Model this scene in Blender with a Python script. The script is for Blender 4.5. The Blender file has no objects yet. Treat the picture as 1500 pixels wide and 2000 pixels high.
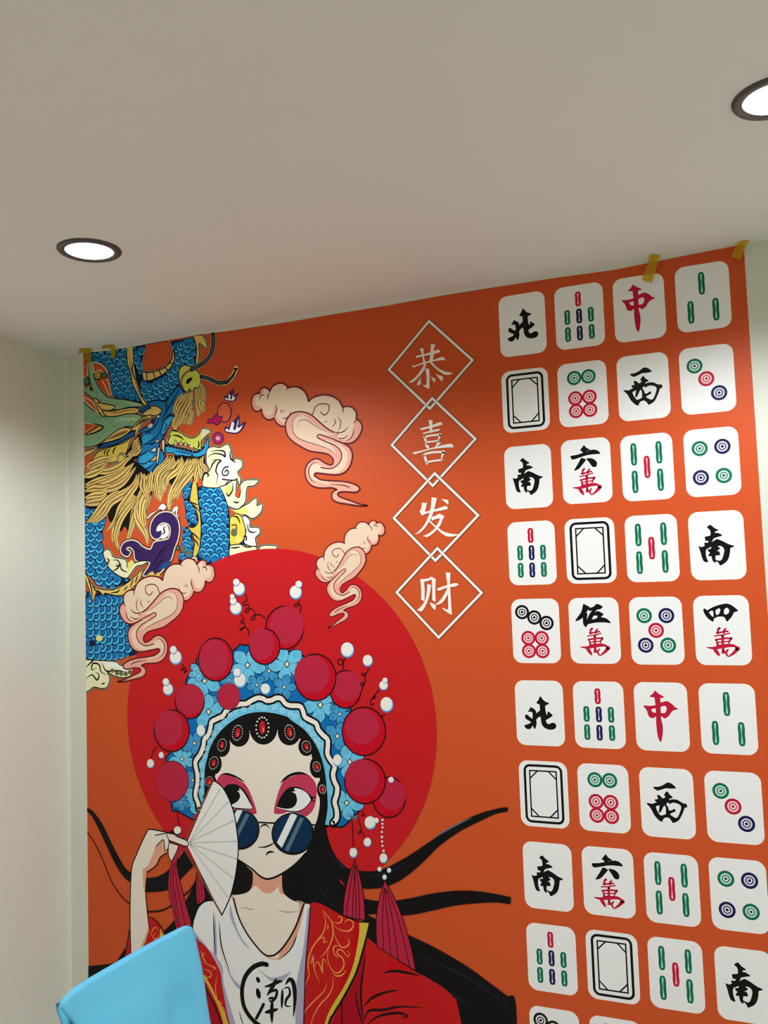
import bpy, math
from mathutils import Vector, Matrix, geometry

# ---------------------------------------------------------------- camera
S = bpy.context.scene
COL = S.collection
cam_d = bpy.data.cameras.new('camera')
cam_d.sensor_fit = 'AUTO'
cam_d.sensor_width = 36.0
cam_d.lens = 30.7960
cam_d.clip_start = 0.02
cam = bpy.data.objects.new('camera', cam_d)
COL.objects.link(cam)
_r, _u, _f = Vector((0.9196,0.3914,-0.0335)), Vector((0.0598,-0.0551,0.9967)), Vector((-0.3883,0.9186,0.0741))
_m = Matrix((_r, _u, -_f)).transposed().to_4x4()
_m.translation = Vector((2.5713,-2.7719,1.7463))
cam.matrix_world = _m
S.camera = cam

# ---------------------------------------------------------------- exposure and light levels
S.view_settings.view_transform = 'Standard'
S.view_settings.look = 'None'
S.view_settings.gamma = 1.0
S.view_settings.use_curve_mapping = False
S.view_settings.exposure = 0.0
LAMP_W = 51.0            # power of each ceiling downlight
LAMP_CONE = 158.0        # degrees, full angle of the recessed beam
LAMP_BLEND = 0.50
LAMP_COL = (0.945, 0.99, 1.06)
GLOW = 6.0             # brightness of the lit diffusers
S.cycles.filter_width = 1.1
S.cycles.max_bounces = 10
S.cycles.diffuse_bounces = 6

ROOM_X, ROOM_Y, ROOM_Z = 5.35, -4.45, 2.70

# ---------------------------------------------------------------- materials
def lin(c):
    c = c / 255.0
    return c / 12.92 if c <= 0.04045 else ((c + 0.055) / 1.055) ** 2.4

def principled(name, rgb, rough=0.5, spec=0.5):
    m = bpy.data.materials.new(name)
    m.use_nodes = True
    b = m.node_tree.nodes['Principled BSDF']
    b.inputs['Base Color'].default_value = (lin(rgb[0]), lin(rgb[1]), lin(rgb[2]), 1)
    b.inputs['Roughness'].default_value = rough
    b.inputs['Specular IOR Level'].default_value = spec
    return m

def plaster(name, rgb, var=0.03, scale=3.0, bump=0.02, rough=0.75):
    m = principled(name, rgb, rough, 0.3)
    nt = m.node_tree; b = nt.nodes['Principled BSDF']
    tc = nt.nodes.new('ShaderNodeTexCoord')
    nz = nt.nodes.new('ShaderNodeTexNoise'); nz.inputs['Scale'].default_value = scale; nz.inputs['Detail'].default_value = 4
    rp = nt.nodes.new('ShaderNodeValToRGB')
    c = [lin(v) for v in rgb]
    rp.color_ramp.elements[0].position = 0.3; rp.color_ramp.elements[1].position = 0.7
    rp.color_ramp.elements[0].color = (c[0]*(1-var), c[1]*(1-var), c[2]*(1-var), 1)
    rp.color_ramp.elements[1].color = (c[0]*(1+var), c[1]*(1+var), c[2]*(1+var), 1)
    nt.links.new(tc.outputs['Object'], nz.inputs['Vector'])
    nt.links.new(nz.outputs['Fac'], rp.inputs['Fac'])
    nt.links.new(rp.outputs['Color'], b.inputs['Base Color'])
    n2 = nt.nodes.new('ShaderNodeTexNoise'); n2.inputs['Scale'].default_value = 140; n2.inputs['Detail'].default_value = 3
    bp = nt.nodes.new('ShaderNodeBump'); bp.inputs['Strength'].default_value = bump; bp.inputs['Distance'].default_value = 0.01
    nt.links.new(tc.outputs['Object'], n2.inputs['Vector'])
    nt.links.new(n2.outputs['Fac'], bp.inputs['Height'])
    nt.links.new(bp.outputs['Normal'], b.inputs['Normal'])
    return m

INK = dict(
    k=(12,10,10), w=(247,246,243), r=(196,24,56), g=(14,112,80), n=(26,24,72),
    lg=(170,228,206), lr=(255,190,192), ln=(205,203,238), lk=(226,226,226),
    c=(240,212,184), p=(240,172,150), m=(96,26,30), q=(112,84,72), i=(250,243,232),
    s=(246,235,218), s2=(250,242,230), sp=(236,168,140), R=(205,26,32), o=(212,86,40), o2=(222,98,54),
    P=(192,36,66), Q=(203,0,34), h=(0,112,190), lb=(112,204,238), mb=(66,160,212), pb=(206,240,250),
    y=(220,196,64), gd=(248,170,82), gd2=(240,180,90), rb=(202,24,24), rr=(205,0,20), rd=(178,0,30), rm=(215,0,18),
    t=(236,200,110), t2=(228,192,118), t3=(246,214,120), td=(140,102,58), db=(8,30,66), d1=(26,126,184), d2=(50,165,214), db2=(16,84,146),
    ds=(24,122,186), dl=(82,198,236), gn=(140,184,142), hl=(172,208,164), hd=(72,120,84), hd2=(104,112,74),
    pu=(58,30,94), yw=(244,240,196), yl=(238,230,120), yg=(226,196,84), yv=(214,220,92), yv2=(240,214,84),
    lv=(182,176,204), br=(134,80,52), nv=(0,46,82), gy=(92,118,134), fl=(214,208,203), fw=(247,245,241),
    ep=(204,60,92), cr=(240,222,180), q2=(66,50,44), wg=(66,94,104), bh=(20,32,60), m2=(42,5,10),
    mg=(190,20,80), mg2=(200,40,90), pk=(236,150,180), pe=(90,140,190))
MATS = {}
def ink(c):
    if c not in MATS:
        MATS[c] = principled('print_ink_' + c, INK[c], 0.45, 0.17)
    return MATS[c]

# ---------------------------------------------------------------- object helpers
def link(o, parent=None):
    COL.objects.link(o)
    if parent is not None:
        o.parent = parent
    return o

def tag(o, label=None, cat=None, group=None, kind=None):
    if label: o['label'] = label
    if cat: o['category'] = cat
    if group: o['group'] = group
    if kind: o['kind'] = kind
    return o

def mesh_obj(name, verts, faces, mats, parent=None, midx=None, smooth=False):
    me = bpy.data.meshes.new(name)
    me.from_pydata([tuple(v) for v in verts], [], faces)
    for m in (mats if isinstance(mats, (list, tuple)) else [mats]):
        me.materials.append(m)
    if midx:
        me.polygons.foreach_set('material_index', midx)
    if smooth:
        me.polygons.foreach_set('use_smooth', [True] * len(me.polygons))
    me.update()
    return link(bpy.data.objects.new(name, me), parent)

def box(name, x0, x1, y0, y1, z0, z1, mat, parent=None):
    v = [(x, y, z) for x in (x0, x1) for y in (y0, y1) for z in (z0, z1)]
    f = [(0,1,3,2), (4,6,7,5), (0,4,5,1), (2,3,7,6), (0,2,6,4), (1,5,7,3)]
    return mesh_obj(name, v, f, mat, parent)

# ---------------------------------------------------------------- room shell
wall_mat = plaster('painted_wall', (222, 223, 208), 0.015, 2.0, 0.05)
ceil_mat = plaster('painted_ceiling', (232, 232, 226), 0.012, 1.6, 0.04)
floor_mat = plaster('pale_floor', (205, 200, 192), 0.05, 6.0, 0.0, 0.4)
trim_mat = plaster('corner_bead_paint', (226, 222, 202), 0.01, 2.0, 0.0)
T = 0.12
tag(box('wall_back', -T, ROOM_X + T, 0, T, 0, ROOM_Z, wall_mat), 'cream painted wall behind the orange mural', 'wall', kind='structure')
tag(box('wall_left', -T, 0, ROOM_Y, 0, 0, ROOM_Z, wall_mat), 'cream painted side wall at the left of the mural', 'wall', kind='structure')
tag(box('wall_right', ROOM_X, ROOM_X + T, ROOM_Y, 0, 0, ROOM_Z, wall_mat), 'cream painted wall far to the right', 'wall', kind='structure')
tag(box('wall_front', -T, ROOM_X + T, ROOM_Y - T, ROOM_Y, 0, ROOM_Z, wall_mat), 'cream painted wall facing the mural', 'wall', kind='structure')
tag(box('ceiling', -T, ROOM_X + T, ROOM_Y - T, T, ROOM_Z, ROOM_Z + 0.1, ceil_mat), 'off-white painted ceiling with recessed downlights', 'ceiling', kind='structure')
tag(box('floor', -T, ROOM_X + T, ROOM_Y - T, T, -0.1, 0, floor_mat), 'pale smooth floor of the room', 'floor', kind='structure')
# thin bead of filler down the inner corner
n = 8
bv, bf = [], []
for i in range(n + 1):
    a = i / n * math.pi / 2
    x, y = 0.011 * (1 - math.sin(a)), -0.011 * (1 - math.cos(a))
    bv += [(x, y, 0.0), (x, y, ROOM_Z)]
for i in range(n):
    bf.append((2*i, 2*i+2, 2*i+3, 2*i+1))
tag(mesh_obj('trim_1', bv, bf, trim_mat, smooth=True), 'thin painted bead down the inner wall corner', 'trim', kind='structure')

# ---------------------------------------------------------------- downlights
rim_mat = principled('smoked_metal_rim', (92, 84, 84), 0.38, 0.5)
rim_mat.node_tree.nodes['Principled BSDF'].inputs['Metallic'].default_value = 0.7
glow_mat = bpy.data.materials.new('lit_diffuser'); glow_mat.use_nodes = True
_b = glow_mat.node_tree.nodes['Principled BSDF']
_b.inputs['Base Color'].default_value = (0.9, 0.9, 0.9, 1)
_b.inputs['Emission Color'].default_value = (0.97, 0.99, 1.0, 1)
_b.inputs['Emission Strength'].default_value = GLOW

def lathe(prof, n=64):
    v, f = [], []
    k = len(prof)
    for i in range(n):
        a = 2 * math.pi * i / n
        for r, z in prof:
            v.append((r * math.cos(a), r * math.sin(a), z))
    for i in range(n):
        j = (i + 1) % n
        for p in range(k - 1):
            f.append((i*k+p, i*k+p+1, j*k+p+1, j*k+p))
    return v, f

def downlight(x, y, label):
    e = link(bpy.data.objects.new('downlight', None))
    e.location = (x, y, ROOM_Z); e.empty_display_size = 0.05
    tag(e, label, 'ceiling light', 'recessed ceiling downlights')
    v, f = lathe([(0.066, 0.0), (0.066, -0.004), (0.069, -0.0065), (0.078, -0.0075), (0.0845, -0.006), (0.088, -0.002), (0.088, 0.0)])
    mesh_obj('trim_ring', v, f, rim_mat, e, smooth=True)
    v, f = lathe([(0.0, -0.0045), (0.05, -0.0045), (0.0655, -0.0038), (0.0655, 0.0)])
    d = mesh_obj('diffuser', v, f, glow_mat, e, smooth=True)
    d['label'] = 'glowing white diffuser disc'
    ld = bpy.data.lights.new('lamp', 'SPOT')
    ld.energy = LAMP_W; ld.color = LAMP_COL; ld.shadow_soft_size = 0.05
    ld.spot_size = math.radians(LAMP_CONE); ld.spot_blend = LAMP_BLEND
    lo = bpy.data.objects.new('lamp', ld); link(lo, e); lo.location = (0, 0, -0.055)
    return e

LY = -0.856
downlight(0.881, LY, 'lit round downlight with dark metal rim, above the dragon side of the mural')
downlight(2.666, LY, 'lit round downlight with brown metal rim, cut by the right edge of the photo')
for x, y, w in ((4.451, LY, 'added out of view as fill, near the right wall in the row along the mural'), (2.666, LY - 1.95, 'added out of view as fill, above the camera')):  # two unseen downlights, added to fill the room with light
    downlight(x, y, 'lit round downlight ' + w)

# ---------------------------------------------------------------- drawing flat printed shapes on the mural
# Shapes are in half millimetres from the sheet's lower left corner, x right, y up.
# F fill, Z closed line, L/T/t/l lines (even, tapered at both ends / end / start), E ellipse; '/' marks a sharp corner.
U = 0.0005
STEP = 0.0000014
class Ink:
    level = 200
    clip = True
    def __init__(self):
        self.v = []; self.f = []; self.m = []; self.mats = []
    def mi(self, c):
        if c not in self.mats: self.mats.append(c)
        return self.mats.index(c)
    def up(self): Ink.level += 1
    def add(self, pts, tris, c):
        if Ink.clip:   # the print ends where the sheet was cut
            pts = [(max(0.0, p[0]), max(0.0, min(p[1], sheet_top(p[0])))) for p in pts]
        y = -Ink.level * STEP
        o = len(self.v); k = self.mi(c)
        self.v += [(p[0] * U, y, p[1] * U) for p in pts]
        for t in tris:
            a, b, d = (pts[i] for i in t)
            if (b[0]-a[0])*(d[1]-a[1]) - (b[1]-a[1])*(d[0]-a[0]) < 0: t = (t[0], t[2], t[1])
            self.f.append(tuple(o + i for i in t)); self.m.append(k)
    def fill(self, c, pts):
        if len(pts) < 3: return
        self.up()
        tr = geometry.tessellate_polygon([[Vector((p[0], p[1], 0)) for p in pts]])
        self.add(pts, tr, c)
    def strip(self, c, pts, ws, closed=False, up=True):
        if up: self.up()
        n = len(pts); P = []; tris = []
        for i in range(n):
            a = pts[i-1] if (i or closed) else pts[i]
            b = pts[(i+1) % n] if (i < n-1 or closed) else pts[i]
            dx, dy = b[0]-a[0], b[1]-a[1]; d = math.hypot(dx, dy) or 1
            w = ws[i] / 2
            P += [(pts[i][0] - dy/d*w, pts[i][1] + dx/d*w), (pts[i][0] + dy/d*w, pts[i][1] - dx/d*w)]
        for i in range(n if closed else n-1):
            j = (i+1) % n
            tris += [(2*i, 2*j, 2*j+1), (2*i, 2*j+1, 2*i+1)]
        self.add(P, tris, c)
        if not closed:
            for q, w in ((pts[0], ws[0]), (pts[-1], ws[-1])):
                if w > 1.2:
                    self.disc(c, q, (w/2, 0), (0, w/2), 12, False)
    def disc(self, c, q, u, v, n=40, up=True):
        if up: self.up()
        P = [(q[0] + u[0]*math.cos(a) + v[0]*math.sin(a), q[1] + u[1]*math.cos(a) + v[1]*math.sin(a)) for a in (2*math.pi*i/n for i in range(n))]
        self.add(P, [(0, i, i+1) for i in range(1, n-1)], c)
        return P
    def ring(self, c, q, u, v, w, n=40):
        P = [(q[0] + u[0]*math.cos(a) + v[0]*math.sin(a), q[1] + u[1]*math.cos(a) + v[1]*math.sin(a)) for a in (2*math.pi*i/n for i in range(n))]
        self.strip(c, P, [w]*n, True)
    def obj(self, name, parent):
        if not self.f: return None
        return mesh_obj(name, self.v, self.f, [ink(c) for c in self.mats], parent, self.m)

def pt(s):
    x, y = s.lstrip('/').split(','); return (float(x), float(y))

def spline(p0, p1, p2, p3, n):
    out = []
    for i in range(n):
        t = i / n; t2 = t*t; t3 = t2*t
        out.append(tuple(0.5*((2*p1[k]) + (-p0[k]+p2[k])*t + (2*p0[k]-5*p1[k]+4*p2[k]-p3[k])*t2 + (-p0[k]+3*p1[k]-3*p2[k]+p3[k])*t3) for k in (0, 1)))
    return out

def curve(toks, closed, n=6):
    P = [pt(t) for t in toks]; C = [t[0] == '/' for t in toks]; N = len(P)
    out = []
    for i in range(N if closed else N-1):
        j = (i+1) % N
        if C[i] and C[j]:
            out.append(P[i]); continue
        a = P[i] if (C[i] or (not closed and i == 0)) else P[i-1]
        b = P[j] if (C[j] or (not closed and j == N-1)) else P[(j+1) % N]
        out += spline(a, P[i], P[j], b, n)
    if not closed: out.append(P[-1])
    return out

def inside(p, poly):
    r = False; n = len(poly)
    for i in range(n):
        a, b = poly[i], poly[i-1]
        if (a[1] > p[1]) != (b[1] > p[1]) and p[0] < (b[0]-a[0])*(p[1]-a[1])/(b[1]-a[1]) + a[0]: r = not r
    return r

def edge_dist(p, poly):
    best = 1e9
    for i in range(len(poly)):
        a, b = poly[i-1], poly[i]
        dx, dy = b[0]-a[0], b[1]-a[1]; L = dx*dx+dy*dy or 1
        t = max(0, min(1, ((p[0]-a[0])*dx+(p[1]-a[1])*dy)/L))
        best = min(best, math.hypot(p[0]-a[0]-t*dx, p[1]-a[1]-t*dy))
    return best

def scales(I, size, rot, poly):
    # overlapping scales, their rounded edges turned by rot degrees from pointing up
    I.fill('db', poly)
    a = math.radians(rot); ca, sa = math.cos(a), math.sin(a)
    loc = lambda p: (p[0]*ca + p[1]*sa, -p[0]*sa + p[1]*ca)
    glob = lambda x, y: (x*ca - y*sa, x*sa + y*ca)
    L = [loc(p) for p in poly]
    x0, x1 = min(p[0] for p in L), max(p[0] for p in L); y0, y1 = min(p[1] for p in L), max(p[1] for p in L)
    r = 0; y = y1 + size*0.2
    while y > y0 - size*0.4:
        row = []
        x = x0 - size*0.5 + (size/2 if r % 2 else 0); k = 0
        while x < x1 + size:
            jx = size*0.07*math.sin(7.1*r + 3.3*k); jy = size*0.07*math.cos(5.7*r + 2.9*k)
            q = (x + jx, y + jy); g = glob(*q)
            if inside(g, poly):
                d = edge_dist(g, poly)
                if d > size*0.12: row.append((q, min(1, d/(size*0.50) + 0.12), r*13 + k*7))
            x += size; k += 1
        for lay in range(4):
            I.up()
            for q, g, h in row:
                R = size*0.60*g
                def arc(f, dy, n, s):
                    return [glob(q[0] + R*f*math.cos(math.pi*(s + (1-2*s)*i/n)), q[1] + R*dy + R*f*math.sin(math.pi*(s + (1-2*s)*i/n))) for i in range(n+1)]
                if lay == 0: I.disc('db', glob(*q), (R, 0), (0, R), 14, False)
                elif lay == 1: I.disc('ds', glob(*q), (R*0.87, 0), (0, R*0.87), 14, False)
                elif lay == 2: I.strip('dl', arc(0.70, 0, 10, 0.06), [R*0.30*(0.35 + 0.65*math.sin(math.pi*i/10)) for i in range(11)], False, False)
                else:
                    I.strip('db', arc(0.40, -0.02, 8, 0.02), [R*0.10]*9, False, False)
                    if h % 9 == 0 and g > 0.7: I.disc('cr', glob(q[0], q[1] - R*0.12), (size*0.08, 0), (0, size*0.09), 8, False)
        y -= size*0.50; r += 1

def spiral(I, c, size, p):
    w = size*0.62
    P = [(-w, -w), (-w, w), (w, w), (w, -w*0.6), (-w*0.35, -w*0.6), (-w*0.35, w*0.35), (w*0.4, w*0.35)]
    I.strip(c, [(p[0]+a, p[1]+b) for a, b in P], [size*0.21]*len(P), False, False)

def run(I, text):
    for ln in text.strip().split('\n'):
        a = ln.split(); op, c = a[0], a[1]
        if op == 'F': I.fill(c, curve(a[2:], True))
        elif op == 'Z':
            P = curve(a[3:], True); I.strip(c, P, [float(a[2])]*len(P), True)
        elif op in 'LTtl' and len(op) == 1:
            P = curve(a[3:], False); n = len(P); w = float(a[2])
            if op == 'L': W = [w]*n
            elif op == 'T': W = [w*max(0.04, math.sin(math.pi*i/(n-1))**0.75) for i in range(n)]
            elif op == 't': W = [w*max(0.04, (1 - i/(n-1))**0.6) for i in range(n)]
            else: W = [w*(0.35 + 0.65*i/(n-1)) for i in range(n)]
            I.strip(c, P, W)
        elif op == 'E': I.disc(c, pt(a[2]), pt(a[3]), pt(a[4]))
        elif op == 'X':
            I.up(); r = float(a[2])/2
            for s in a[3:]: I.disc(c, pt(s), (r, 0), (0, r), 10, False)
        elif op == 'M':
            I.up()
            for s in a[3:]: spiral(I, c, float(a[2]), pt(s))
        elif op == 'Y': scales(I, float(a[1]), float(a[2]), curve(a[3:], True))
        elif op == 'd':
            q = [pt(s) for s in a[3:]]; w = float(a[2])
            I.strip('q', [q[0], q[1], q[2], q[3]], [w*1.75*1.1]*4, True); mitre(I, 'q', q, w*1.5); mitre(I, c, q, w)
        elif op in 'BV':
            q, u, v = pt(a[1]), pt(a[2]), pt(a[3]); k = [float(x) for x in a[4:]]
            ax = lambda s, t: ((u[0]*s, u[1]*s), (v[0]*t, v[1]*t))
            if op == 'B':
                q2 = (q[0] + u[0]*k[2] + v[0]*k[3], q[1] + u[1]*k[2] + v[1]*k[3])
                I.disc('m2', q, *ax(k[0], k[1]), 64); I.disc('Q', (q[0], q[1]), *ax(k[0]-12, k[1]-14), 64)
                I.disc('P', q2, *ax(k[4], k[5]), 64)
            else:
                I.disc('pe', q, *ax(k[0], k[1])); q2 = (q[0] - u[0]*k[0]*.06 - v[0]*k[1]*.1, q[1] - u[1]*k[0]*.06 - v[1]*k[1]*.1)
                I.disc('pb', q2, *ax(k[0]*.93, k[1]*.9)); q3 = (q[0] - u[0]*k[0]*.12 - v[0]*k[1]*.18, q[1] - u[1]*k[0]*.12 - v[1]*k[1]*.18)
                I.disc('s2', q3, *ax(k[0]*.8, k[1]*.76))
        elif op == 'J':
            q, u, v = pt(a[2]), pt(a[3]), pt(a[4]); rx, ry, ox, oy, n, dr, rot = [float(x) for x in a[5:]]
            t = math.radians(rot); ct, st = math.cos(t), math.sin(t)
            U2 = (u[0]*ct + v[0]*st, u[1]*ct + v[1]*st); V2 = (v[0]*ct - u[0]*st, v[1]*ct - u[1]*st)
            I.up()
            for i in range(int(n)):
                b = 2*math.pi*i/n; x, y = ox*math.cos(b), oy*math.sin(b)
                I.disc('w', (q[0]+U2[0]*x+V2[0]*y, q[1]+U2[1]*x+V2[1]*y), (u[0]*dr, u[1]*dr), (v[0]*dr, v[1]*dr), 8, False)
            I.disc('m2', q, (U2[0]*(rx+8), U2[1]*(rx+8)), (V2[0]*(ry+9), V2[1]*(ry+9)))
            I.disc('R', q, (U2[0]*rx, U2[1]*rx), (V2[0]*ry, V2[1]*ry))
            I.disc('p', (q[0]+U2[0]*rx*.3+V2[0]*ry*.3, q[1]+U2[1]*rx*.3+V2[1]*ry*.3), (U2[0]*rx*.2, U2[1]*rx*.2), (V2[0]*ry*.35, V2[1]*ry*.35))
        elif op == 'W':
            q, u, v = pt(a[2]), pt(a[3]), pt(a[4]); r, rot = float(a[5]), float(a[6])
            def P2(x, y): return (q[0]+u[0]*x+v[0]*y, q[1]+u[1]*x+v[1]*y)
            out = []
            for i in range(100):
                b = 2*math.pi*i/100; k = abs(math.cos(2.5*b)); rr = 1.06*r*(0.46 + 0.54*k**0.5 + (0.07*k**14))
                out.append(P2(rr*math.cos(b+rot), rr*math.sin(b+rot)))
            I.fill(c, out); I.strip('db', out, [4.6]*100, True)
            I.up()
            for pe in range(5):
                b = 2*math.pi*pe/5 + rot + (math.pi if False else 0)
                for db, s0, s1 in ((-0.28, .55, .93), (-0.12, .62, .98), (0.06, .6, 1.0), (0.22, .58, .95)):
                    I.strip('db2', [P2(r*s0*math.cos(b+db*.6), r*s0*math.sin(b+db*.6)), P2(r*s1*math.cos(b+db), r*s1*math.sin(b+db))], [1.6, 2.2], False, False)
                b += math.pi/5
                I.strip('db2', [P2(r*.2*math.cos(b), r*.2*math.sin(b)), P2(r*.45*math.cos(b), r*.45*math.sin(b))], [1.5, 3], False, False)
            I.fill('db', [P2(-.2*r, 0), P2(0, -.24*r), P2(.2*r, 0), P2(0, .24*r)]); I.fill('yw', [P2(-.13*r, 0), P2(0, -.16*r), P2(.13*r, 0), P2(0, .16*r)])
        elif op == 'K':       # one bamboo stick
            q = pt(a[2]); h = float(a[5]) * (-pt(a[4])[1]); light = 'l' + c
            w = 0.057*370
            def body(gx, gy):
                n = 40; out = []
                for i in range(n):
                    t = 2*math.pi*i/n; y = math.sin(t); s = 1 - 0.22*math.exp(-(y*y)/0.10) + 0.04*math.cos(5*y)
                    x = math.copysign(abs(math.cos(t))**0.55, math.cos(t))
                    out.append((q[0] + x*(w - gx)*s, q[1] + math.copysign(abs(y)**0.8, y)*(h/2 - gy)))
                return out
            I.fill(c, body(0, 0))
            n = 28; out = []
            for i in range(n):
                t = 2*math.pi*i/n; y = math.sin(t); s = 0.26 + 0.74*abs(y)**1.6 if abs(y) < 0.86 else 0.26 + 0.74*0.86**1.6*math.sqrt(max(0, (1-abs(y))/0.14))
                x = 1 if math.cos(t) >= 0 else -1
                out.append((q[0] + x*w*0.32*s*(1 if abs(y) < .999 else 0), q[1] + y*(h/2 - w*0.55)))
            I.fill(light, out)
        elif op == 'D':       # one ringed dot
            q = pt(a[2]); r = 0.120*370; light = 'l' + c
            for cc, k in ((c, 1.03), (light, .71), ('w', .58), (c, .50), ('w', .36), (c, .19)):
                I.disc(cc, q, (r*k, 0), (0, r*k))

def mitre(I, c, q, w):
    n = len(q); cx, cy = sum(p[0] for p in q)/n, sum(p[1] for p in q)/n
    A, B = [], []
    for i in range(n):
        d = math.hypot(q[i][0]-cx, q[i][1]-cy); k = w/2*1.414/d
        A.append((q[i][0] + (q[i][0]-cx)*k, q[i][1] + (q[i][1]-cy)*k)); B.append((q[i][0] - (q[i][0]-cx)*k, q[i][1] - (q[i][1]-cy)*k))
    I.up(); P = A + B; tris = []
    for i in range(n):
        j = (i+1) % n; tris += [(i, j, n+j), (i, n+j, n+i)]
    I.add(P, tris, c)

# ---------------------------------------------------------------- the mural
mural = link(bpy.data.objects.new('wall_mural', None))
mural.location = (0.0913, 0.0, 0.100)
tag(mural, 'orange printed wall mural of an opera singer, dragon and rows of mahjong tiles', 'mural')

# the sheet: a thin panel, its front face carries the background print
_q = [pt(s) for s in '0,0 4999,0 4999,5189 4953,5195 4703,5188 4401,5176 4245,5170 3890,5180 3411,5185 3086,5187 2669,5180 2270,5181 1893,5179 1409,5185 1085,5195 798,5190 501,5186 276,5183 0,5199'.split()]
_n = len(_q)
_tr = geometry.tessellate_polygon([[Vector((p[0], p[1], 0)) for p in _q]])
_fy = -200 * STEP
_v = [(p[0]*U, _fy, p[1]*U) for p in _q] + [(p[0]*U, -0.00005, p[1]*U) for p in _q]
_fc = []
for t in _tr:
    A_, B_, D_ = (_q[i] for i in t)
    if (B_[0]-A_[0])*(D_[1]-A_[1]) - (B_[1]-A_[1])*(D_[0]-A_[0]) < 0: t = (t[0], t[2], t[1])
    _fc.append(tuple(t)); _fc.append(tuple(i + _n for i in reversed(t)))
for i in range(_n):
    j = (i+1) % _n; _fc.append((i, i+_n, j+_n, j))
sheet = mesh_obj('backing_sheet', _v, _fc, ink('o'), mural)
sheet['label'] = 'plain orange background sheet'

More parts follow.
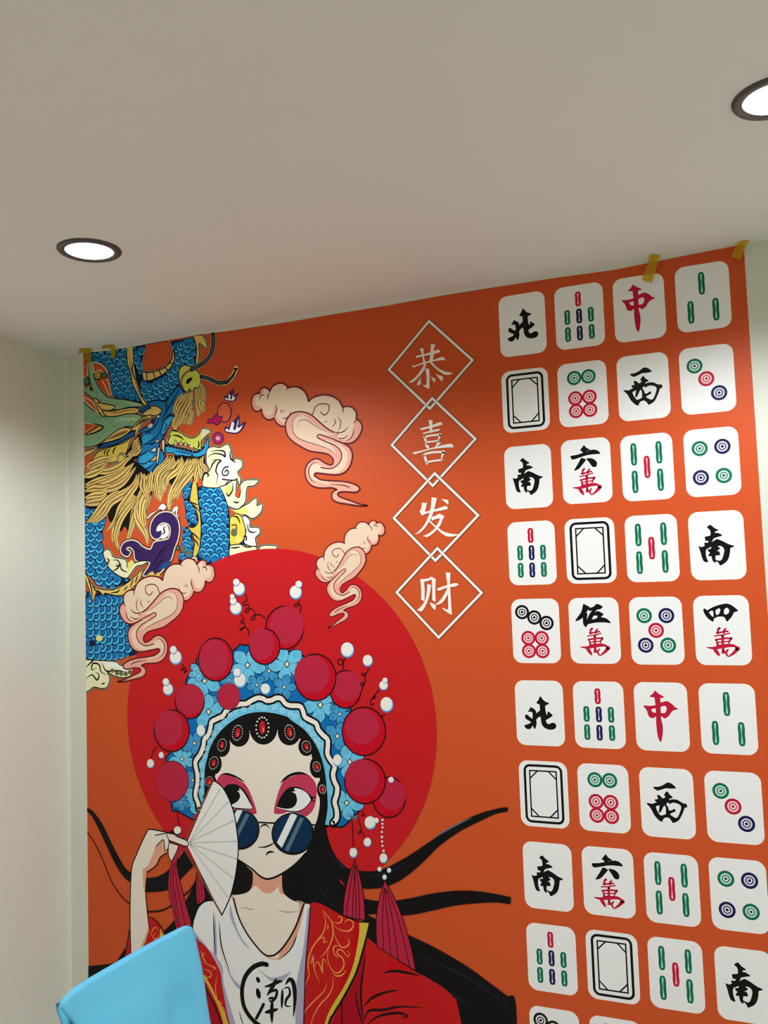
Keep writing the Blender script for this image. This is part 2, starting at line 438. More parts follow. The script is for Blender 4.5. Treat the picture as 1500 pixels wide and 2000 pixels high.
ART_DRAGON = [
('dragon/outline',"""Z q2 30.5 /440,5188 /498,5186 501,5066 510,5007 538,4872 566,4786 /634,4704 593,4716 545,4797 496,4885 477,4978 448,5064
Z cr 23.1 /440,5188 /498,5186 501,5066 510,5007 538,4872 566,4786 /634,4704 593,4716 545,4797 496,4885 477,4978 448,5064
Z q2 28.9 /1076,5192 /1151,5186 1178,5154 1200,5079 /1168,5099 1131,5128 /1121,5106 1124,5041 1109,4964 /1095,4989 1107,5092
Z cr 21.9 /1076,5192 /1151,5186 1178,5154 1200,5079 /1168,5099 1131,5128 /1121,5106 1124,5041 1109,4964 /1095,4989 1107,5092
Z q2 30.8 /-9,3415 47,3335 98,3285 180,3265 282,3263 412,3309 /572,3415 521,3322 401,3237 321,3221 200,3242 /182,3225 119,3264 /78,3176 46,3262 6,3361
Z cr 23.3 /-9,3415 47,3335 98,3285 180,3265 282,3263 412,3309 /572,3415 521,3322 401,3237 321,3221 200,3242 /182,3225 119,3264 /78,3176 46,3262 6,3361
Z q2 31.5 /48,5124 88,5119 99,5016 138,4919 220,4821 302,4787 444,4757 583,4711 /563,4695 443,4706 341,4696 239,4722 157,4757 84,4824 /1,4884 /1,4926 64,4890 /96,4882 65,4978
Z cr 23.9 /48,5124 88,5119 99,5016 138,4919 220,4821 302,4787 444,4757 583,4711 /563,4695 443,4706 341,4696 239,4722 157,4757 84,4824 /1,4884 /1,4926 64,4890 /96,4882 65,4978
Z q2 31.5 /0,4791 52,4744 135,4691 238,4655 341,4645 462,4649 542,4632 581,4605 /541,4575 486,4548 421,4554 339,4529 236,4481 132,4433 -4,4432 /-3,4522 81,4521 185,4546 201,4576 134,4601 -2,4636
Z cr 23.8 /0,4791 52,4744 135,4691 238,4655 341,4645 462,4649 542,4632 581,4605 /541,4575 486,4548 421,4554 339,4529 236,4481 132,4433 -4,4432 /-3,4522 81,4521 185,4546 201,4576 134,4601 -2,4636
Z q2 31.2 /100,4814 152,4783 /218,4692 269,4654 /187,4662 146,4717
Z cr 23.7 /100,4814 152,4783 /218,4692 269,4654 /187,4662 146,4717
Z q2 31.1 /136,4772 198,4757 311,4724 /280,4702 229,4704 177,4722
Z cr 23.6 /136,4772 198,4757 311,4724 /280,4702 229,4704 177,4722
Z q2 30.9 /187,4700 290,4685 392,4691 483,4693 /553,4678 532,4651 422,4654 320,4647 238,4657
Z cr 23.4 /187,4700 290,4685 392,4691 483,4693 /553,4678 532,4651 422,4654 320,4647 238,4657
Z q2 29.8 /582,4634 642,4664 671,4669 /662,4686 720,4678 761,4651 756,4628 709,4612 661,4621 /631,4616
Z cr 22.6 /582,4634 642,4664 671,4669 /662,4686 720,4678 761,4651 756,4628 709,4612 661,4621 /631,4616
Z q2 29.1 /943,4945 986,4970 1033,4957 1061,4936 1117,4897 1134,4849 /1124,4803 1095,4782 /1077,4796 1057,4763 /1030,4790 /1010,4759 982,4783 954,4823 939,4889
Z cr 22.0 /943,4945 986,4970 1033,4957 1061,4936 1117,4897 1134,4849 /1124,4803 1095,4782 /1077,4796 1057,4763 /1030,4790 /1010,4759 982,4783 954,4823 939,4889
Z q2 29.0 /857,4471 928,4456 1003,4410 1059,4396 1106,4416 1133,4446 /1154,4464 1209,4440 /1219,4430 1166,4404 1129,4372 1123,4312 /1085,4315 1021,4353 927,4377 850,4368 /812,4405
Z cr 22.0 /857,4471 928,4456 1003,4410 1059,4396 1106,4416 1133,4446 /1154,4464 1209,4440 /1219,4430 1166,4404 1129,4372 1123,4312 /1085,4315 1021,4353 927,4377 850,4368 /812,4405
Z q2 29.1 /800,4374 888,4346 982,4322 1094,4291 1160,4334 1196,4385 /1189,4308 1159,4267 1075,4253 /1047,4277 1000,4249 /963,4280 906,4281 /868,4308 811,4313
Z cr 22.1 /800,4374 888,4346 982,4322 1094,4291 1160,4334 1196,4385 /1189,4308 1159,4267 1075,4253 /1047,4277 1000,4249 /963,4280 906,4281 /868,4308 811,4313
Z q2 31.2 /1,4384 111,4403 195,4446 288,4503 380,4539 450,4533 /472,4518 389,4475 287,4452 184,4438 90,4380 /0,4346
Z cr 23.7 /1,4384 111,4403 195,4446 288,4503 380,4539 450,4533 /472,4518 389,4475 287,4452 184,4438 90,4380 /0,4346
Z q2 30.9 /147,4400 215,4435 338,4449 440,4489 /500,4507 500,4475 419,4450 338,4424 235,4409
Z cr 23.4 /147,4400 215,4435 338,4449 440,4489 /500,4507 500,4475 419,4450 338,4424 235,4409
Z q2 31.0 /76,4296 131,4360 214,4386 338,4408 419,4425 /475,4462 449,4414 428,4359 397,4316 336,4285 234,4278
Z cr 23.5 /76,4296 131,4360 214,4386 338,4408 419,4425 /475,4462 449,4414 428,4359 397,4316 336,4285 234,4278
Z q2 30.1 /475,4518 531,4570 591,4604 660,4615 /675,4604 630,4584 581,4555 /540,4512 510,4464 /520,4514
Z cr 22.8 /475,4518 531,4570 591,4604 660,4615 /675,4604 630,4584 581,4555 /540,4512 510,4464 /520,4514
T q2 59.5 549,4454 509,4417 483,4362 437,4325
T cr 51.4 549,4454 509,4417 483,4362 437,4325
T q2 56.8 556,4433 536,4413 516,4394 499,4373 481,4353 457,4337 432,4322
T cr 48.7 556,4433 536,4413 516,4394 499,4373 481,4353 457,4337 432,4322
T q2 56.8 563,4412 518,4367 458,4332 427,4318
T cr 48.7 563,4412 518,4367 458,4332 427,4318
T q2 56.7 570,4387 553,4372 536,4357 516,4343 494,4333 471,4324 447,4316
T cr 48.6 570,4387 553,4372 536,4357 516,4343 494,4333 471,4324 447,4316
T q2 59.2 577,4362 527,4326 467,4315
T cr 51.1 577,4362 527,4326 467,4315
T q2 87.5 497,4320 417,4278 355,4234 263,4209 161,4208 4,4212
T cr 79.4 497,4320 417,4278 355,4234 263,4209 161,4208 4,4212
T q2 89.1 296,4321 193,4305 110,4287 15,4261
T cr 80.8 296,4321 193,4305 110,4287 15,4261
T q2 86.5 265,4299 220,4289 175,4278 132,4265 88,4251 48,4234 7,4216
T cr 78.2 265,4299 220,4289 175,4278 132,4265 88,4251 48,4234 7,4216
T q2 89.5 234,4277 151,4250 67,4216 -1,4171
T cr 81.2 234,4277 151,4250 67,4216 -1,4171
T q2 95.7 416,4229 334,4178 232,4145 129,4140 3,4116
T cr 87.5 416,4229 334,4178 232,4145 129,4140 3,4116
T q2 92.1 456,4242 397,4198 331,4159 255,4133 171,4122 87,4109 3,4094
T cr 83.9 456,4242 397,4198 331,4159 255,4133 171,4122 87,4109 3,4094
T q2 95.0 496,4255 436,4203 364,4152 262,4114 170,4100 3,4071
T cr 86.9 496,4255 436,4203 364,4152 262,4114 170,4100 3,4071
T q2 89.7 202,4238 130,4211 46,4192 -1,4188
T cr 81.3 202,4238 130,4211 46,4192 -1,4188
T q2 89.8 516,4221 455,4161 384,4105 302,4074 190,4058 107,4030 2,3979
T cr 81.6 516,4221 455,4161 384,4105 302,4074 190,4058 107,4030 2,3979
T q2 91.6 262,4102 180,4075 87,4081 3,4062
T cr 83.3 262,4102 180,4075 87,4081 3,4062
T q2 88.7 246,4062 212,4043 176,4025 132,4025 88,4024 44,4018 1,4011
T cr 80.4 246,4062 212,4043 176,4025 132,4025 88,4024 44,4018 1,4011
T q2 91.7 230,4022 178,3976 75,3966 -1,3959
T cr 83.4 230,4022 178,3976 75,3966 -1,3959
T q2 82.1 494,4077 403,4035 302,4017 209,3966 147,3913 73,3843 16,3809
T cr 74.0 494,4077 403,4035 302,4017 209,3966 147,3913 73,3843 16,3809
T q2 81.9 509,4120 445,4059 359,4017 268,3974 193,3914 122,3850 29,3810
T cr 73.8 509,4120 445,4059 359,4017 268,3974 193,3914 122,3850 29,3810
T q2 87.1 525,4164 494,4093 413,4018 332,3983 260,3946 198,3868 125,3823 42,3812
T cr 79.0 525,4164 494,4093 413,4018 332,3983 260,3946 198,3868 125,3823 42,3812
T q2 86.9 545,4170 524,4083 473,4030 402,3954 351,3900 309,3821 216,3728
T cr 78.8 545,4170 524,4083 473,4030 402,3954 351,3900 309,3821 216,3728
T q2 87.1 493,4004 432,3927 370,3858 329,3779 288,3717 276,3636
T cr 79.0 493,4004 432,3927 370,3858 329,3779 288,3717 276,3636
T q2 81.7 507,3999 456,3937 402,3876 354,3812 321,3741 304,3669 316,3594
T cr 73.7 507,3999 456,3937 402,3876 354,3812 321,3741 304,3669 316,3594
T q2 81.8 522,3994 472,3933 370,3826 328,3747 307,3667 356,3552
T cr 73.7 522,3994 472,3933 370,3826 328,3747 307,3667 356,3552
T q2 86.7 574,4144 582,4063 541,3961 490,3867 459,3756 448,3676
T cr 78.6 574,4144 582,4063 541,3961 490,3867 459,3756 448,3676
T q2 83.8 589,4143 595,4052 559,3969 514,3889 477,3806 448,3720 422,3633
T cr 75.7 589,4143 595,4052 559,3969 514,3889 477,3806 448,3720 422,3633
T q2 86.4 603,4142 612,4052 581,3974 531,3897 490,3819 448,3709 397,3590
T cr 78.4 603,4142 612,4052 581,3974 531,3897 490,3819 448,3709 397,3590
T q2 81.7 532,3961 511,3890 519,3817 567,3742 606,3677 614,3605
T cr 73.6 532,3961 511,3890 519,3817 567,3742 606,3677 614,3605
T q2 86.3 623,4148 632,4059 621,3988 600,3925 589,3861 607,3780
T cr 78.3 623,4148 632,4059 621,3988 600,3925 589,3861 607,3780
T q2 83.4 643,4151 639,4082 620,4017 595,3952 580,3885 583,3817 602,3749
T cr 75.3 643,4151 639,4082 620,4017 595,3952 580,3885 583,3817 602,3749
T q2 86.0 662,4153 651,4082 611,4004 570,3927 559,3831 596,3717
T cr 78.0 662,4153 651,4082 611,4004 570,3927 559,3831 596,3717
T q2 80.0 829,4284 780,4224 731,4188 696,4146 686,4095 699,4030 698,3958
T cr 72.1 829,4284 780,4224 731,4188 696,4146 686,4095 699,4030 698,3958
T q2 77.3 853,4284 817,4229 762,4187 718,4136 713,4073 720,4008 720,3943
T cr 69.4 853,4284 817,4229 762,4187 718,4136 713,4073 720,4008 720,3943
T q2 79.7 877,4284 848,4226 789,4183 750,4150 730,4108 738,4051 742,3971 741,3928
T cr 71.8 877,4284 848,4226 789,4183 750,4150 730,4108 738,4051 742,3971 741,3928
T q2 80.0 884,4261 857,4210 808,4173 765,4131 752,4078 753,4020 759,3962
T cr 72.2 884,4261 857,4210 808,4173 765,4131 752,4078 753,4020 759,3962
T q2 85.6 891,4239 866,4189 808,4150 769,4113 763,4058 776,3997
T cr 77.8 891,4239 866,4189 808,4150 769,4113 763,4058 776,3997
T q2 79.7 922,4254 899,4205 861,4164 811,4134 777,4093 774,4039 766,3988
T cr 71.9 922,4254 899,4205 861,4164 811,4134 777,4093 774,4039 766,3988
T q2 79.1 953,4269 923,4204 889,4159 827,4133 788,4100 786,4040 756,3978
T cr 71.3 953,4269 923,4204 889,4159 827,4133 788,4100 786,4040 756,3978
T q2 76.6 962,4251 937,4209 908,4170 864,4142 824,4112 806,4071 781,4028
T cr 68.8 962,4251 937,4209 908,4170 864,4142 824,4112 806,4071 781,4028
T q2 78.9 971,4232 923,4177 899,4151 836,4116 806,4078
T cr 71.1 971,4232 923,4177 899,4151 836,4116 806,4078
T q2 81.8 560,4177 578,4119 573,4063 601,4013 624,3919
T cr 73.7 560,4177 578,4119 573,4063 601,4013 624,3919
T q2 78.9 591,4163 602,4129 606,4095 606,4062 615,4029 621,3995 627,3961
T cr 70.9 591,4163 602,4129 606,4095 606,4062 615,4029 621,3995 627,3961
T q2 81.3 623,4148 637,4099 627,4059 631,4003
T cr 73.3 623,4148 637,4099 627,4059 631,4003
T q2 75.7 641,4161 645,4135 649,4110 643,4085 641,4060 646,4035 650,4010
T cr 67.7 641,4161 645,4135 649,4110 643,4085 641,4060 646,4035 650,4010
T q2 74.8 658,4174 662,4129 651,4082 670,4016
T cr 66.8 658,4174 662,4129 651,4082 670,4016
T q2 84.7 1009,4249 970,4181 921,4102 872,4026 843,3965 827,3906 821,3855
T cr 77.0 1009,4249 970,4181 921,4102 872,4026 843,3965 827,3906 821,3855
T q2 81.8 1033,4247 1001,4188 966,4130 928,4074 888,4019 853,3962 832,3900
T cr 74.0 1033,4247 1001,4188 966,4130 928,4074 888,4019 853,3962 832,3900
T q2 84.4 1056,4245 1022,4177 973,4102 920,4046 867,3991 842,3945
T cr 76.6 1056,4245 1022,4177 973,4102 920,4046 867,3991 842,3945
T q2 81.5 1072,4245 1050,4189 1018,4138 978,4090 933,4045 895,3997 871,3941
T cr 73.8 1072,4245 1050,4189 1018,4138 978,4090 933,4045 895,3997 871,3941
T q2 84.1 1089,4246 1064,4165 1016,4110 958,4059 919,4007 899,3937
T cr 76.4 1089,4246 1064,4165 1016,4110 958,4059 919,4007 899,3937
T q2 72.0 1107,4236 1096,4163 1076,4106 1080,4050
T cr 64.3 1107,4236 1096,4163 1076,4106 1080,4050
T q2 66.9 1128,4246 1122,4218 1115,4190 1116,4163 1118,4136 1122,4107 1127,4078
T cr 59.2 1128,4246 1122,4218 1115,4190 1116,4163 1118,4136 1122,4107 1127,4078
T q2 65.8 1149,4256 1129,4199 1156,4162 1174,4106
T cr 58.1 1149,4256 1129,4199 1156,4162 1174,4106
T q2 72.3 972,4757 923,4698 894,4637 874,4607
T cr 64.5 972,4757 923,4698 894,4637 874,4607
T q2 70.1 996,4758 976,4723 953,4690 929,4658 912,4621 899,4584 887,4546
T cr 62.2 996,4758 976,4723 953,4690 929,4658 912,4621 899,4584 887,4546
T q2 72.0 1020,4759 990,4691 941,4632 911,4563 900,4485
T cr 64.2 1020,4759 990,4691 941,4632 911,4563 900,4485
T q2 69.8 1039,4761 1023,4715 1003,4670 976,4628 951,4586 931,4541 915,4495
T cr 62.0 1039,4761 1023,4715 1003,4670 976,4628 951,4586 931,4541 915,4495
T q2 71.8 1057,4763 1037,4678 1007,4617 969,4573 929,4506
T cr 64.0 1057,4763 1037,4678 1007,4617 969,4573 929,4506
T q2 67.4 1047,4700 1043,4666 1038,4631 1025,4599 1007,4569 989,4538 965,4514
T cr 59.6 1047,4700 1043,4666 1038,4631 1025,4599 1007,4569 989,4538 965,4514
T q2 66.9 1036,4638 1044,4589 1024,4528 1001,4522
T cr 59.1 1036,4638 1044,4589 1024,4528 1001,4522
T q2 71.6 1086,4775 1103,4694 1111,4622 1105,4559
T cr 63.8 1086,4775 1103,4694 1111,4622 1105,4559
T q2 68.3 1100,4774 1107,4740 1114,4707 1119,4673 1123,4640 1126,4607 1135,4576
T cr 60.5 1100,4774 1107,4740 1114,4707 1119,4673 1123,4640 1126,4607 1135,4576
T q2 69.0 1114,4772 1131,4691 1139,4627 1166,4592
T cr 61.3 1114,4772 1131,4691 1139,4627 1166,4592
T q2 65.9 1119,4795 1129,4768 1138,4740 1143,4712 1146,4684 1153,4656 1174,4633
T cr 58.2 1119,4795 1129,4768 1138,4740 1143,4712 1146,4684 1153,4656 1174,4633
T q2 66.6 1124,4819 1151,4768 1159,4696 1181,4674
T cr 58.8 1124,4819 1151,4768 1159,4696 1181,4674
T q2 60.3 902,4580 882,4550 872,4495
T cr 52.4 902,4580 882,4550 872,4495
Z q2 30.3 /186,3559 215,3582 255,3568 280,3522 345,3508 405,3489 424,3428 /484,3462 544,3476 612,3474 /563,3451 504,3442 443,3380 403,3355 323,3384 243,3443 203,3509
Z cr 23.0 /186,3559 215,3582 255,3568 280,3522 345,3508 405,3489 424,3428 /484,3462 544,3476 612,3474 /563,3451 504,3442 443,3380 403,3355 323,3384 243,3443 203,3509
Z q2 28.1 /1135,4039 1155,4107 1202,4135 /1176,4199 1182,4293 1233,4315 1297,4302 1361,4323 1387,4290 1399,4235 1403,4196 /1439,4208 1483,4189 1486,4143 1445,4108 /1471,4060 1465,4015 /1444,4055 1417,4049 /1363,4053 1327,4017 1272,4006 1199,4011 /1144,4022
Z cr 21.3 /1135,4039 1155,4107 1202,4135 /1176,4199 1182,4293 1233,4315 1297,4302 1361,4323 1387,4290 1399,4235 1403,4196 /1439,4208 1483,4189 1486,4143 1445,4108 /1471,4060 1465,4015 /1444,4055 1417,4049 /1363,4053 1327,4017 1272,4006 1199,4011 /1144,4022
Z q2 27.7 /1290,4008 1345,4016 1399,4043 /1435,4044 1428,3964 1432,3925 1458,3916 1473,3961 1470,4007 1515,4038 1611,4034 /1624,4026 1584,3999 1531,3995 1517,3958 1506,3882 1466,3847 1430,3835 /1359,3861 1325,3948
Z cr 21.0 /1290,4008 1345,4016 1399,4043 /1435,4044 1428,3964 1432,3925 1458,3916 1473,3961 1470,4007 1515,4038 1611,4034 /1624,4026 1584,3999 1531,3995 1517,3958 1506,3882 1466,3847 1430,3835 /1359,3861 1325,3948
Z q2 27.1 /1501,3852 1537,3865 /1590,3900 1607,3891 1606,3846 /1641,3855 1654,3843 1631,3791 1569,3757 1517,3783 /1429,3819
Z cr 20.5 /1501,3852 1537,3865 /1590,3900 1607,3891 1606,3846 /1641,3855 1654,3843 1631,3791 1569,3757 1517,3783 /1429,3819
Z q2 27.2 1429,3796 1481,3762 1501,3693 1495,3625 1459,3581 1405,3569 1370,3586 /1375,3768
Z cr 20.6 1429,3796 1481,3762 1501,3693 1495,3625 1459,3581 1405,3569 1370,3586 /1375,3768
Z q2 27.1 /1481,3774 1512,3772 1542,3736 1537,3699 /1550,3687 1619,3679 1622,3641 1587,3613 /1594,3553 1546,3555 1494,3580 1504,3625 /1514,3670
Z cr 20.5 /1481,3774 1512,3772 1542,3736 1537,3699 /1550,3687 1619,3679 1622,3641 1587,3613 /1594,3553 1546,3555 1494,3580 1504,3625 /1514,3670
Z q2 27.3 /1370,3563 1459,3566 1511,3541 1581,3546 /1598,3522 1457,3506 1368,3487
Z cr 20.7 /1370,3563 1459,3566 1511,3541 1581,3546 /1598,3522 1457,3506 1368,3487
Z q2 26.7 /1615,3522 1633,3543 1676,3550 1762,3541 /1757,3523 /1718,3517
Z cr 20.2 /1615,3522 1633,3543 1676,3550 1762,3541 /1757,3523 /1718,3517
Z q2 30.4 /-11,2714 71,2711 163,2707 294,2700 344,2673 /472,2643 /452,2607 392,2585 293,2593 /203,2632 232,2576 211,2513 160,2496 79,2506 -14,2477
Z cr 23.1 /-11,2714 71,2711 163,2707 294,2700 344,2673 /472,2643 /452,2607 392,2585 293,2593 /203,2632 232,2576 211,2513 160,2496 79,2506 -14,2477"""),
('dragon/coiled_body',"""Y 75.0 0 /-7,5208 99,5194 276,5191 /445,5189 448,5073 487,4977 526,4873 584,4760 /632,4702 583,4711 444,4767 /322,4789 287,4835 273,4903 253,5014 192,5063 88,5119 /67,5147 /-7,5157
Y 73.6 150 /501,5186 /630,5185 605,5118 588,4997 596,4922 636,4893 714,4900 803,4938 862,5011 883,5098 /861,5178 /1066,5181 1098,5109 1100,5013 1089,4918 /995,4930 936,4873 954,4791 896,4757 837,4708 741,4718 /642,4696 584,4776 536,4905 508,5024
Y 86.6 180 /-20,3948 127,3988 282,4035 /332,3991 249,3906 202,3803 177,3706 174,3616 204,3517 253,3434 323,3384 443,3348 /423,3317 322,3287 221,3278 119,3317 6,3410 /-25,3419
Y 85.7 -135 /-27,3264 118,3244 271,3224 /391,3197 /388,3022 448,3006 /426,2911 474,2808 518,2769 414,2743 214,2713 -6,2723 /-32,2722
Y 75.2 0 /1093,4018 1227,4028 1290,4012 1325,3956 1350,3869 1366,3769 1368,3662 /1359,3487 1277,3437 1213,3432 1086,3475 /1114,3675 1111,3783 1095,3893
Y 60.6 0 /948,4036 987,4065 1024,4066 1044,4022 /1022,3968 1012,3914 1057,3857 1084,3785 1073,3739 1036,3714 999,3743 981,3806 965,3917
Y 60.3 0 /952,3730 1008,3711 1034,3640 1036,3523 /1002,3447 909,3451 /920,3528 945,3636
Z db 9.2 /1093,4018 1227,4028 1290,4012 1325,3956 1350,3869 1366,3769 1368,3662 /1359,3487 1277,3437 1213,3432 1086,3475 /1114,3675 1111,3783 1095,3893"""),
('dragon/belly_plate',"""Z cr 12.7 /640,5186 611,5109 593,4996 647,4975 725,4973 804,4994 848,5037 874,5107 /832,5187
F o /640,5186 611,5109 593,4996 647,4975 725,4973 804,4994 848,5037 874,5107 /832,5187
Z db 5.5 /640,5186 611,5109 593,4996 647,4975 725,4973 804,4994 848,5037 874,5107 /832,5187
F t /587,4977 647,4959 735,4964 818,4987 868,5035 891,5113 /899,5039 876,4985 805,4933 714,4902 636,4891 596,4910
Z k 9.8 /587,4977 647,4959 735,4964 818,4987 868,5035 891,5113 /899,5039 876,4985 805,4933 714,4902 636,4891 596,4910
L k 8.7 629,4963 634,4893
L k 8.7 691,4961 710,4904
L k 8.6 745,4968 773,4921
L k 8.6 804,4982 835,4950
L k 8.5 848,5017 881,4997"""),
('dragon/back_fin',"""Z k 15.7 /440,5188 /498,5186 501,5066 510,5007 538,4872 566,4786 /634,4704 593,4716 545,4797 496,4885 477,4978 448,5064
F t /440,5188 /498,5186 501,5066 510,5007 538,4872 566,4786 /634,4704 593,4716 545,4797 496,4885 477,4978 448,5064
T td 8.9 465,5145 478,5011 517,4924 545,4805
T k 12.1 497,5066 492,4984 536,4897"""),
('dragon/back_fin',"""Z k 14.9 /1076,5192 /1151,5186 1178,5154 1200,5079 /1168,5099 1131,5128 /1121,5106 1124,5041 1109,4964 /1095,4989 1107,5092
F t /1076,5192 /1151,5186 1178,5154 1200,5079 /1168,5099 1131,5128 /1121,5106 1124,5041 1109,4964 /1095,4989 1107,5092"""),
('dragon/back_fin',"""Z k 15.9 /-9,3415 47,3335 98,3285 180,3265 282,3263 412,3309 /572,3415 521,3322 401,3237 321,3221 200,3242 /182,3225 119,3264 /78,3176 46,3262 6,3361
F t /-9,3415 47,3335 98,3285 180,3265 282,3263 412,3309 /572,3415 521,3322 401,3237 321,3221 200,3242 /182,3225 119,3264 /78,3176 46,3262 6,3361
T k 12.3 17,3393 57,3294 77,3196
T k 12.2 68,3327 98,3269 169,3235
T k 10.8 342,3271 322,3247 251,3241
T k 10.8 422,3293 382,3254
T k 10.7 482,3347 442,3276
T k 10.7 522,3377 492,3307"""),
('dragon/back_fin',"""F yg /1022,3968 1052,4076 1084,4042 1095,3909 1113,3783 1114,3675 1097,3552 1064,3495 /1031,3500 1052,3600 1026,3679 994,3720 /1045,3716 1083,3746 1086,3808 1048,3881 1017,3922
Z k 8.3 /1022,3968 1052,4076 1084,4042 1095,3909 1113,3783 1114,3675 1097,3552 1064,3495 /1031,3500 1052,3600 1026,3679 994,3720 /1045,3716 1083,3746 1086,3808 1048,3881 1017,3922
T k 11.3 1021,3914 1058,3896 1095,3885
T k 11.3 1030,3890 1067,3872 1103,3831
T k 11.3 1016,3687 1053,3662 1108,3613
T k 11.3 1034,3640 1071,3607 1088,3568
T k 11.4 1008,4205 1044,4108 1084,4042"""),
('dragon/horn',"""Z k 16.2 /48,5124 88,5119 99,5016 138,4919 220,4821 302,4787 444,4757 583,4711 /563,4695 443,4706 341,4696 239,4722 157,4757 84,4824 /1,4884 /1,4926 64,4890 /96,4882 65,4978
F gn /48,5124 88,5119 99,5016 138,4919 220,4821 302,4787 444,4757 583,4711 /563,4695 443,4706 341,4696 239,4722 157,4757 84,4824 /1,4884 /1,4926 64,4890 /96,4882 65,4978
Z k 16.2 /0,4791 52,4744 135,4691 238,4655 341,4645 462,4649 542,4632 581,4605 /541,4575 486,4548 421,4554 339,4529 236,4481 132,4433 -4,4432 /-3,4522 81,4521 185,4546 201,4576 134,4601 -2,4636
F gn /0,4791 52,4744 135,4691 238,4655 341,4645 462,4649 542,4632 581,4605 /541,4575 486,4548 421,4554 339,4529 236,4481 132,4433 -4,4432 /-3,4522 81,4521 185,4546 201,4576 134,4601 -2,4636
F hl 361,4624 462,4618 551,4600 501,4589 391,4592 320,4603
F hl 423,4749 504,4732 573,4712 483,4718
X k 8.5 132,4827 173,4793 230,4783 271,4766 99,4730 140,4655 103,4633 176,4647 217,4630 361,4611 381,4593 299,4568 324,4561 421,4593 481,4587 461,4568 501,4548 237,4541 185,4513 143,4483 127,4853 209,4760 404,4780 175,4580 269,4596
F yg /23,4532 113,4566 170,4585 /186,4569 139,4542 39,4522
Z k 8.0 /23,4532 113,4566 170,4585 /186,4569 139,4542 39,4522
F o /3,4623 /118,4594 /13,4542
Z cr 9.5 /3,4623 /118,4594 /13,4542
F o /5,4833 74,4796 /115,4754 151,4691 /83,4740 5,4808
Z cr 9.5 /5,4833 74,4796 /115,4754 151,4691 /83,4740 5,4808
F o /93,5114 182,5082 243,5015 /212,5002 165,5037 123,5030 /102,5024
Z cr 9.5 /93,5114 182,5082 243,5015 /212,5002 165,5037 123,5030 /102,5024
F o /190,4950 /247,4952 /287,4818 /261,4821
Z cr 9.4 /190,4950 /247,4952 /287,4818 /261,4821
F o /-3,5071 /45,5112 /42,5015 /-4,4995
Z cr 9.6 /-3,5071 /45,5112 /42,5015 /-4,4995
E k 145,4995 40,-5 0,-37
E yg 145,4998 31,-4 0,-29
E k 145,4998 21,-3 0,-19
E gd 145,4998 16,-2 0,-14
E k 212,4990 29,-4 0,-27
E hd 212,4990 23,-3 0,-22
E k 33,4961 36,-4 0,-35
E hd 28,4964 27,-3 0,-29
F k /43,4930 106,4868 /54,4895
F w /43,4930 59,4903 /52,4895
Z k 16.1 /100,4814 152,4783 /218,4692 269,4654 /187,4662 146,4717
F t /100,4814 152,4783 /218,4692 269,4654 /187,4662 146,4717
Z k 16.0 /136,4772 198,4757 311,4724 /280,4702 229,4704 177,4722
F t /136,4772 198,4757 311,4724 /280,4702 229,4704 177,4722
Z k 15.9 /187,4700 290,4685 392,4691 483,4693 /553,4678 532,4651 422,4654 320,4647 238,4657
F t /187,4700 290,4685 392,4691 483,4693 /553,4678 532,4651 422,4654 320,4647 238,4657
T td 7.8 228,4683 341,4671 443,4681 533,4669"""),
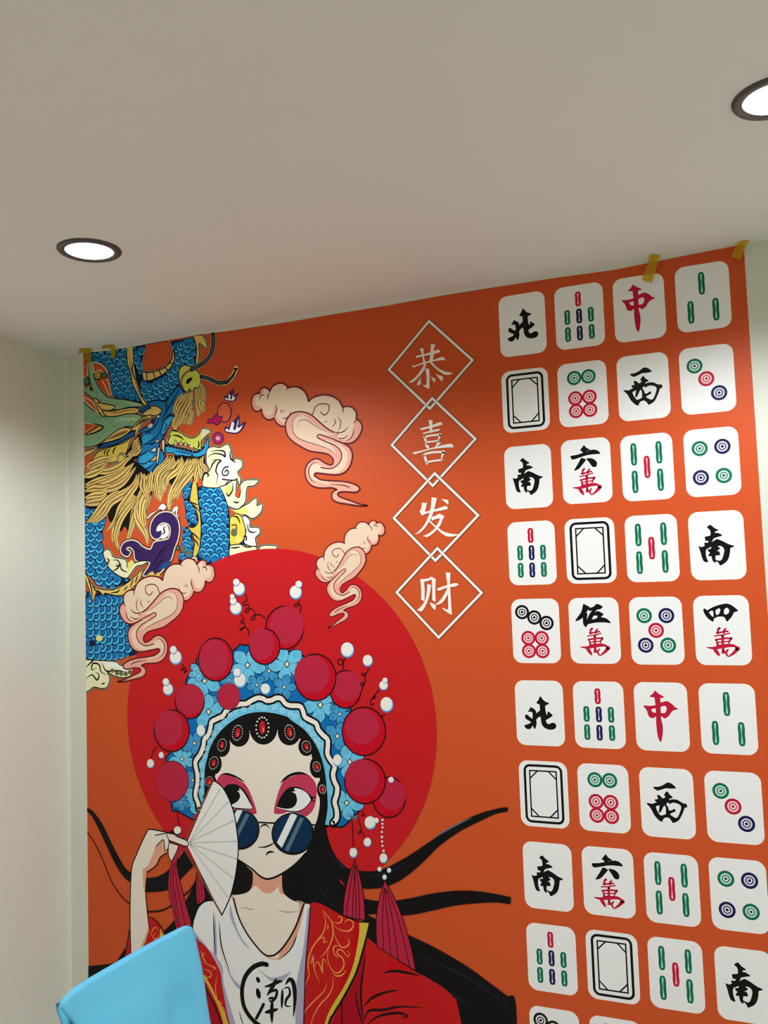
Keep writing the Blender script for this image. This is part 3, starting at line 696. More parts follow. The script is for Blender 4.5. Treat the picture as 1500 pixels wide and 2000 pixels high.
('dragon/head',"""Z db 13.0 /642,4696 662,4723 741,4726 808,4711 867,4769 935,4817 973,4773 /991,4754 923,4682 894,4637 873,4583 834,4523 794,4447 754,4402 /734,4348 793,4303 781,4248 712,4197 653,4154 574,4158 525,4194 537,4300 568,4387 579,4467 560,4502 /639,4534 699,4577 758,4627 /641,4623 /543,4666 /593,4686
F d1 /642,4696 662,4723 741,4726 808,4711 867,4769 935,4817 973,4773 /991,4754 923,4682 894,4637 873,4583 834,4523 794,4447 754,4402 /734,4348 793,4303 781,4248 712,4197 653,4154 574,4158 525,4194 537,4300 568,4387 579,4467 560,4502 /639,4534 699,4577 758,4627 /641,4623 /543,4666 /593,4686
Z db 9.7 /642,4696 662,4723 741,4726 808,4711 867,4769 935,4817 973,4773 /991,4754 923,4682 894,4637 873,4583 834,4523 794,4447 754,4402 /734,4348 793,4303 781,4248 712,4197 653,4154 574,4158 525,4194 537,4300 568,4387 579,4467 560,4502 /639,4534 699,4577 758,4627 /641,4623 /543,4666 /593,4686
F db2 /553,4673 593,4694 /652,4699 661,4670 /592,4645
F d2 806,4566 854,4585 873,4575 834,4515 784,4456 765,4466 776,4521
Z db 8.5 806,4574 859,4593 878,4575 839,4515 784,4448 760,4462 774,4521
T db 10.6 796,4543 814,4517 780,4472
F d2 579,4451 629,4471 677,4450 638,4421 588,4401
F d2 556,4283 616,4326 675,4313 693,4255 634,4212 555,4202
T db 12.7 935,4801 895,4733 836,4659 787,4592 766,4530
T db 10.7 809,4727 817,4678 807,4630
T db 16.9 893,4613 835,4595 786,4568
T db 12.8 758,4619 728,4558 678,4506 609,4489 570,4497
T db 10.7 757,4523 736,4460 677,4418 637,4413
T db 8.6 638,4462 658,4476 639,4486 619,4472 628,4450
T db 10.8 578,4386 637,4397 696,4384
T db 10.8 547,4308 597,4320 636,4349
T db 10.8 536,4252 595,4239 655,4266
T db 10.8 575,4184 634,4204 693,4239
T db 10.7 663,4161 693,4207 732,4228
T db 9.7 721,4696 710,4665 739,4654
X db 7.2 672,4701 701,4706 731,4707 779,4682 788,4648 589,4458 598,4433 583,4418
Z k 15.4 /582,4634 642,4664 671,4669 /662,4686 720,4678 761,4651 756,4628 709,4612 661,4621 /631,4616
F t /582,4634 642,4664 671,4669 /662,4686 720,4678 761,4651 756,4628 709,4612 661,4621 /631,4616
F w /724,4591 /739,4613 748,4596
E pu 684,4566 20,-2 0,-23
F cr /630,4531 669,4552 679,4530 /654,4518
F cr /661,4379 726,4421 735,4412 /745,4395 696,4396
F cr /646,4332 705,4363 710,4342 /704,4322
F gd2 /640,4251 714,4298 718,4269 /693,4255
Z db 7.5 /661,4379 726,4421 735,4412 /745,4395 696,4396
Z db 7.5 /646,4332 705,4363 710,4342 /704,4322
Z db 7.5 /640,4251 714,4298 718,4269 /693,4255
F cr /764,4409 /793,4415 792,4359 /781,4296 768,4345
Z k 7.4 /764,4409 /793,4415 792,4359 /781,4296 768,4345
F cr /729,4356 /749,4359 738,4283 /717,4217 711,4254
Z k 7.5 /729,4356 /749,4359 738,4283 /717,4217 711,4254"""),
('dragon/nose',"""Z k 15.0 /943,4945 986,4970 1033,4957 1061,4936 1117,4897 1134,4849 /1124,4803 1095,4782 /1077,4796 1057,4763 /1030,4790 /1010,4759 982,4783 954,4823 939,4889
F yv /943,4945 986,4970 1033,4957 1061,4936 1117,4897 1134,4849 /1124,4803 1095,4782 /1077,4796 1057,4763 /1030,4790 /1010,4759 982,4783 954,4823 939,4889
F k /1000,4837 1017,4863 1061,4868 1040,4837 1011,4822
L td 10.5 973,4797 955,4855 985,4907 1042,4928
X k 5.3 966,4926 995,4946 965,4894 1022,4887 1079,4880 1087,4855"""),
('dragon/jaw',"""F t /898,4621 941,4640 930,4569 915,4483 /876,4479 868,4536 883,4582
L k 7.4 893,4597 916,4579
L k 7.4 883,4566 916,4551
L k 7.4 877,4535 915,4519
Z k 7.4 /898,4621 941,4640 930,4569 915,4483 /876,4479 868,4536 883,4582
Z k 15.0 /857,4471 928,4456 1003,4410 1059,4396 1106,4416 1133,4446 /1154,4464 1209,4440 /1219,4430 1166,4404 1129,4372 1123,4312 /1085,4315 1021,4353 927,4377 850,4368 /812,4405
F yv /857,4471 928,4456 1003,4410 1059,4396 1106,4416 1133,4446 /1154,4464 1209,4440 /1219,4430 1166,4404 1129,4372 1123,4312 /1085,4315 1021,4353 927,4377 850,4368 /812,4405
F cr /1130,4446 /1154,4464 1209,4439 1166,4405 /1129,4376
T k 12.7 861,4440 928,4426 974,4390
T k 12.4 1105,4378 1109,4338 1095,4316
F cr /884,4367 /894,4401 /912,4364
F cr /931,4361 /944,4389 /959,4356
F cr /974,4350 /985,4380 /1002,4342
F cr /1025,4334 /1040,4360 /1058,4323
L k 5.3 884,4367 894,4401 912,4364
L k 5.2 931,4361 944,4389 959,4356
L k 5.2 974,4350 985,4380 1002,4342
F cr /817,4389 /837,4427 861,4448 /846,4394
T k 11.6 822,4380 837,4423 856,4445
E hd2 1180,4384 22,-2 0,-22
Z k 15.0 /800,4374 888,4346 982,4322 1094,4291 1160,4334 1196,4385 /1189,4308 1159,4267 1075,4253 /1047,4277 1000,4249 /963,4280 906,4281 /868,4308 811,4313
F d2 /800,4374 888,4346 982,4322 1094,4291 1160,4334 1196,4385 /1189,4308 1159,4267 1075,4253 /1047,4277 1000,4249 /963,4280 906,4281 /868,4308 811,4313
L db 16.9 804,4366 888,4341 982,4314 1085,4289 1151,4319
X w 6.2 831,4354 859,4346 888,4337 916,4330 945,4321 973,4314 1010,4306 1048,4296 1127,4309 1151,4335
T db 8.4 878,4319 972,4295 1066,4271"""),
('dragon/whisker',"""L cr 41.3 1253,5187 1257,5111 1231,5027 1174,4975 1108,4948 1051,4931
L k 35.1 1253,5187 1257,5111 1231,5027 1174,4975 1108,4948 1051,4931
L wg 17.2 1253,5187 1257,5111 1231,5027 1174,4975 1108,4948 1051,4931
t td 18.8 1051,4933 994,4906 960,4854 964,4806
L cr 36.3 1139,4866 1217,4838 1299,4798 1372,4797 1418,4831 1446,4874 1451,4893
L k 29.1 1139,4866 1217,4838 1299,4798 1372,4797
t k 27.4 1372,4797 1418,4831 1446,4874 1451,4897
t wg 15.6 1148,4863 1217,4836 1299,4798 1372,4799 1418,4832"""),
('dragon/mane',"""Z k 16.1 /1,4384 111,4403 195,4446 288,4503 380,4539 450,4533 /472,4518 389,4475 287,4452 184,4438 90,4380 /0,4346
F t /1,4384 111,4403 195,4446 288,4503 380,4539 450,4533 /472,4518 389,4475 287,4452 184,4438 90,4380 /0,4346
F td 236,4462 339,4506 440,4517 379,4486
Z k 15.9 /147,4400 215,4435 338,4449 440,4489 /500,4507 500,4475 419,4450 338,4424 235,4409
F db2 /147,4400 215,4435 338,4449 440,4489 /500,4507 500,4475 419,4450 338,4424 235,4409
Z k 16.0 /76,4296 131,4360 214,4386 338,4408 419,4425 /475,4462 449,4414 428,4359 397,4316 336,4285 234,4278
F yg /76,4296 131,4360 214,4386 338,4408 419,4425 /475,4462 449,4414 428,4359 397,4316 336,4285 234,4278
T k 13.4 225,4385 204,4362 214,4344
T k 13.3 266,4389 235,4359 239,4326
T k 13.3 327,4400 296,4370 296,4337
E k 382,4293 52,-4 -1,-54
E cr 382,4293 46,-4 -1,-47
E k 377,4298 34,-3 -1,-38
E yg 375,4298 28,-2 0,-31
Z k 15.5 /475,4518 531,4570 591,4604 660,4615 /675,4604 630,4584 581,4555 /540,4512 510,4464 /520,4514
F t /475,4518 531,4570 591,4604 660,4615 /675,4604 630,4584 581,4555 /540,4512 510,4464 /520,4514
T k 10.9 501,4528 561,4575 641,4607
T k 10.9 541,4544 591,4576 650,4594
F k /417,4335 499,4434 559,4477 /577,4346 527,4285 /417,4278
T k 39.6 549,4454 509,4417 483,4362 437,4325
T t3 27.8 549,4454 509,4417 483,4362 437,4325
T td 6.1 549,4454 509,4417 483,4362 437,4325
T k 37.0 556,4433 536,4413 516,4394 499,4373 481,4353 457,4337 432,4322
T t2 25.2 556,4433 536,4413 516,4394 499,4373 481,4353 457,4337 432,4322
T td 5.5 556,4433 536,4413 516,4394 499,4373 481,4353 457,4337 432,4322
T k 37.0 563,4412 518,4367 458,4332 427,4318
T t 25.3 563,4412 518,4367 458,4332 427,4318
T td 5.6 563,4412 518,4367 458,4332 427,4318
T k 36.9 570,4387 553,4372 536,4357 516,4343 494,4333 471,4324 447,4316
T t3 25.2 570,4387 553,4372 536,4357 516,4343 494,4333 471,4324 447,4316
T td 5.5 570,4387 553,4372 536,4357 516,4343 494,4333 471,4324 447,4316
T k 39.4 577,4362 527,4326 467,4315
T t2 27.7 577,4362 527,4326 467,4315
T td 6.1 577,4362 527,4326 467,4315
F k /-4,4229 182,4227 356,4250 467,4290 /672,4152 670,4016 619,3924 /608,3828 559,3815 530,3889 479,3787 443,3709 399,3759 358,3721 329,3779 258,3800 /228,3867 125,3815 11,3813 /126,3914 -4,3955
T k 67.6 497,4320 417,4278 355,4234 263,4209 161,4208 4,4212
T t 55.8 497,4320 417,4278 355,4234 263,4209 161,4208 4,4212
T td 12.3 497,4320 417,4278 355,4234 263,4209 161,4208 4,4212
T k 68.8 296,4321 193,4305 110,4287 15,4261
T t3 56.8 296,4321 193,4305 110,4287 15,4261
T td 12.5 296,4321 193,4305 110,4287 15,4261
T k 66.1 265,4299 220,4289 175,4278 132,4265 88,4251 48,4234 7,4216
T t2 54.1 265,4299 220,4289 175,4278 132,4265 88,4251 48,4234 7,4216
T td 11.9 265,4299 220,4289 175,4278 132,4265 88,4251 48,4234 7,4216
T k 69.1 234,4277 151,4250 67,4216 -1,4171
T t 57.1 234,4277 151,4250 67,4216 -1,4171
T td 12.6 234,4277 151,4250 67,4216 -1,4171
T k 75.6 416,4229 334,4178 232,4145 129,4140 3,4116
T t3 63.8 416,4229 334,4178 232,4145 129,4140 3,4116
T td 14.0 416,4229 334,4178 232,4145 129,4140 3,4116
T k 72.2 456,4242 397,4198 331,4159 255,4133 171,4122 87,4109 3,4094
T t2 60.4 456,4242 397,4198 331,4159 255,4133 171,4122 87,4109 3,4094
T td 13.3 456,4242 397,4198 331,4159 255,4133 171,4122 87,4109 3,4094
T k 75.1 496,4255 436,4203 364,4152 262,4114 170,4100 3,4071
T t 63.4 496,4255 436,4203 364,4152 262,4114 170,4100 3,4071
T td 13.9 496,4255 436,4203 364,4152 262,4114 170,4100 3,4071
T k 69.2 202,4238 130,4211 46,4192 -1,4188
T t3 57.2 202,4238 130,4211 46,4192 -1,4188
T td 12.6 202,4238 130,4211 46,4192 -1,4188
T k 69.9 516,4221 455,4161 384,4105 302,4074 190,4058 107,4030 2,3979
T t2 58.2 516,4221 455,4161 384,4105 302,4074 190,4058 107,4030 2,3979
T td 12.8 516,4221 455,4161 384,4105 302,4074 190,4058 107,4030 2,3979
T k 71.3 262,4102 180,4075 87,4081 3,4062
T t 59.3 262,4102 180,4075 87,4081 3,4062
T td 13.1 262,4102 180,4075 87,4081 3,4062
T k 68.4 246,4062 212,4043 176,4025 132,4025 88,4024 44,4018 1,4011
T t3 56.4 246,4062 212,4043 176,4025 132,4025 88,4024 44,4018 1,4011
T td 12.4 246,4062 212,4043 176,4025 132,4025 88,4024 44,4018 1,4011
T k 71.4 230,4022 178,3976 75,3966 -1,3959
T t2 59.4 230,4022 178,3976 75,3966 -1,3959
T td 13.1 230,4022 178,3976 75,3966 -1,3959
T k 62.3 494,4077 403,4035 302,4017 209,3966 147,3913 73,3843 16,3809
T t 50.5 494,4077 403,4035 302,4017 209,3966 147,3913 73,3843 16,3809
T td 11.1 494,4077 403,4035 302,4017 209,3966 147,3913 73,3843 16,3809
T k 62.1 509,4120 445,4059 359,4017 268,3974 193,3914 122,3850 29,3810
T t3 50.4 509,4120 445,4059 359,4017 268,3974 193,3914 122,3850 29,3810
T td 11.1 509,4120 445,4059 359,4017 268,3974 193,3914 122,3850 29,3810
T k 67.2 525,4164 494,4093 413,4018 332,3983 260,3946 198,3868 125,3823 42,3812
T t2 55.5 525,4164 494,4093 413,4018 332,3983 260,3946 198,3868 125,3823 42,3812
T td 12.2 525,4164 494,4093 413,4018 332,3983 260,3946 198,3868 125,3823 42,3812
T k 67.1 545,4170 524,4083 473,4030 402,3954 351,3900 309,3821 216,3728
T t 55.4 545,4170 524,4083 473,4030 402,3954 351,3900 309,3821 216,3728
T td 12.2 545,4170 524,4083 473,4030 402,3954 351,3900 309,3821 216,3728
T k 67.2 493,4004 432,3927 370,3858 329,3779 288,3717 276,3636
T t3 55.5 493,4004 432,3927 370,3858 329,3779 288,3717 276,3636
T td 12.2 493,4004 432,3927 370,3858 329,3779 288,3717 276,3636
T k 62.0 507,3999 456,3937 402,3876 354,3812 321,3741 304,3669 316,3594
T t2 50.3 507,3999 456,3937 402,3876 354,3812 321,3741 304,3669 316,3594
T td 11.1 507,3999 456,3937 402,3876 354,3812 321,3741 304,3669 316,3594
T k 62.0 522,3994 472,3933 370,3826 328,3747 307,3667 356,3552
T t 50.3 522,3994 472,3933 370,3826 328,3747 307,3667 356,3552
T td 11.1 522,3994 472,3933 370,3826 328,3747 307,3667 356,3552
T k 66.9 574,4144 582,4063 541,3961 490,3867 459,3756 448,3676
T t3 55.3 574,4144 582,4063 541,3961 490,3867 459,3756 448,3676
T td 12.2 574,4144 582,4063 541,3961 490,3867 459,3756 448,3676
T k 64.1 589,4143 595,4052 559,3969 514,3889 477,3806 448,3720 422,3633
T t2 52.4 589,4143 595,4052 559,3969 514,3889 477,3806 448,3720 422,3633
T td 11.5 589,4143 595,4052 559,3969 514,3889 477,3806 448,3720 422,3633
T k 66.8 603,4142 612,4052 581,3974 531,3897 490,3819 448,3709 397,3590
T t 55.1 603,4142 612,4052 581,3974 531,3897 490,3819 448,3709 397,3590
T td 12.1 603,4142 612,4052 581,3974 531,3897 490,3819 448,3709 397,3590
T k 61.9 532,3961 511,3890 519,3817 567,3742 606,3677 614,3605
T t3 50.3 532,3961 511,3890 519,3817 567,3742 606,3677 614,3605
T td 11.1 532,3961 511,3890 519,3817 567,3742 606,3677 614,3605
T k 66.6 623,4148 632,4059 621,3988 600,3925 589,3861 607,3780
T t2 55.0 623,4148 632,4059 621,3988 600,3925 589,3861 607,3780
T td 12.1 623,4148 632,4059 621,3988 600,3925 589,3861 607,3780
T k 63.8 643,4151 639,4082 620,4017 595,3952 580,3885 583,3817 602,3749
T t 52.2 643,4151 639,4082 620,4017 595,3952 580,3885 583,3817 602,3749
T td 11.5 643,4151 639,4082 620,4017 595,3952 580,3885 583,3817 602,3749
T k 66.4 662,4153 651,4082 611,4004 570,3927 559,3831 596,3717
T t3 54.8 662,4153 651,4082 611,4004 570,3927 559,3831 596,3717
T td 12.1 662,4153 651,4082 611,4004 570,3927 559,3831 596,3717"""),
('dragon/beard',"""F k /545,4186 707,4166 780,4236 /829,4288 972,4271 1103,4252 1154,4260 /1166,4157 1086,4136 968,4067 900,4000 826,4077 777,4041 729,4036 695,4071 607,4037 559,4161
T k 60.7 829,4284 780,4224 731,4188 696,4146 686,4095 699,4030 698,3958
T t2 49.2 829,4284 780,4224 731,4188 696,4146 686,4095 699,4030 698,3958
T td 10.8 829,4284 780,4224 731,4188 696,4146 686,4095 699,4030 698,3958
T k 58.1 853,4284 817,4229 762,4187 718,4136 713,4073 720,4008 720,3943
T t 46.7 853,4284 817,4229 762,4187 718,4136 713,4073 720,4008 720,3943
T td 10.3 853,4284 817,4229 762,4187 718,4136 713,4073 720,4008 720,3943
T k 60.4 877,4284 848,4226 789,4183 750,4150 730,4108 738,4051 742,3971 741,3928
T t3 49.0 877,4284 848,4226 789,4183 750,4150 730,4108 738,4051 742,3971 741,3928
T td 10.8 877,4284 848,4226 789,4183 750,4150 730,4108 738,4051 742,3971 741,3928
T k 60.8 884,4261 857,4210 808,4173 765,4131 752,4078 753,4020 759,3962
T t2 49.4 884,4261 857,4210 808,4173 765,4131 752,4078 753,4020 759,3962
T td 10.9 884,4261 857,4210 808,4173 765,4131 752,4078 753,4020 759,3962
T k 66.4 891,4239 866,4189 808,4150 769,4113 763,4058 776,3997
T t 55.1 891,4239 866,4189 808,4150 769,4113 763,4058 776,3997
T td 12.1 891,4239 866,4189 808,4150 769,4113 763,4058 776,3997
T k 60.6 922,4254 899,4205 861,4164 811,4134 777,4093 774,4039 766,3988
T t3 49.3 922,4254 899,4205 861,4164 811,4134 777,4093 774,4039 766,3988
T td 10.8 922,4254 899,4205 861,4164 811,4134 777,4093 774,4039 766,3988
T k 60.0 953,4269 923,4204 889,4159 827,4133 788,4100 786,4040 756,3978
T t2 48.7 953,4269 923,4204 889,4159 827,4133 788,4100 786,4040 756,3978
T td 10.7 953,4269 923,4204 889,4159 827,4133 788,4100 786,4040 756,3978
T k 57.5 962,4251 937,4209 908,4170 864,4142 824,4112 806,4071 781,4028
T t 46.2 962,4251 937,4209 908,4170 864,4142 824,4112 806,4071 781,4028
T td 10.2 962,4251 937,4209 908,4170 864,4142 824,4112 806,4071 781,4028
T k 59.9 971,4232 923,4177 899,4151 836,4116 806,4078
T t3 48.6 971,4232 923,4177 899,4151 836,4116 806,4078
T td 10.7 971,4232 923,4177 899,4151 836,4116 806,4078
T k 62.0 560,4177 578,4119 573,4063 601,4013 624,3919
T t2 50.3 560,4177 578,4119 573,4063 601,4013 624,3919
T td 11.1 560,4177 578,4119 573,4063 601,4013 624,3919
T k 59.3 591,4163 602,4129 606,4095 606,4062 615,4029 621,3995 627,3961
T t 47.7 591,4163 602,4129 606,4095 606,4062 615,4029 621,3995 627,3961
T td 10.5 591,4163 602,4129 606,4095 606,4062 615,4029 621,3995 627,3961
T k 61.6 623,4148 637,4099 627,4059 631,4003
T t3 50.0 623,4148 637,4099 627,4059 631,4003
T td 11.0 623,4148 637,4099 627,4059 631,4003
T k 56.1 641,4161 645,4135 649,4110 643,4085 641,4060 646,4035 650,4010
T t2 44.5 641,4161 645,4135 649,4110 643,4085 641,4060 646,4035 650,4010
T td 9.8 641,4161 645,4135 649,4110 643,4085 641,4060 646,4035 650,4010
T k 55.2 658,4174 662,4129 651,4082 670,4016
T t 43.7 658,4174 662,4129 651,4082 670,4016
T td 9.6 658,4174 662,4129 651,4082 670,4016
T k 65.7 1009,4249 970,4181 921,4102 872,4026 843,3965 827,3906 821,3855
T t3 54.5 1009,4249 970,4181 921,4102 872,4026 843,3965 827,3906 821,3855
T td 12.0 1009,4249 970,4181 921,4102 872,4026 843,3965 827,3906 821,3855
T k 62.8 1033,4247 1001,4188 966,4130 928,4074 888,4019 853,3962 832,3900
T t2 51.6 1033,4247 1001,4188 966,4130 928,4074 888,4019 853,3962 832,3900
T td 11.4 1033,4247 1001,4188 966,4130 928,4074 888,4019 853,3962 832,3900
T k 65.4 1056,4245 1022,4177 973,4102 920,4046 867,3991 842,3945
T t 54.2 1056,4245 1022,4177 973,4102 920,4046 867,3991 842,3945
T td 11.9 1056,4245 1022,4177 973,4102 920,4046 867,3991 842,3945
T k 62.6 1072,4245 1050,4189 1018,4138 978,4090 933,4045 895,3997 871,3941
T t3 51.5 1072,4245 1050,4189 1018,4138 978,4090 933,4045 895,3997 871,3941
T td 11.3 1072,4245 1050,4189 1018,4138 978,4090 933,4045 895,3997 871,3941
T k 65.3 1089,4246 1064,4165 1016,4110 958,4059 919,4007 899,3937
T t2 54.1 1089,4246 1064,4165 1016,4110 958,4059 919,4007 899,3937
T td 11.9 1089,4246 1064,4165 1016,4110 958,4059 919,4007 899,3937
T k 53.1 1107,4236 1096,4163 1076,4106 1080,4050
T t 42.0 1107,4236 1096,4163 1076,4106 1080,4050
T td 9.2 1107,4236 1096,4163 1076,4106 1080,4050
T k 48.1 1128,4246 1122,4218 1115,4190 1116,4163 1118,4136 1122,4107 1127,4078
T t3 37.0 1128,4246 1122,4218 1115,4190 1116,4163 1118,4136 1122,4107 1127,4078
T td 8.1 1128,4246 1122,4218 1115,4190 1116,4163 1118,4136 1122,4107 1127,4078
T k 47.0 1149,4256 1129,4199 1156,4162 1174,4106
T t2 35.9 1149,4256 1129,4199 1156,4162 1174,4106
T td 7.9 1149,4256 1129,4199 1156,4162 1174,4106
T k 53.1 972,4757 923,4698 894,4637 874,4607
T t 41.7 972,4757 923,4698 894,4637 874,4607
T td 9.2 972,4757 923,4698 894,4637 874,4607
T k 50.9 996,4758 976,4723 953,4690 929,4658 912,4621 899,4584 887,4546
T t3 39.5 996,4758 976,4723 953,4690 929,4658 912,4621 899,4584 887,4546
T td 8.7 996,4758 976,4723 953,4690 929,4658 912,4621 899,4584 887,4546
T k 52.9 1020,4759 990,4691 941,4632 911,4563 900,4485
T t2 41.5 1020,4759 990,4691 941,4632 911,4563 900,4485
T td 9.1 1020,4759 990,4691 941,4632 911,4563 900,4485
T k 50.7 1039,4761 1023,4715 1003,4670 976,4628 951,4586 931,4541 915,4495
T t 39.4 1039,4761 1023,4715 1003,4670 976,4628 951,4586 931,4541 915,4495
T td 8.7 1039,4761 1023,4715 1003,4670 976,4628 951,4586 931,4541 915,4495
T k 52.7 1057,4763 1037,4678 1007,4617 969,4573 929,4506
T t3 41.4 1057,4763 1037,4678 1007,4617 969,4573 929,4506
T td 9.1 1057,4763 1037,4678 1007,4617 969,4573 929,4506
T k 48.3 1047,4700 1043,4666 1038,4631 1025,4599 1007,4569 989,4538 965,4514
T t2 37.0 1047,4700 1043,4666 1038,4631 1025,4599 1007,4569 989,4538 965,4514
T td 8.1 1047,4700 1043,4666 1038,4631 1025,4599 1007,4569 989,4538 965,4514
T k 47.8 1036,4638 1044,4589 1024,4528 1001,4522
T t 36.5 1036,4638 1044,4589 1024,4528 1001,4522
T td 8.0 1036,4638 1044,4589 1024,4528 1001,4522
T k 52.6 1086,4775 1103,4694 1111,4622 1105,4559
T t3 41.3 1086,4775 1103,4694 1111,4622 1105,4559
T td 9.1 1086,4775 1103,4694 1111,4622 1105,4559
T k 49.3 1100,4774 1107,4740 1114,4707 1119,4673 1123,4640 1126,4607 1135,4576
T t2 38.0 1100,4774 1107,4740 1114,4707 1119,4673 1123,4640 1126,4607 1135,4576
T td 8.4 1100,4774 1107,4740 1114,4707 1119,4673 1123,4640 1126,4607 1135,4576
T k 50.0 1114,4772 1131,4691 1139,4627 1166,4592
T t 38.8 1114,4772 1131,4691 1139,4627 1166,4592
T td 8.5 1114,4772 1131,4691 1139,4627 1166,4592
T k 46.9 1119,4795 1129,4768 1138,4740 1143,4712 1146,4684 1153,4656 1174,4633
T t3 35.7 1119,4795 1129,4768 1138,4740 1143,4712 1146,4684 1153,4656 1174,4633
T td 7.8 1119,4795 1129,4768 1138,4740 1143,4712 1146,4684 1153,4656 1174,4633
T k 47.6 1124,4819 1151,4768 1159,4696 1181,4674
T t2 36.3 1124,4819 1151,4768 1159,4696 1181,4674
T td 8.0 1124,4819 1151,4768 1159,4696 1181,4674
T k 40.9 902,4580 882,4550 872,4495
T t 29.5 902,4580 882,4550 872,4495
T td 6.5 902,4580 882,4550 872,4495"""),
('dragon/tail_fin',"""Z k 36.0 643,3564 682,3617 760,3629 818,3643 838,3704 820,3753 762,3770 714,3743 703,3704 /752,3709 741,3662 693,3649 654,3682 651,3746 686,3808 754,3844 840,3838 896,3788 914,3716 898,3631 864,3562 834,3485 /766,3417 698,3372 /571,3368 641,3461 /573,3479 504,3490 486,3562 447,3596 406,3582 /451,3556 426,3525 376,3543 361,3584 397,3630 467,3643 526,3625 565,3591
Z cr 23.0 643,3564 682,3617 760,3629 818,3643 838,3704 820,3753 762,3770 714,3743 703,3704 /752,3709 741,3662 693,3649 654,3682 651,3746 686,3808 754,3844 840,3838 896,3788 914,3716 898,3631 864,3562 834,3485 /766,3417 698,3372 /571,3368 641,3461 /573,3479 504,3490 486,3562 447,3596 406,3582 /451,3556 426,3525 376,3543 361,3584 397,3630 467,3643 526,3625 565,3591
F w 713,3727 772,3755 810,3737 818,3674 770,3645 722,3663
T k 11.6 741,3678 780,3692 771,3724 791,3739
F pu 643,3564 682,3617 760,3629 818,3643 838,3704 820,3753 762,3770 714,3743 703,3704 /752,3709 741,3662 693,3649 654,3682 651,3746 686,3808 754,3844 840,3838 896,3788 914,3716 898,3631 864,3562 834,3485 /766,3417 698,3372 /571,3368 641,3461 /573,3479 504,3490 486,3562 447,3596 406,3582 /451,3556 426,3525 376,3543 361,3584 397,3630 467,3643 526,3625 565,3591
T k 11.6 640,3421 700,3490 749,3551 845,3610
T k 11.6 669,3396 718,3458 776,3487
T k 6.3 749,3551 816,3556
T k 6.3 719,3513 787,3526
T k 6.4 486,3586 545,3552 622,3501
F db2 /717,3410 766,3456 833,3469 /794,3416
F yg /610,3374 659,3397 678,3372 /639,3358
F yg /678,3364 717,3387 /736,3355
F w 603,3801 652,3846 711,3870 736,3900 765,3918 794,3901 /803,3884 774,3862 735,3872 677,3840 627,3807
Z k 4.3 603,3801 652,3846 711,3870 736,3900 765,3918 794,3901 /803,3884 774,3862 735,3872 677,3840 627,3807
F w /850,3850 870,3880 898,3890 912,3877 /897,3827 920,3798 887,3816 /883,3856 869,3833
Z k 4.2 /850,3850 870,3880 898,3890 912,3877 /897,3827 920,3798 887,3816 /883,3856 869,3833"""),
('dragon/foam_cloud',"""Z k 15.6 /186,3559 215,3582 255,3568 280,3522 345,3508 405,3489 424,3428 /484,3462 544,3476 612,3474 /563,3451 504,3442 443,3380 403,3355 323,3384 243,3443 203,3509
F yw /186,3559 215,3582 255,3568 280,3522 345,3508 405,3489 424,3428 /484,3462 544,3476 612,3474 /563,3451 504,3442 443,3380 403,3355 323,3384 243,3443 203,3509
F yl /425,3469 465,3491 484,3458 /444,3420 424,3396
T k 12.1 204,3517 244,3500 223,3476 254,3467
T k 12.0 275,3498 325,3496 345,3463 314,3448 315,3473
T k 11.9 355,3471 364,3423 424,3396
T k 12.0 273,3409 324,3432 365,3471"""),
('dragon/foam_cloud',"""Z k 14.5 /1135,4039 1155,4107 1202,4135 /1176,4199 1182,4293 1233,4315 1297,4302 1361,4323 1387,4290 1399,4235 1403,4196 /1439,4208 1483,4189 1486,4143 1445,4108 /1471,4060 1465,4015 /1444,4055 1417,4049 /1363,4053 1327,4017 1272,4006 1199,4011 /1144,4022
F yw /1135,4039 1155,4107 1202,4135 /1176,4199 1182,4293 1233,4315 1297,4302 1361,4323 1387,4290 1399,4235 1403,4196 /1439,4208 1483,4189 1486,4143 1445,4108 /1471,4060 1465,4015 /1444,4055 1417,4049 /1363,4053 1327,4017 1272,4006 1199,4011 /1144,4022
F w 1295,4213 1342,4279 1369,4299 1385,4205 1438,4185 1464,4153 1419,4118 1444,4062 1382,4059 1318,4049 1264,4053 1257,4131
T k 12.3 1181,4238 1241,4264 1314,4250 1341,4232 1333,4272 1278,4284 1205,4283
T k 12.2 1213,4212 1268,4215 1304,4204 1276,4183 1257,4131 1274,4090 1254,4022
T k 12.2 1202,4135 1230,4187 1268,4215
L k 10.0 1366,4153 1339,4151 1316,4126 1319,4095 1355,4092 1369,4114 1352,4131 1338,4116
T k 12.3 1127,4063 1156,4123 1192,4105 1173,4090
T k 12.0 1387,4275 1390,4213 1438,4178
F w /1318,4056 /1444,4055 1435,4040 /1363,4045
L k 10.1 1314,4064 1364,4054 1417,4049 1444,4058"""),
('dragon/foam_cloud',"""Z k 14.3 /1290,4008 1345,4016 1399,4043 /1435,4044 1428,3964 1432,3925 1458,3916 1473,3961 1470,4007 1515,4038 1611,4034 /1624,4026 1584,3999 1531,3995 1517,3958 1506,3882 1466,3847 1430,3835 /1359,3861 1325,3948
F yw /1290,4008 1345,4016 1399,4043 /1435,4044 1428,3964 1432,3925 1458,3916 1473,3961 1470,4007 1515,4038 1611,4034 /1624,4026 1584,3999 1531,3995 1517,3958 1506,3882 1466,3847 1430,3835 /1359,3861 1325,3948
F yl 1326,3986 1380,4013 1397,3966 1379,3937 1352,3946
T k 12.0 1403,4035 1402,3981 1370,3937 1352,3946 1352,3969
T k 11.9 1404,3893 1431,3880 1458,3885
F o /1419,3949 /1438,3971 1469,3999 /1468,3961 1450,3924 1427,3922"""),
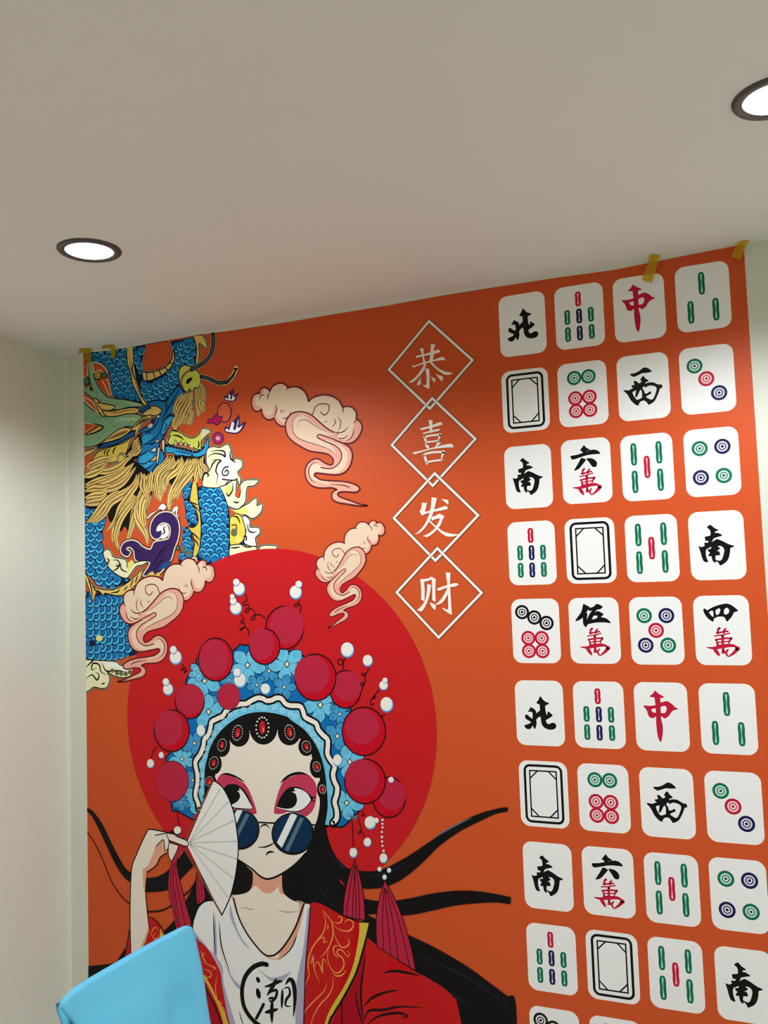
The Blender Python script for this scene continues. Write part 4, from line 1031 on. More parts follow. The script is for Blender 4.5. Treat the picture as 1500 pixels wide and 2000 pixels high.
('dragon/foam_cloud',"""Z k 14.0 /1501,3852 1537,3865 /1590,3900 1607,3891 1606,3846 /1641,3855 1654,3843 1631,3791 1569,3757 1517,3783 /1429,3819
F yw /1501,3852 1537,3865 /1590,3900 1607,3891 1606,3846 /1641,3855 1654,3843 1631,3791 1569,3757 1517,3783 /1429,3819
F yl /1376,3837 1430,3826 1510,3844 1527,3828 1508,3791 1438,3803"""),
('dragon/foam_cloud',"""Z k 14.0 1429,3796 1481,3762 1501,3693 1495,3625 1459,3581 1405,3569 1370,3586 /1375,3768
F yv2 1429,3796 1481,3762 1501,3693 1495,3625 1459,3581 1405,3569 1370,3586 /1375,3768
T k 11.9 1393,3779 1437,3772 1462,3718
L k 7.9 1387,3714 1427,3712 1426,3666
E hd2 1406,3660 28,-1 -1,-30"""),
('dragon/foam_cloud',"""Z k 14.0 /1481,3774 1512,3772 1542,3736 1537,3699 /1550,3687 1619,3679 1622,3641 1587,3613 /1594,3553 1546,3555 1494,3580 1504,3625 /1514,3670
F w /1481,3774 1512,3772 1542,3736 1537,3699 /1550,3687 1619,3679 1622,3641 1587,3613 /1594,3553 1546,3555 1494,3580 1504,3625 /1514,3670
T k 10.8 1520,3730 1532,3669 1566,3652 1601,3658
T k 10.8 1478,3618 1504,3632 1512,3602 1495,3595
E yl 1442,3609 25,-1 -1,-29
E db 1474,3552 30,-1 -1,-36
E w 1489,3557 7,0 0,-8"""),
('dragon/foam_cloud',"""Z k 14.1 /1370,3563 1459,3566 1511,3541 1581,3546 /1598,3522 1457,3506 1368,3487
F yw /1370,3563 1459,3566 1511,3541 1581,3546 /1598,3522 1457,3506 1368,3487
T k 10.9 1369,3548 1414,3546 1458,3551"""),
('dragon/foam_cloud',"""Z k 13.7 /1615,3522 1633,3543 1676,3550 1762,3541 /1757,3523 /1718,3517
F yw /1615,3522 1633,3543 1676,3550 1762,3541 /1757,3523 /1718,3517"""),
('dragon/foam_cloud',"""Z k 15.7 /-11,2714 71,2711 163,2707 294,2700 344,2673 /472,2643 /452,2607 392,2585 293,2593 /203,2632 232,2576 211,2513 160,2496 79,2506 -14,2477
F yw /-11,2714 71,2711 163,2707 294,2700 344,2673 /472,2643 /452,2607 392,2585 293,2593 /203,2632 232,2576 211,2513 160,2496 79,2506 -14,2477
F w /163,2699 284,2696 344,2665 442,2634 /393,2626 314,2657 213,2664
T k 13.3 -2,2654 61,2703 81,2711
T k 13.1 111,2655 60,2638 71,2687 132,2679 152,2623 212,2600
T k 13.2 -3,2565 60,2598 110,2559 131,2599 91,2623
T k 13.1 163,2695 203,2632 313,2633 383,2626
T k 12.0 151,2527 191,2536"""),
('dragon/bead',"""E hd2 263,2633 22,0 0,-16"""),
('dragon/bead',"""E hd2 308,2613 20,0 0,-17"""),
('dragon/bead',"""E hd2 348,2610 20,0 0,-17"""),
('dragon/bead',"""E hd2 392,2610 22,0 0,-19"""),
('dragon/bead',"""E hd2 437,2623 24,0 0,-19"""),
('dragon/bead',"""E yl 137,2886 33,0 0,-24"""),
('dragon/bead',"""E db 68,2848 35,0 0,-24"""),
('dragon/bead',"""E hd2 953,3550 22,-1 -1,-26"""),
('dragon/bead',"""E hd2 999,3521 21,-1 0,-20"""),
('dragon/bead',"""E k 901,3568 21,-1 0,-23
E hd2 901,3568 14,-1 0,-17"""),
('dragon/bead',"""E k 1049,3476 33,-1 0,-23
E cr 1049,3472 26,-1 0,-23
E hd2 1049,3467 15,-1 0,-14"""),
('pearl_flame',"""E pu 1342,4568 63,-7 -2,-77
E o2 1342,4568 55,-6 -2,-70
F pu /1342,4666 1346,4689 1370,4693 /1374,4715 1386,4703 1397,4718 /1431,4742 1426,4705 1438,4692 /1473,4706 1456,4680 1444,4652 1415,4641 1371,4652
F w /1348,4667 1362,4678 1376,4664 /1384,4702 1402,4690 1396,4669 1407,4660 /1422,4698 1427,4680 1436,4671 /1447,4678 1432,4654 1414,4649 1373,4658
F pu /1339,4428 1346,4458 1378,4452 /1392,4491 1410,4478 1428,4499 /1469,4539 1476,4482 1463,4454 1481,4463 /1531,4483 1500,4426 1449,4396 1372,4408
F w /1347,4429 1362,4444 1383,4430 /1405,4490 1428,4476 1418,4438 1437,4428 /1464,4507 1465,4476 1454,4450 1471,4440 /1501,4461 1484,4428 1444,4405 1374,4417
Z pu 15.4 /1196,4503 1201,4526 1229,4527 1276,4557 1293,4532 /1321,4537 1302,4500 /1274,4483 1238,4503
F mg /1196,4503 1201,4526 1229,4527 1276,4557 1293,4532 /1321,4537 1302,4500 /1274,4483 1238,4503
E pu 1281,4377 51,-5 -1,-47
E mg2 1281,4377 42,-4 -1,-39
E pu 1281,4377 29,-3 -1,-25
E pk 1281,4377 22,-2 0,-19""")]
ART_WOMAN = [
('woman/hair',"""F k /1265,1017 1091,1152 1063,1554 1095,1779 /1101,1816 1108,1928 1132,1996 1165,2087 1230,2179 1321,2257 1436,2319 1558,2349 1686,2349 1811,2327 1873,2311 1957,2235 2043,2133 2095,2008 2115,1876 2123,1737 2108,1646 /2102,1583 2115,1515 2141,1441 2182,1379 2228,1339 2289,1311 /2415,1309 /2411,1197 2234,1182 /2204,972 2096,1045 1978,1059 /1920,1032 1775,1058
F k /2112,1411 2164,1360 2227,1328 2290,1311 2374,1309 2458,1317 2541,1344 2634,1394 2747,1463 2889,1561 3009,1642 3137,1715 3261,1768 3397,1804 /3400,1776 3326,1758 3231,1711 3086,1633 2937,1527 2835,1429 2732,1338 2629,1264 2516,1216 2412,1195 2349,1191 /2263,1127 /2048,1103
F k /2212,1177 2263,1136 2378,1126 2471,1123 2594,1137 2736,1173 2875,1214 3022,1246 3164,1260 3304,1256 /3401,1247 /3397,1204 3301,1204 3161,1183 3018,1152 2871,1106 2732,1064 2621,1045 2489,1039 2385,1020 /2258,969 /2153,1021
F k /2365,1032 2447,1007 2528,982 2677,932 2814,891 2957,839 3097,779 3233,703 3340,640 3404,575 /3372,-109 /2914,-201 /2850,569 /2359,861
T bh 12.2 2123,1412 2175,1361 2238,1320 2269,1309
T bh 9.9 2363,1285 2425,1280 2498,1298 2581,1329 2685,1394
T gy 9.4 2899,1571 2969,1617 3068,1674 3165,1721
T bh 11.4 2712,816 2858,782 3010,741 3140,690 3257,630 3364,561
T bh 11.4 2728,711 2853,658 2957,603 3059,557 3133,525
T bh 8.2 2009,1231 2070,1125 2185,1016
T r 12.1 2190,1238 2213,1214 2239,1198
F k /-7,1559 38,1552 98,1505 167,1425 246,1299 323,1191 371,1134 /429,1103 /428,1034 380,1051 322,1099 254,1184 186,1294 117,1405 47,1502 /-7,1543
F k /558,1080 648,1097 724,1130 781,1173 856,1247 913,1312 /922,1335 /1011,1225 937,1159 872,1100 778,1024 684,995 /556,977
T bh 6.8 571,1016 685,1037 779,1084
L k 7.6 -9,1388 65,1307 145,1190 222,1043 290,958 358,900 411,872
L k 11.3 565,835 663,849 738,874 794,907
L k 12.0 897,985 962,1036 1018,1111
F k /1024,1182 999,1084 924,958 811,798 /717,712 /744,679 /974,751 994,819 1041,920 1091,967 /1185,979 /1107,1102"""),
('woman/hair',"""F k /-8,360 110,383 258,421 405,486 /418,-559 /-18,-643"""),
('woman/robe_sleeve',"""F rb /577,800 643,782 698,732 /726,691 /677,566 /544,534 575,688
T k 9.2 575,804 643,782 698,734 730,684
F y /689,727 707,696 /721,679 /673,636 683,679
T gd 6.8 594,656 613,700 642,732 670,707
T gd 6.8 655,690 622,671 631,642 664,661 674,681
F rb /398,681 /432,670 /429,474 /352,464 373,572
L k 8.3 399,681 383,604 357,495"""),
('woman/robe_lapel',"""F rb /991,713 /1094,633 1180,556 1209,480 1222,365 1269,232 /1326,68 /1392,-441 /1090,-501 /1102,31 /1050,492
F rd /1082,328 1118,292 1187,177 /1219,50 /1102,31
F y /1059,434 1109,366 1149,305 1198,221 /1247,79 /1296,87 1233,218 1174,300 1135,369 /1075,445
L k 13.6 1068,385 1103,323 1153,255 1192,178 1230,68
T gd 8.6 1047,618 1067,562 1097,536
T gd 8.5 1064,578 1078,605
T gd 8.6 1053,539 1143,513 1174,509 1143,486
T gd 8.5 1070,486 1120,478 1133,446 1090,430 1080,454
T gd 8.4 1183,460 1169,374 1179,293 1217,265 1193,236 1243,178
T gd 8.4 1203,221 1229,242 1250,187 1262,140"""),
('woman/robe',"""F rb /2392,880 2451,843 2539,795 2626,749 2740,699 2797,681 2853,656 2931,621 2990,573 3021,507 /3126,-107 /1854,-357 /2258,517
F rd /2385,834 2351,744 2324,660 2258,528 /2180,414 /2081,221 /1918,-345 /2388,-252 /2347,265 2331,421 2338,555 2368,720
F rm /2543,743 2614,747 2677,704 /2577,706 2529,667
L k 9.0 2390,882 2451,844 2539,797 2626,750 2740,701 2797,684 2853,661
T k 17.7 2495,655 2576,682 2670,684 2768,677
T m2 17.5 2613,567 2500,531 2408,481 2349,419
T m2 16.6 2379,769 2350,637 2333,528 2334,422 2351,297
T m2 13.9 2290,527 2303,417 2325,341 2343,291
L m2 9.8 2185,415 2181,248
T m2 17.9 2345,317 2375,386 2418,408 2496,421 2615,459 2789,479
T m2 17.9 2366,300 2434,361 2525,400 2613,418 2665,408 2615,386
F rb /1964,1026 /1952,1045 1994,1062 2051,1057 2132,1028 2225,992 /2328,969 /2347,963 2322,794 2262,652 2183,479 /2062,218 /1854,-357 /1854,-357 /1887,190 1890,409 1905,575 1926,743 1951,911
F rr /2298,968 2334,967 2325,869 2289,720 2242,601 2190,507 2144,430 /2185,560 2246,703 2281,842
L k 7.2 1948,1048 1994,1064 2051,1059 2132,1030 2225,994 2329,971
L k 5.1 1966,1026 1952,911 1927,743 1906,575 1890,409 1889,190 1854,-357
F y /2333,967 /2389,971 2406,969 2410,955 2387,893 2353,798 2319,697 2292,629 2246,542 2181,436 2122,346 /2062,229 /1880,-352 /1848,-359 /2038,225 2078,329 2131,418 2196,513 2249,607 2289,709 2317,820 2334,914
L k 15.2 2412,961 2390,888 2358,788 2325,692 2295,619 2246,531 2181,425 2122,336 2068,225 1893,-350
L k 6.3 2333,968 2390,973 2411,968
T gd 8.9 2056,1021 2071,980 2079,937 2061,869 2018,815 1971,754 1944,690 1932,623 1940,569 1919,517 1902,481
T gd 8.9 2056,1021 2093,983 2123,948 2134,900 2129,845 2099,776 2059,722 2023,690
T gd 8.9 2126,948 2167,942 2198,954 2205,979 2187,988 2171,975
T gd 8.9 2135,933 2172,905 2234,896 2271,911 2291,946 2273,974 2236,967 2220,943
T gd 8.9 2137,884 2157,832 2193,788 2230,793 2253,817 2253,839 2232,852
T gd 7.8 2021,812 2050,832 2066,829 2062,801 2094,816
T gd 8.9 2119,817 2091,742 2089,682 2113,631 2150,609 2188,631 2211,677 2197,718 2163,735 2167,763 2198,767 2228,739 2247,730 2251,758 2229,771
T gd 8.8 2181,792 2149,788 2133,769 2141,733 2172,707
T gd 8.8 2121,605 2149,590 2193,602 2228,639
T gd 9.0 1942,635 1962,660 1974,700 1980,618 /2018,523
T gd 9.0 1980,618 2010,666 /2046,592 2045,660 2058,689 2088,649
T gd 8.3 2097,928 2093,887
T gd 7.7 2118,591 2122,524 2082,448 2017,379 1964,294 1935,208
T gd 7.7 2079,540 2051,476 1973,399 1907,329 1893,294"""),
('woman/shirt',"""F w /994,833 1033,918 1096,968 1169,982 /1339,1032 /1915,1044 1962,1026 1943,855 1919,691 1905,529 /1881,159 /1859,-350 /1392,-441 /1321,67 1297,136 1260,255 1227,391 1209,497 1115,627 992,739
F lv /1960,1026 1937,774 1912,610 /1881,159 /1859,-350 /1789,-363 /1818,149 1827,358 1843,521 1891,704 1925,893 1940,1000
F lv /1309,978 1335,881 1383,770 1451,695 /1487,674 1421,704 1358,783 1305,886
F lv /1207,849 1214,682 1252,553 1315,462 1374,417 /1381,390 1334,413 1264,521 1213,665
F lv /992,743 1115,630 1210,504 1227,391 1268,190 /1316,66 /1358,73 1290,260 1238,418 1231,525 1156,607 991,709
F lv /1517,556 1594,518 1642,507 1710,526 /1805,573 1728,492 1680,475 1613,494
F lv /1178,905 1185,762 1186,594 /1155,599 1164,760
T k 9.1 1162,907 1165,760 1174,593
T k 10.1 1212,845 1227,667 1300,481
T k 9.5 1887,977 1847,819 1792,715 1689,626
T k 7.7 1365,238 1383,184 1407,130
L k 12.3 1339,1015 1378,890 1443,786 1530,697 1588,657 1637,654 1686,677 1755,747 1834,862 1887,977 1913,1040
L k 6.9 994,833 1033,918 1096,968 1169,982
L k 8.4 1964,1025 1944,855 1921,692 1906,529 1883,160 1859,-350
T lv 7.3 1473,595 1517,556"""),
('woman/shirt_emblem',"""L k 32.5 1603,590 1557,589 1487,554 1426,487 1396,407 1394,333 1410,270 1451,216 1507,177 1584,147
T k 32.7 1518,495 1539,457
T k 39.2 1520,419 1536,346
T k 23.9 1577,436 1631,454 1695,487 1727,496
T k 26.9 1681,510 1650,452 1598,378
T k 20.6 1595,379 1630,409 1678,426 1667,374 1628,342 1611,366
T k 17.3 1609,360 1660,374
L k 21.7 1569,315 1538,261 1507,210
T k 27.1 1575,259 1626,277 1689,303
T k 30.1 1643,361 1634,280 1634,195
T k 35.2 1749,473 1784,515 1814,492 1823,397 1807,263
T k 22.5 1725,443 1721,382 1715,305
T k 19.2 1729,444 1775,458 1783,415 1754,375 1748,334 1795,335"""),
('woman/neck',"""F s /1503,1228 1499,1142 1465,1085 1396,1056 /1319,1037 1350,933 1399,845 1457,767 1515,704 1581,652 1630,634 1672,634 /1714,646 1764,694 1815,763 1867,859 1898,953 1917,1045 /1840,1058 1775,1086 1748,1125 /1744,1230 1630,1240
F sp /1319,1037 1339,1036 1359,941 1408,839 1465,761 1532,695 1598,651 1664,638 1731,669 /1714,646 1672,633 1630,633 1581,652 1515,704 1457,767 1399,845 1350,933
F sp /1917,1045 1873,1051 1875,999 1857,928 1809,839 1766,764 1706,686 /1714,646 1764,694 1815,763 1867,859 1898,953
F sp /1503,1217 /1744,1227 1748,1125 1775,1086 /1722,1094 1711,1137 1694,1116 1651,1088 1609,1078 1576,1089 1547,1111 1517,1122 1491,1098 /1465,1081 1499,1142
F s /1517,1122 1547,1113 1576,1091 1609,1079 1651,1088 1687,1114 1711,1134 1726,1088 /1774,1044 /1480,1012 /1487,1091
T td 4.8 1380,954 1436,962 1479,954 1515,966
T td 4.6 1700,976 1772,970 1872,985
T k 7.6 1503,1219 1497,1138 1465,1083 1396,1054 1325,1039
T k 9.2 1744,1230 1749,1125 1775,1086 1834,1057 1914,1044
L k 12.3 1339,1015 1378,890 1443,786 1530,697 1588,657 1637,654 1686,677 1755,747 1834,862 1887,977 1913,1040"""),
('woman/face',"""F s /1733,2235 1683,2247 1577,2243 1503,2219 1407,2186 1331,2139 1281,2085 1235,2020 1216,1941 1201,1881 1176,1784 1189,1564 1273,1351 /1337,1317 1393,1289 1444,1258 1503,1221 1553,1194 1603,1181 1629,1180 1662,1190 1717,1220 1814,1283 1881,1338 1935,1385 /2009,1551 2039,1627 2058,1726 2060,1772 2058,1838 /2068,1916 2031,1991 2009,2064 1954,2129 1906,2184 1825,2216
L k 13.4 1389,1290 1444,1265 1503,1235 1553,1201 1595,1184 1629,1182 1688,1201 1747,1232 1814,1275 1881,1330 1935,1385
F ep /1691,1642 1696,1689 1725,1780 1758,1850 1782,1876 1844,1910 1905,1928 1959,1930 1994,1916 2028,1877 2039,1831 2034,1779 2023,1727 1998,1679 1968,1652 1944,1640 1891,1659 1800,1660 /1776,1649 1727,1640
F k /1744,1854 1777,1893 1826,1925 1881,1942 1935,1942 /1988,1920 1941,1928 1893,1925 1838,1910 1788,1880
F k /1711,1684 1736,1739 1774,1794 1817,1829 1866,1839 1914,1833 1961,1808 2004,1772 /1996,1751 1970,1720 1927,1685 1879,1663 1831,1661 1776,1669
F w /1713,1684 1742,1740 1786,1792 1841,1825 1890,1828 1937,1815 1971,1791 /1990,1757 1970,1728 1928,1692 1879,1672 1831,1669 1776,1674
F k /1716,1690 1732,1734 1767,1786 1811,1825 /1866,1837 1858,1820 /1872,1810 1850,1805 1841,1801 1865,1792 1877,1769 1878,1738 1862,1709 1831,1689 1789,1682 1752,1684
T k 9.3 1984,1779 2007,1774 2034,1778
T m2 9.3 1992,1759 2007,1751 2024,1749
F ep /1200,1823 1234,1876 1274,1895 1325,1888 1395,1864 1452,1835 1489,1789 1518,1727 1541,1668 /1548,1632 1509,1623 1472,1645 /1447,1656 /1300,1640 /1199,1779
F k /1238,1880 1274,1900 1319,1903 1370,1890 1421,1868 /1463,1841 1421,1856 1370,1875 1312,1887 1274,1891
F k /1265,1783 1304,1818 1369,1828 1416,1811 1457,1779 1493,1728 /1520,1668 1479,1653 1441,1653 1364,1653 /1313,1668
F w /1320,1679 1354,1757 1387,1780 /1410,1802 1444,1770 1474,1730 /1514,1670 1492,1661 1441,1660 1365,1660 /1339,1670
F k /1271,1788 1311,1816 1362,1824 /1412,1807 1404,1792 /1414,1782 1388,1780 1406,1765 1410,1739 1391,1710 1365,1692 /1333,1678 1302,1732
T k 11.8 1573,1531 1595,1553 1626,1557 1655,1530
T k 11.1 1546,1395 1609,1402 1659,1422 1691,1441
T k 15.1 1615,1343 1633,1364 1658,1373 1687,1372"""),
('woman/hair_fringe',"""E k 1619,2241 117,4 -3,-120
E k 1411,2190 92,3 -2,-93
E k 1264,2100 71,3 -2,-83
E k 1187,1964 72,4 -2,-79
E k 1151,1834 59,3 -1,-52
E k 1831,2217 93,3 -3,-92
E k 1966,2124 64,3 -2,-67
E k 2044,1985 56,3 -2,-75
E k 2090,1836 50,3 -2,-70
E k 1735,2285 101,3 -2,-58
F k /2067,1909 2131,1877 /2121,1578 /2001,1554 2035,1627 2059,1725 /2058,1775
F k /2004,2060 2050,2090 /2132,1898 /2060,1908"""),
('woman/hair_jewel',"""J r 1611,2242 0.853,0.030 -0.020,-0.728 28 66 62 100 15 9 0"""),
('woman/hair_jewel',"""J r 1400,2197 0.875,0.033 -0.018,-0.737 24 46 48 74 18 6 12"""),
('woman/hair_jewel',"""J r 1264,2103 0.889,0.038 -0.017,-0.741 19 34 42 60 18 5 15"""),
('woman/hair_jewel',"""J r 1189,1970 0.895,0.045 -0.017,-0.743 19 34 42 62 18 5 15"""),
('woman/hair_jewel',"""J r 1146,1835 0.899,0.052 -0.017,-0.742 26 32 38 45 18 4 20"""),
('woman/hair_jewel',"""J r 1835,2217 0.830,0.031 -0.021,-0.718 24 47 47 72 18 6 -12"""),
('woman/hair_jewel',"""J r 1966,2122 0.816,0.035 -0.022,-0.710 19 34 42 56 18 5 -15"""),
('woman/hair_jewel',"""J r 2043,1988 0.806,0.042 -0.022,-0.705 20 33 36 48 22 4 -12"""),
('woman/hair_jewel',"""J r 2084,1836 0.801,0.049 -0.022,-0.700 19 28 32 42 22 4 -12"""),
('woman/headdress',"""F h /991,1549 918,1577 849,1602 808,1625 /763,1986 859,2104 933,2335 /956,2563 976,2598 1013,2610 /1051,2694 1080,2736 /1304,2681 /1378,2793 1409,2808 1440,2838 1466,2827 1497,2831 /1570,2794 /1866,2787 1883,2801 1904,2787 /1915,2751 1932,2762 1964,2751 /2146,2581 /2318,2395 /2380,2071 /2373,1748 2360,1706 /2292,1646 2264,1613 2232,1593 2197,1587 2154,1597 /2102,1590 2123,1737 2115,1876 2095,2008 2043,2133 1957,2235 1873,2311 1811,2327 1686,2349 1558,2349 1436,2319 1321,2257 1230,2179 1165,2087 1132,1996 1108,1928 1101,1816 /1085,1734
Z k 11.0 /991,1549 918,1577 849,1602 808,1625 /763,1986 859,2104 933,2335 /956,2563 976,2598 1013,2610 /1051,2694 1080,2736 /1304,2681 /1378,2793 1409,2808 1440,2838 1466,2827 1497,2831 /1570,2794 /1866,2787 1883,2801 1904,2787 /1915,2751 1932,2762 1964,2751 /2146,2581 /2318,2395 /2380,2071 /2373,1748 2360,1706 /2292,1646 2264,1613 2232,1593 2197,1587 2154,1597 /2102,1590"""),
('woman/headdress_flower',"""W mb 1677,2647 0.851,0.009 -0.020,-0.732 110 .9"""),
('woman/headdress_flower',"""W lb 1498,2686 0.870,0.007 -0.019,-0.740 160 .2"""),
('woman/headdress_flower',"""W lb 1826,2696 0.836,0.006 -0.021,-0.726 165 .5"""),
('woman/headdress_flower',"""W mb 1572,2545 0.861,0.014 -0.019,-0.735 95 .3"""),
('woman/headdress_flower',"""W mb 1799,2533 0.837,0.015 -0.021,-0.724 110 0"""),
('woman/headdress_flower',"""W mb 1337,2577 0.886,0.013 -0.018,-0.746 80 .3"""),
('woman/headdress_flower',"""W lb 1122,2566 0.909,0.014 -0.016,-0.755 150 .5"""),
('woman/headdress_flower',"""W lb 1068,2633 0.915,0.010 -0.016,-0.759 90 .2"""),
('woman/headdress_flower',"""W mb 1230,2388 0.895,0.023 -0.017,-0.747 110 .3"""),
('woman/headdress_flower',"""W lb 1153,2341 0.903,0.026 -0.017,-0.750 155 .9"""),
('woman/headdress_flower',"""W lb 2084,2415 0.806,0.020 -0.022,-0.710 165 .45"""),
('woman/headdress_flower',"""W mb 2234,2356 0.791,0.023 -0.023,-0.702 105 .2"""),
('woman/headdress_flower',"""W mb 2211,2204 0.791,0.031 -0.023,-0.701 130 .1"""),
('woman/headdress_flower',"""W lb 2300,2033 0.781,0.039 -0.023,-0.694 150 .6"""),
('woman/headdress_flower',"""W lb 2267,1754 0.781,0.053 -0.023,-0.691 150 .2
F gy /2274,1675 2313,1671 2347,1677 /2331,1642 2304,1654"""),
('woman/headdress_flower',"""W lb 908,1985 0.926,0.045 -0.015,-0.755 120 .4"""),
('woman/headdress_flower',"""W mb 1022,2106 0.915,0.038 -0.016,-0.752 115 .1"""),
('woman/headdress_flower',"""W mb 1003,1833 0.914,0.053 -0.016,-0.749 90 .5"""),
('woman/headdress_flower',"""W lb 1017,1692 0.911,0.060 -0.016,-0.746 125 .3"""),
('woman/headdress_flower',"""W mb 890,1665 0.924,0.062 -0.015,-0.751 78 .1"""),
('woman/headdress_band',"""F lb /1066,1695 1040,1734 1055,1814 1057,1881 1040,1955 1050,1985 1087,2032 1116,2093 1126,2138 1163,2177 1182,2230 1192,2267 1233,2291 1286,2315 1323,2349 1368,2377 1429,2397 1482,2405 1526,2425 1578,2447 1621,2442 1654,2429 1697,2436 1731,2450 1773,2447 1805,2414 1847,2400 1921,2402 1945,2371 1960,2328 2000,2308 2048,2285 2063,2246 2094,2212 2133,2179 2135,2136 2130,2080 2152,2039 2183,1999 2169,1942 2179,1894 2198,1854 2192,1805 2175,1755 2189,1700 2187,1645 2154,1604 /2126,1593 /2094,1593 2108,1646 2121,1737 2115,1876 2095,2008 2043,2133 1957,2235 1852,2300 1811,2327 1686,2349 1558,2349 1436,2319 1321,2257 1230,2179 1165,2087 1132,1996 1112,1928 1106,1854 1099,1742
L k 61.5 1051,1627 1043,1671 1024,1730 1042,1813 1043,1880 1027,1954 1036,1984 1074,2031 1102,2092 1112,2137 1149,2176 1168,2229 1178,2267 1224,2291 1278,2315 1305,2349 1359,2384 1430,2404 1482,2409 1526,2432 1578,2452 1621,2448 1654,2434 1697,2440 1731,2455 1773,2452 1806,2417 1847,2404 1921,2402 1945,2371 1960,2328 2000,2308 2048,2285 2063,2246 2094,2212 2133,2179 2135,2136 2130,2080 2152,2039 2183,1999 2169,1942 2179,1894 2198,1854 2192,1805 2175,1755 2189,1700 2187,1645 2158,1608
L s2 33.0 1054,1628 1045,1671 1024,1730 1042,1813 1043,1880 1027,1954 1036,1984 1074,2031 1102,2092 1112,2137 1149,2176 1168,2229 1178,2267 1224,2291 1278,2315 1305,2349 1359,2384 1430,2404 1482,2409 1526,2432 1578,2452 1621,2448 1654,2434 1697,2440 1731,2455 1773,2452 1806,2417 1847,2404 1921,2402 1945,2371 1960,2328 2000,2308 2048,2285 2063,2246 2094,2212 2133,2179 2135,2136 2130,2080 2152,2039 2183,1999 2169,1942 2179,1894 2198,1854 2192,1805 2175,1755 2189,1700 2187,1645 2158,1612
L k 9.9 2092,1591 2126,1590 2170,1599
M pb 26.2 1245,2232 1194,2182 1157,2130 1129,2071 1114,2012 1083,1946 1078,1874 1074,1815 1072,1755 1290,2278 1340,2320 1389,2340 1459,2363 1525,2382 1585,2390 1636,2378 1717,2387 1779,2366 1845,2345 1886,2326 1942,2278 1986,2247 2021,2209 2052,2168 2075,2134"""),
('woman/pompom',"""B 1813,2954 0.839,-0.007 -0.021,-0.730 190 216 20 -22 168 188"""),
('woman/pompom',"""B 1644,2820 0.856,-0.000 -0.020,-0.736 155 180 -27 -25 122 152"""),
('woman/pompom',"""B 1223,2725 0.899,0.005 -0.017,-0.753 176 216 -18 -12 145 186"""),
('woman/pompom',"""B 986,2412 0.922,0.022 -0.016,-0.759 147 174 0 -22 140 148"""),
('woman/pompom',"""B 1332,2457 0.885,0.019 -0.018,-0.744 113 132 0 -2 110 128"""),
('woman/pompom',"""B 2283,2527 0.787,0.015 -0.024,-0.702 158 190 18 -30 140 148"""),
('woman/pompom',"""B 2050,2605 0.812,0.011 -0.022,-0.714 206 234 -35 -30 170 184"""),
('woman/pompom',"""B 2584,1813 0.751,0.049 -0.025,-0.678 166 204 32 -25 134 146"""),
('woman/pompom',"""B 2413,2245 0.772,0.028 -0.024,-0.692 217 243 -18 -45 166 174"""),
('woman/pompom',"""B 2409,1908 0.769,0.045 -0.024,-0.687 205 224 -30 -35 162 184"""),
('woman/pompom',"""B 819,2190 0.938,0.034 -0.014,-0.763 177 210 -30 -30 138 172"""),
('woman/pompom',"""B 816,1816 0.934,0.055 -0.014,-0.757 162 200 -2 0 159 194"""),
('woman/pearl',"""V 1442,3239 0.881,-0.022 -0.019,-0.752 58 67"""),
('woman/pearl',"""V 1418,3290 0.884,-0.025 -0.019,-0.753 33 37"""),
('woman/pearl',"""V 1410,3098 0.883,-0.015 -0.018,-0.751 58 64"""),
('woman/pearl',"""V 1388,3152 0.886,-0.018 -0.018,-0.753 33 38"""),
('woman/pearl',"""V 1380,3187 0.887,-0.020 -0.018,-0.754 23 26"""),
('woman/pearl',"""V 868,2736 0.938,0.004 -0.015,-0.769 60 71"""),
('woman/pearl',"""V 847,2794 0.941,0.001 -0.015,-0.771 35 41"""),
('woman/pearl',"""V 793,2497 0.944,0.018 -0.014,-0.769 51 61"""),
('woman/pearl',"""V 774,2553 0.946,0.015 -0.014,-0.771 33 38"""),
('woman/pearl',"""V 1434,2574 0.875,0.013 -0.019,-0.741 61 76"""),
('woman/pearl',"""V 1409,2630 0.879,0.010 -0.018,-0.743 38 46"""),
('woman/pearl',"""V 1646,2515 0.853,0.016 -0.020,-0.731 48 56"""),
('woman/pearl',"""V 1914,3203 0.831,-0.020 -0.022,-0.730 61 69"""),
('woman/pearl',"""V 1940,3261 0.829,-0.023 -0.022,-0.729 34 36"""),
('woman/pearl',"""V 2309,2795 0.787,0.001 -0.024,-0.705 66 77"""),
('woman/pearl',"""V 2461,2723 0.771,0.005 -0.025,-0.697 50 59"""),
('woman/pearl',"""V 2574,2557 0.759,0.013 -0.025,-0.690 44 48"""),
('woman/pearl',"""V 2585,2591 0.758,0.011 -0.025,-0.690 26 29"""),
('woman/pearl',"""V 2592,2428 0.756,0.019 -0.025,-0.687 64 76"""),
('woman/pearl',"""V 2208,2038 0.790,0.039 -0.023,-0.698 46 60"""),
('woman/pearl',"""V 2605,1929 0.750,0.043 -0.025,-0.679 28 31"""),
('woman/pearl',"""V 2442,1633 0.763,0.058 -0.024,-0.681 57 67"""),
('woman/pearl',"""V 2486,1652 0.759,0.057 -0.024,-0.680 26 29"""),
('woman/pearl',"""V 2416,1502 0.764,0.065 -0.024,-0.681 39 47"""),
('woman/pearl',"""V 1084,2198 0.909,0.033 -0.016,-0.751 43 61"""),
('woman/pearl',"""V 620,1935 0.957,0.049 -0.013,-0.767 36 46"""),
('woman/pearl',"""V 721,2003 0.946,0.045 -0.014,-0.764 26 33"""),
('woman/pearl',"""V 856,1453 0.926,0.074 -0.015,-0.749 36 44"""),
('woman/pearl',"""V 2308,1424 1.058,0.094 -0.032,-0.935 29 37"""),
('woman/pearl',"""V 2531,1407 1.028,0.094 -0.034,-0.921 29 37"""),
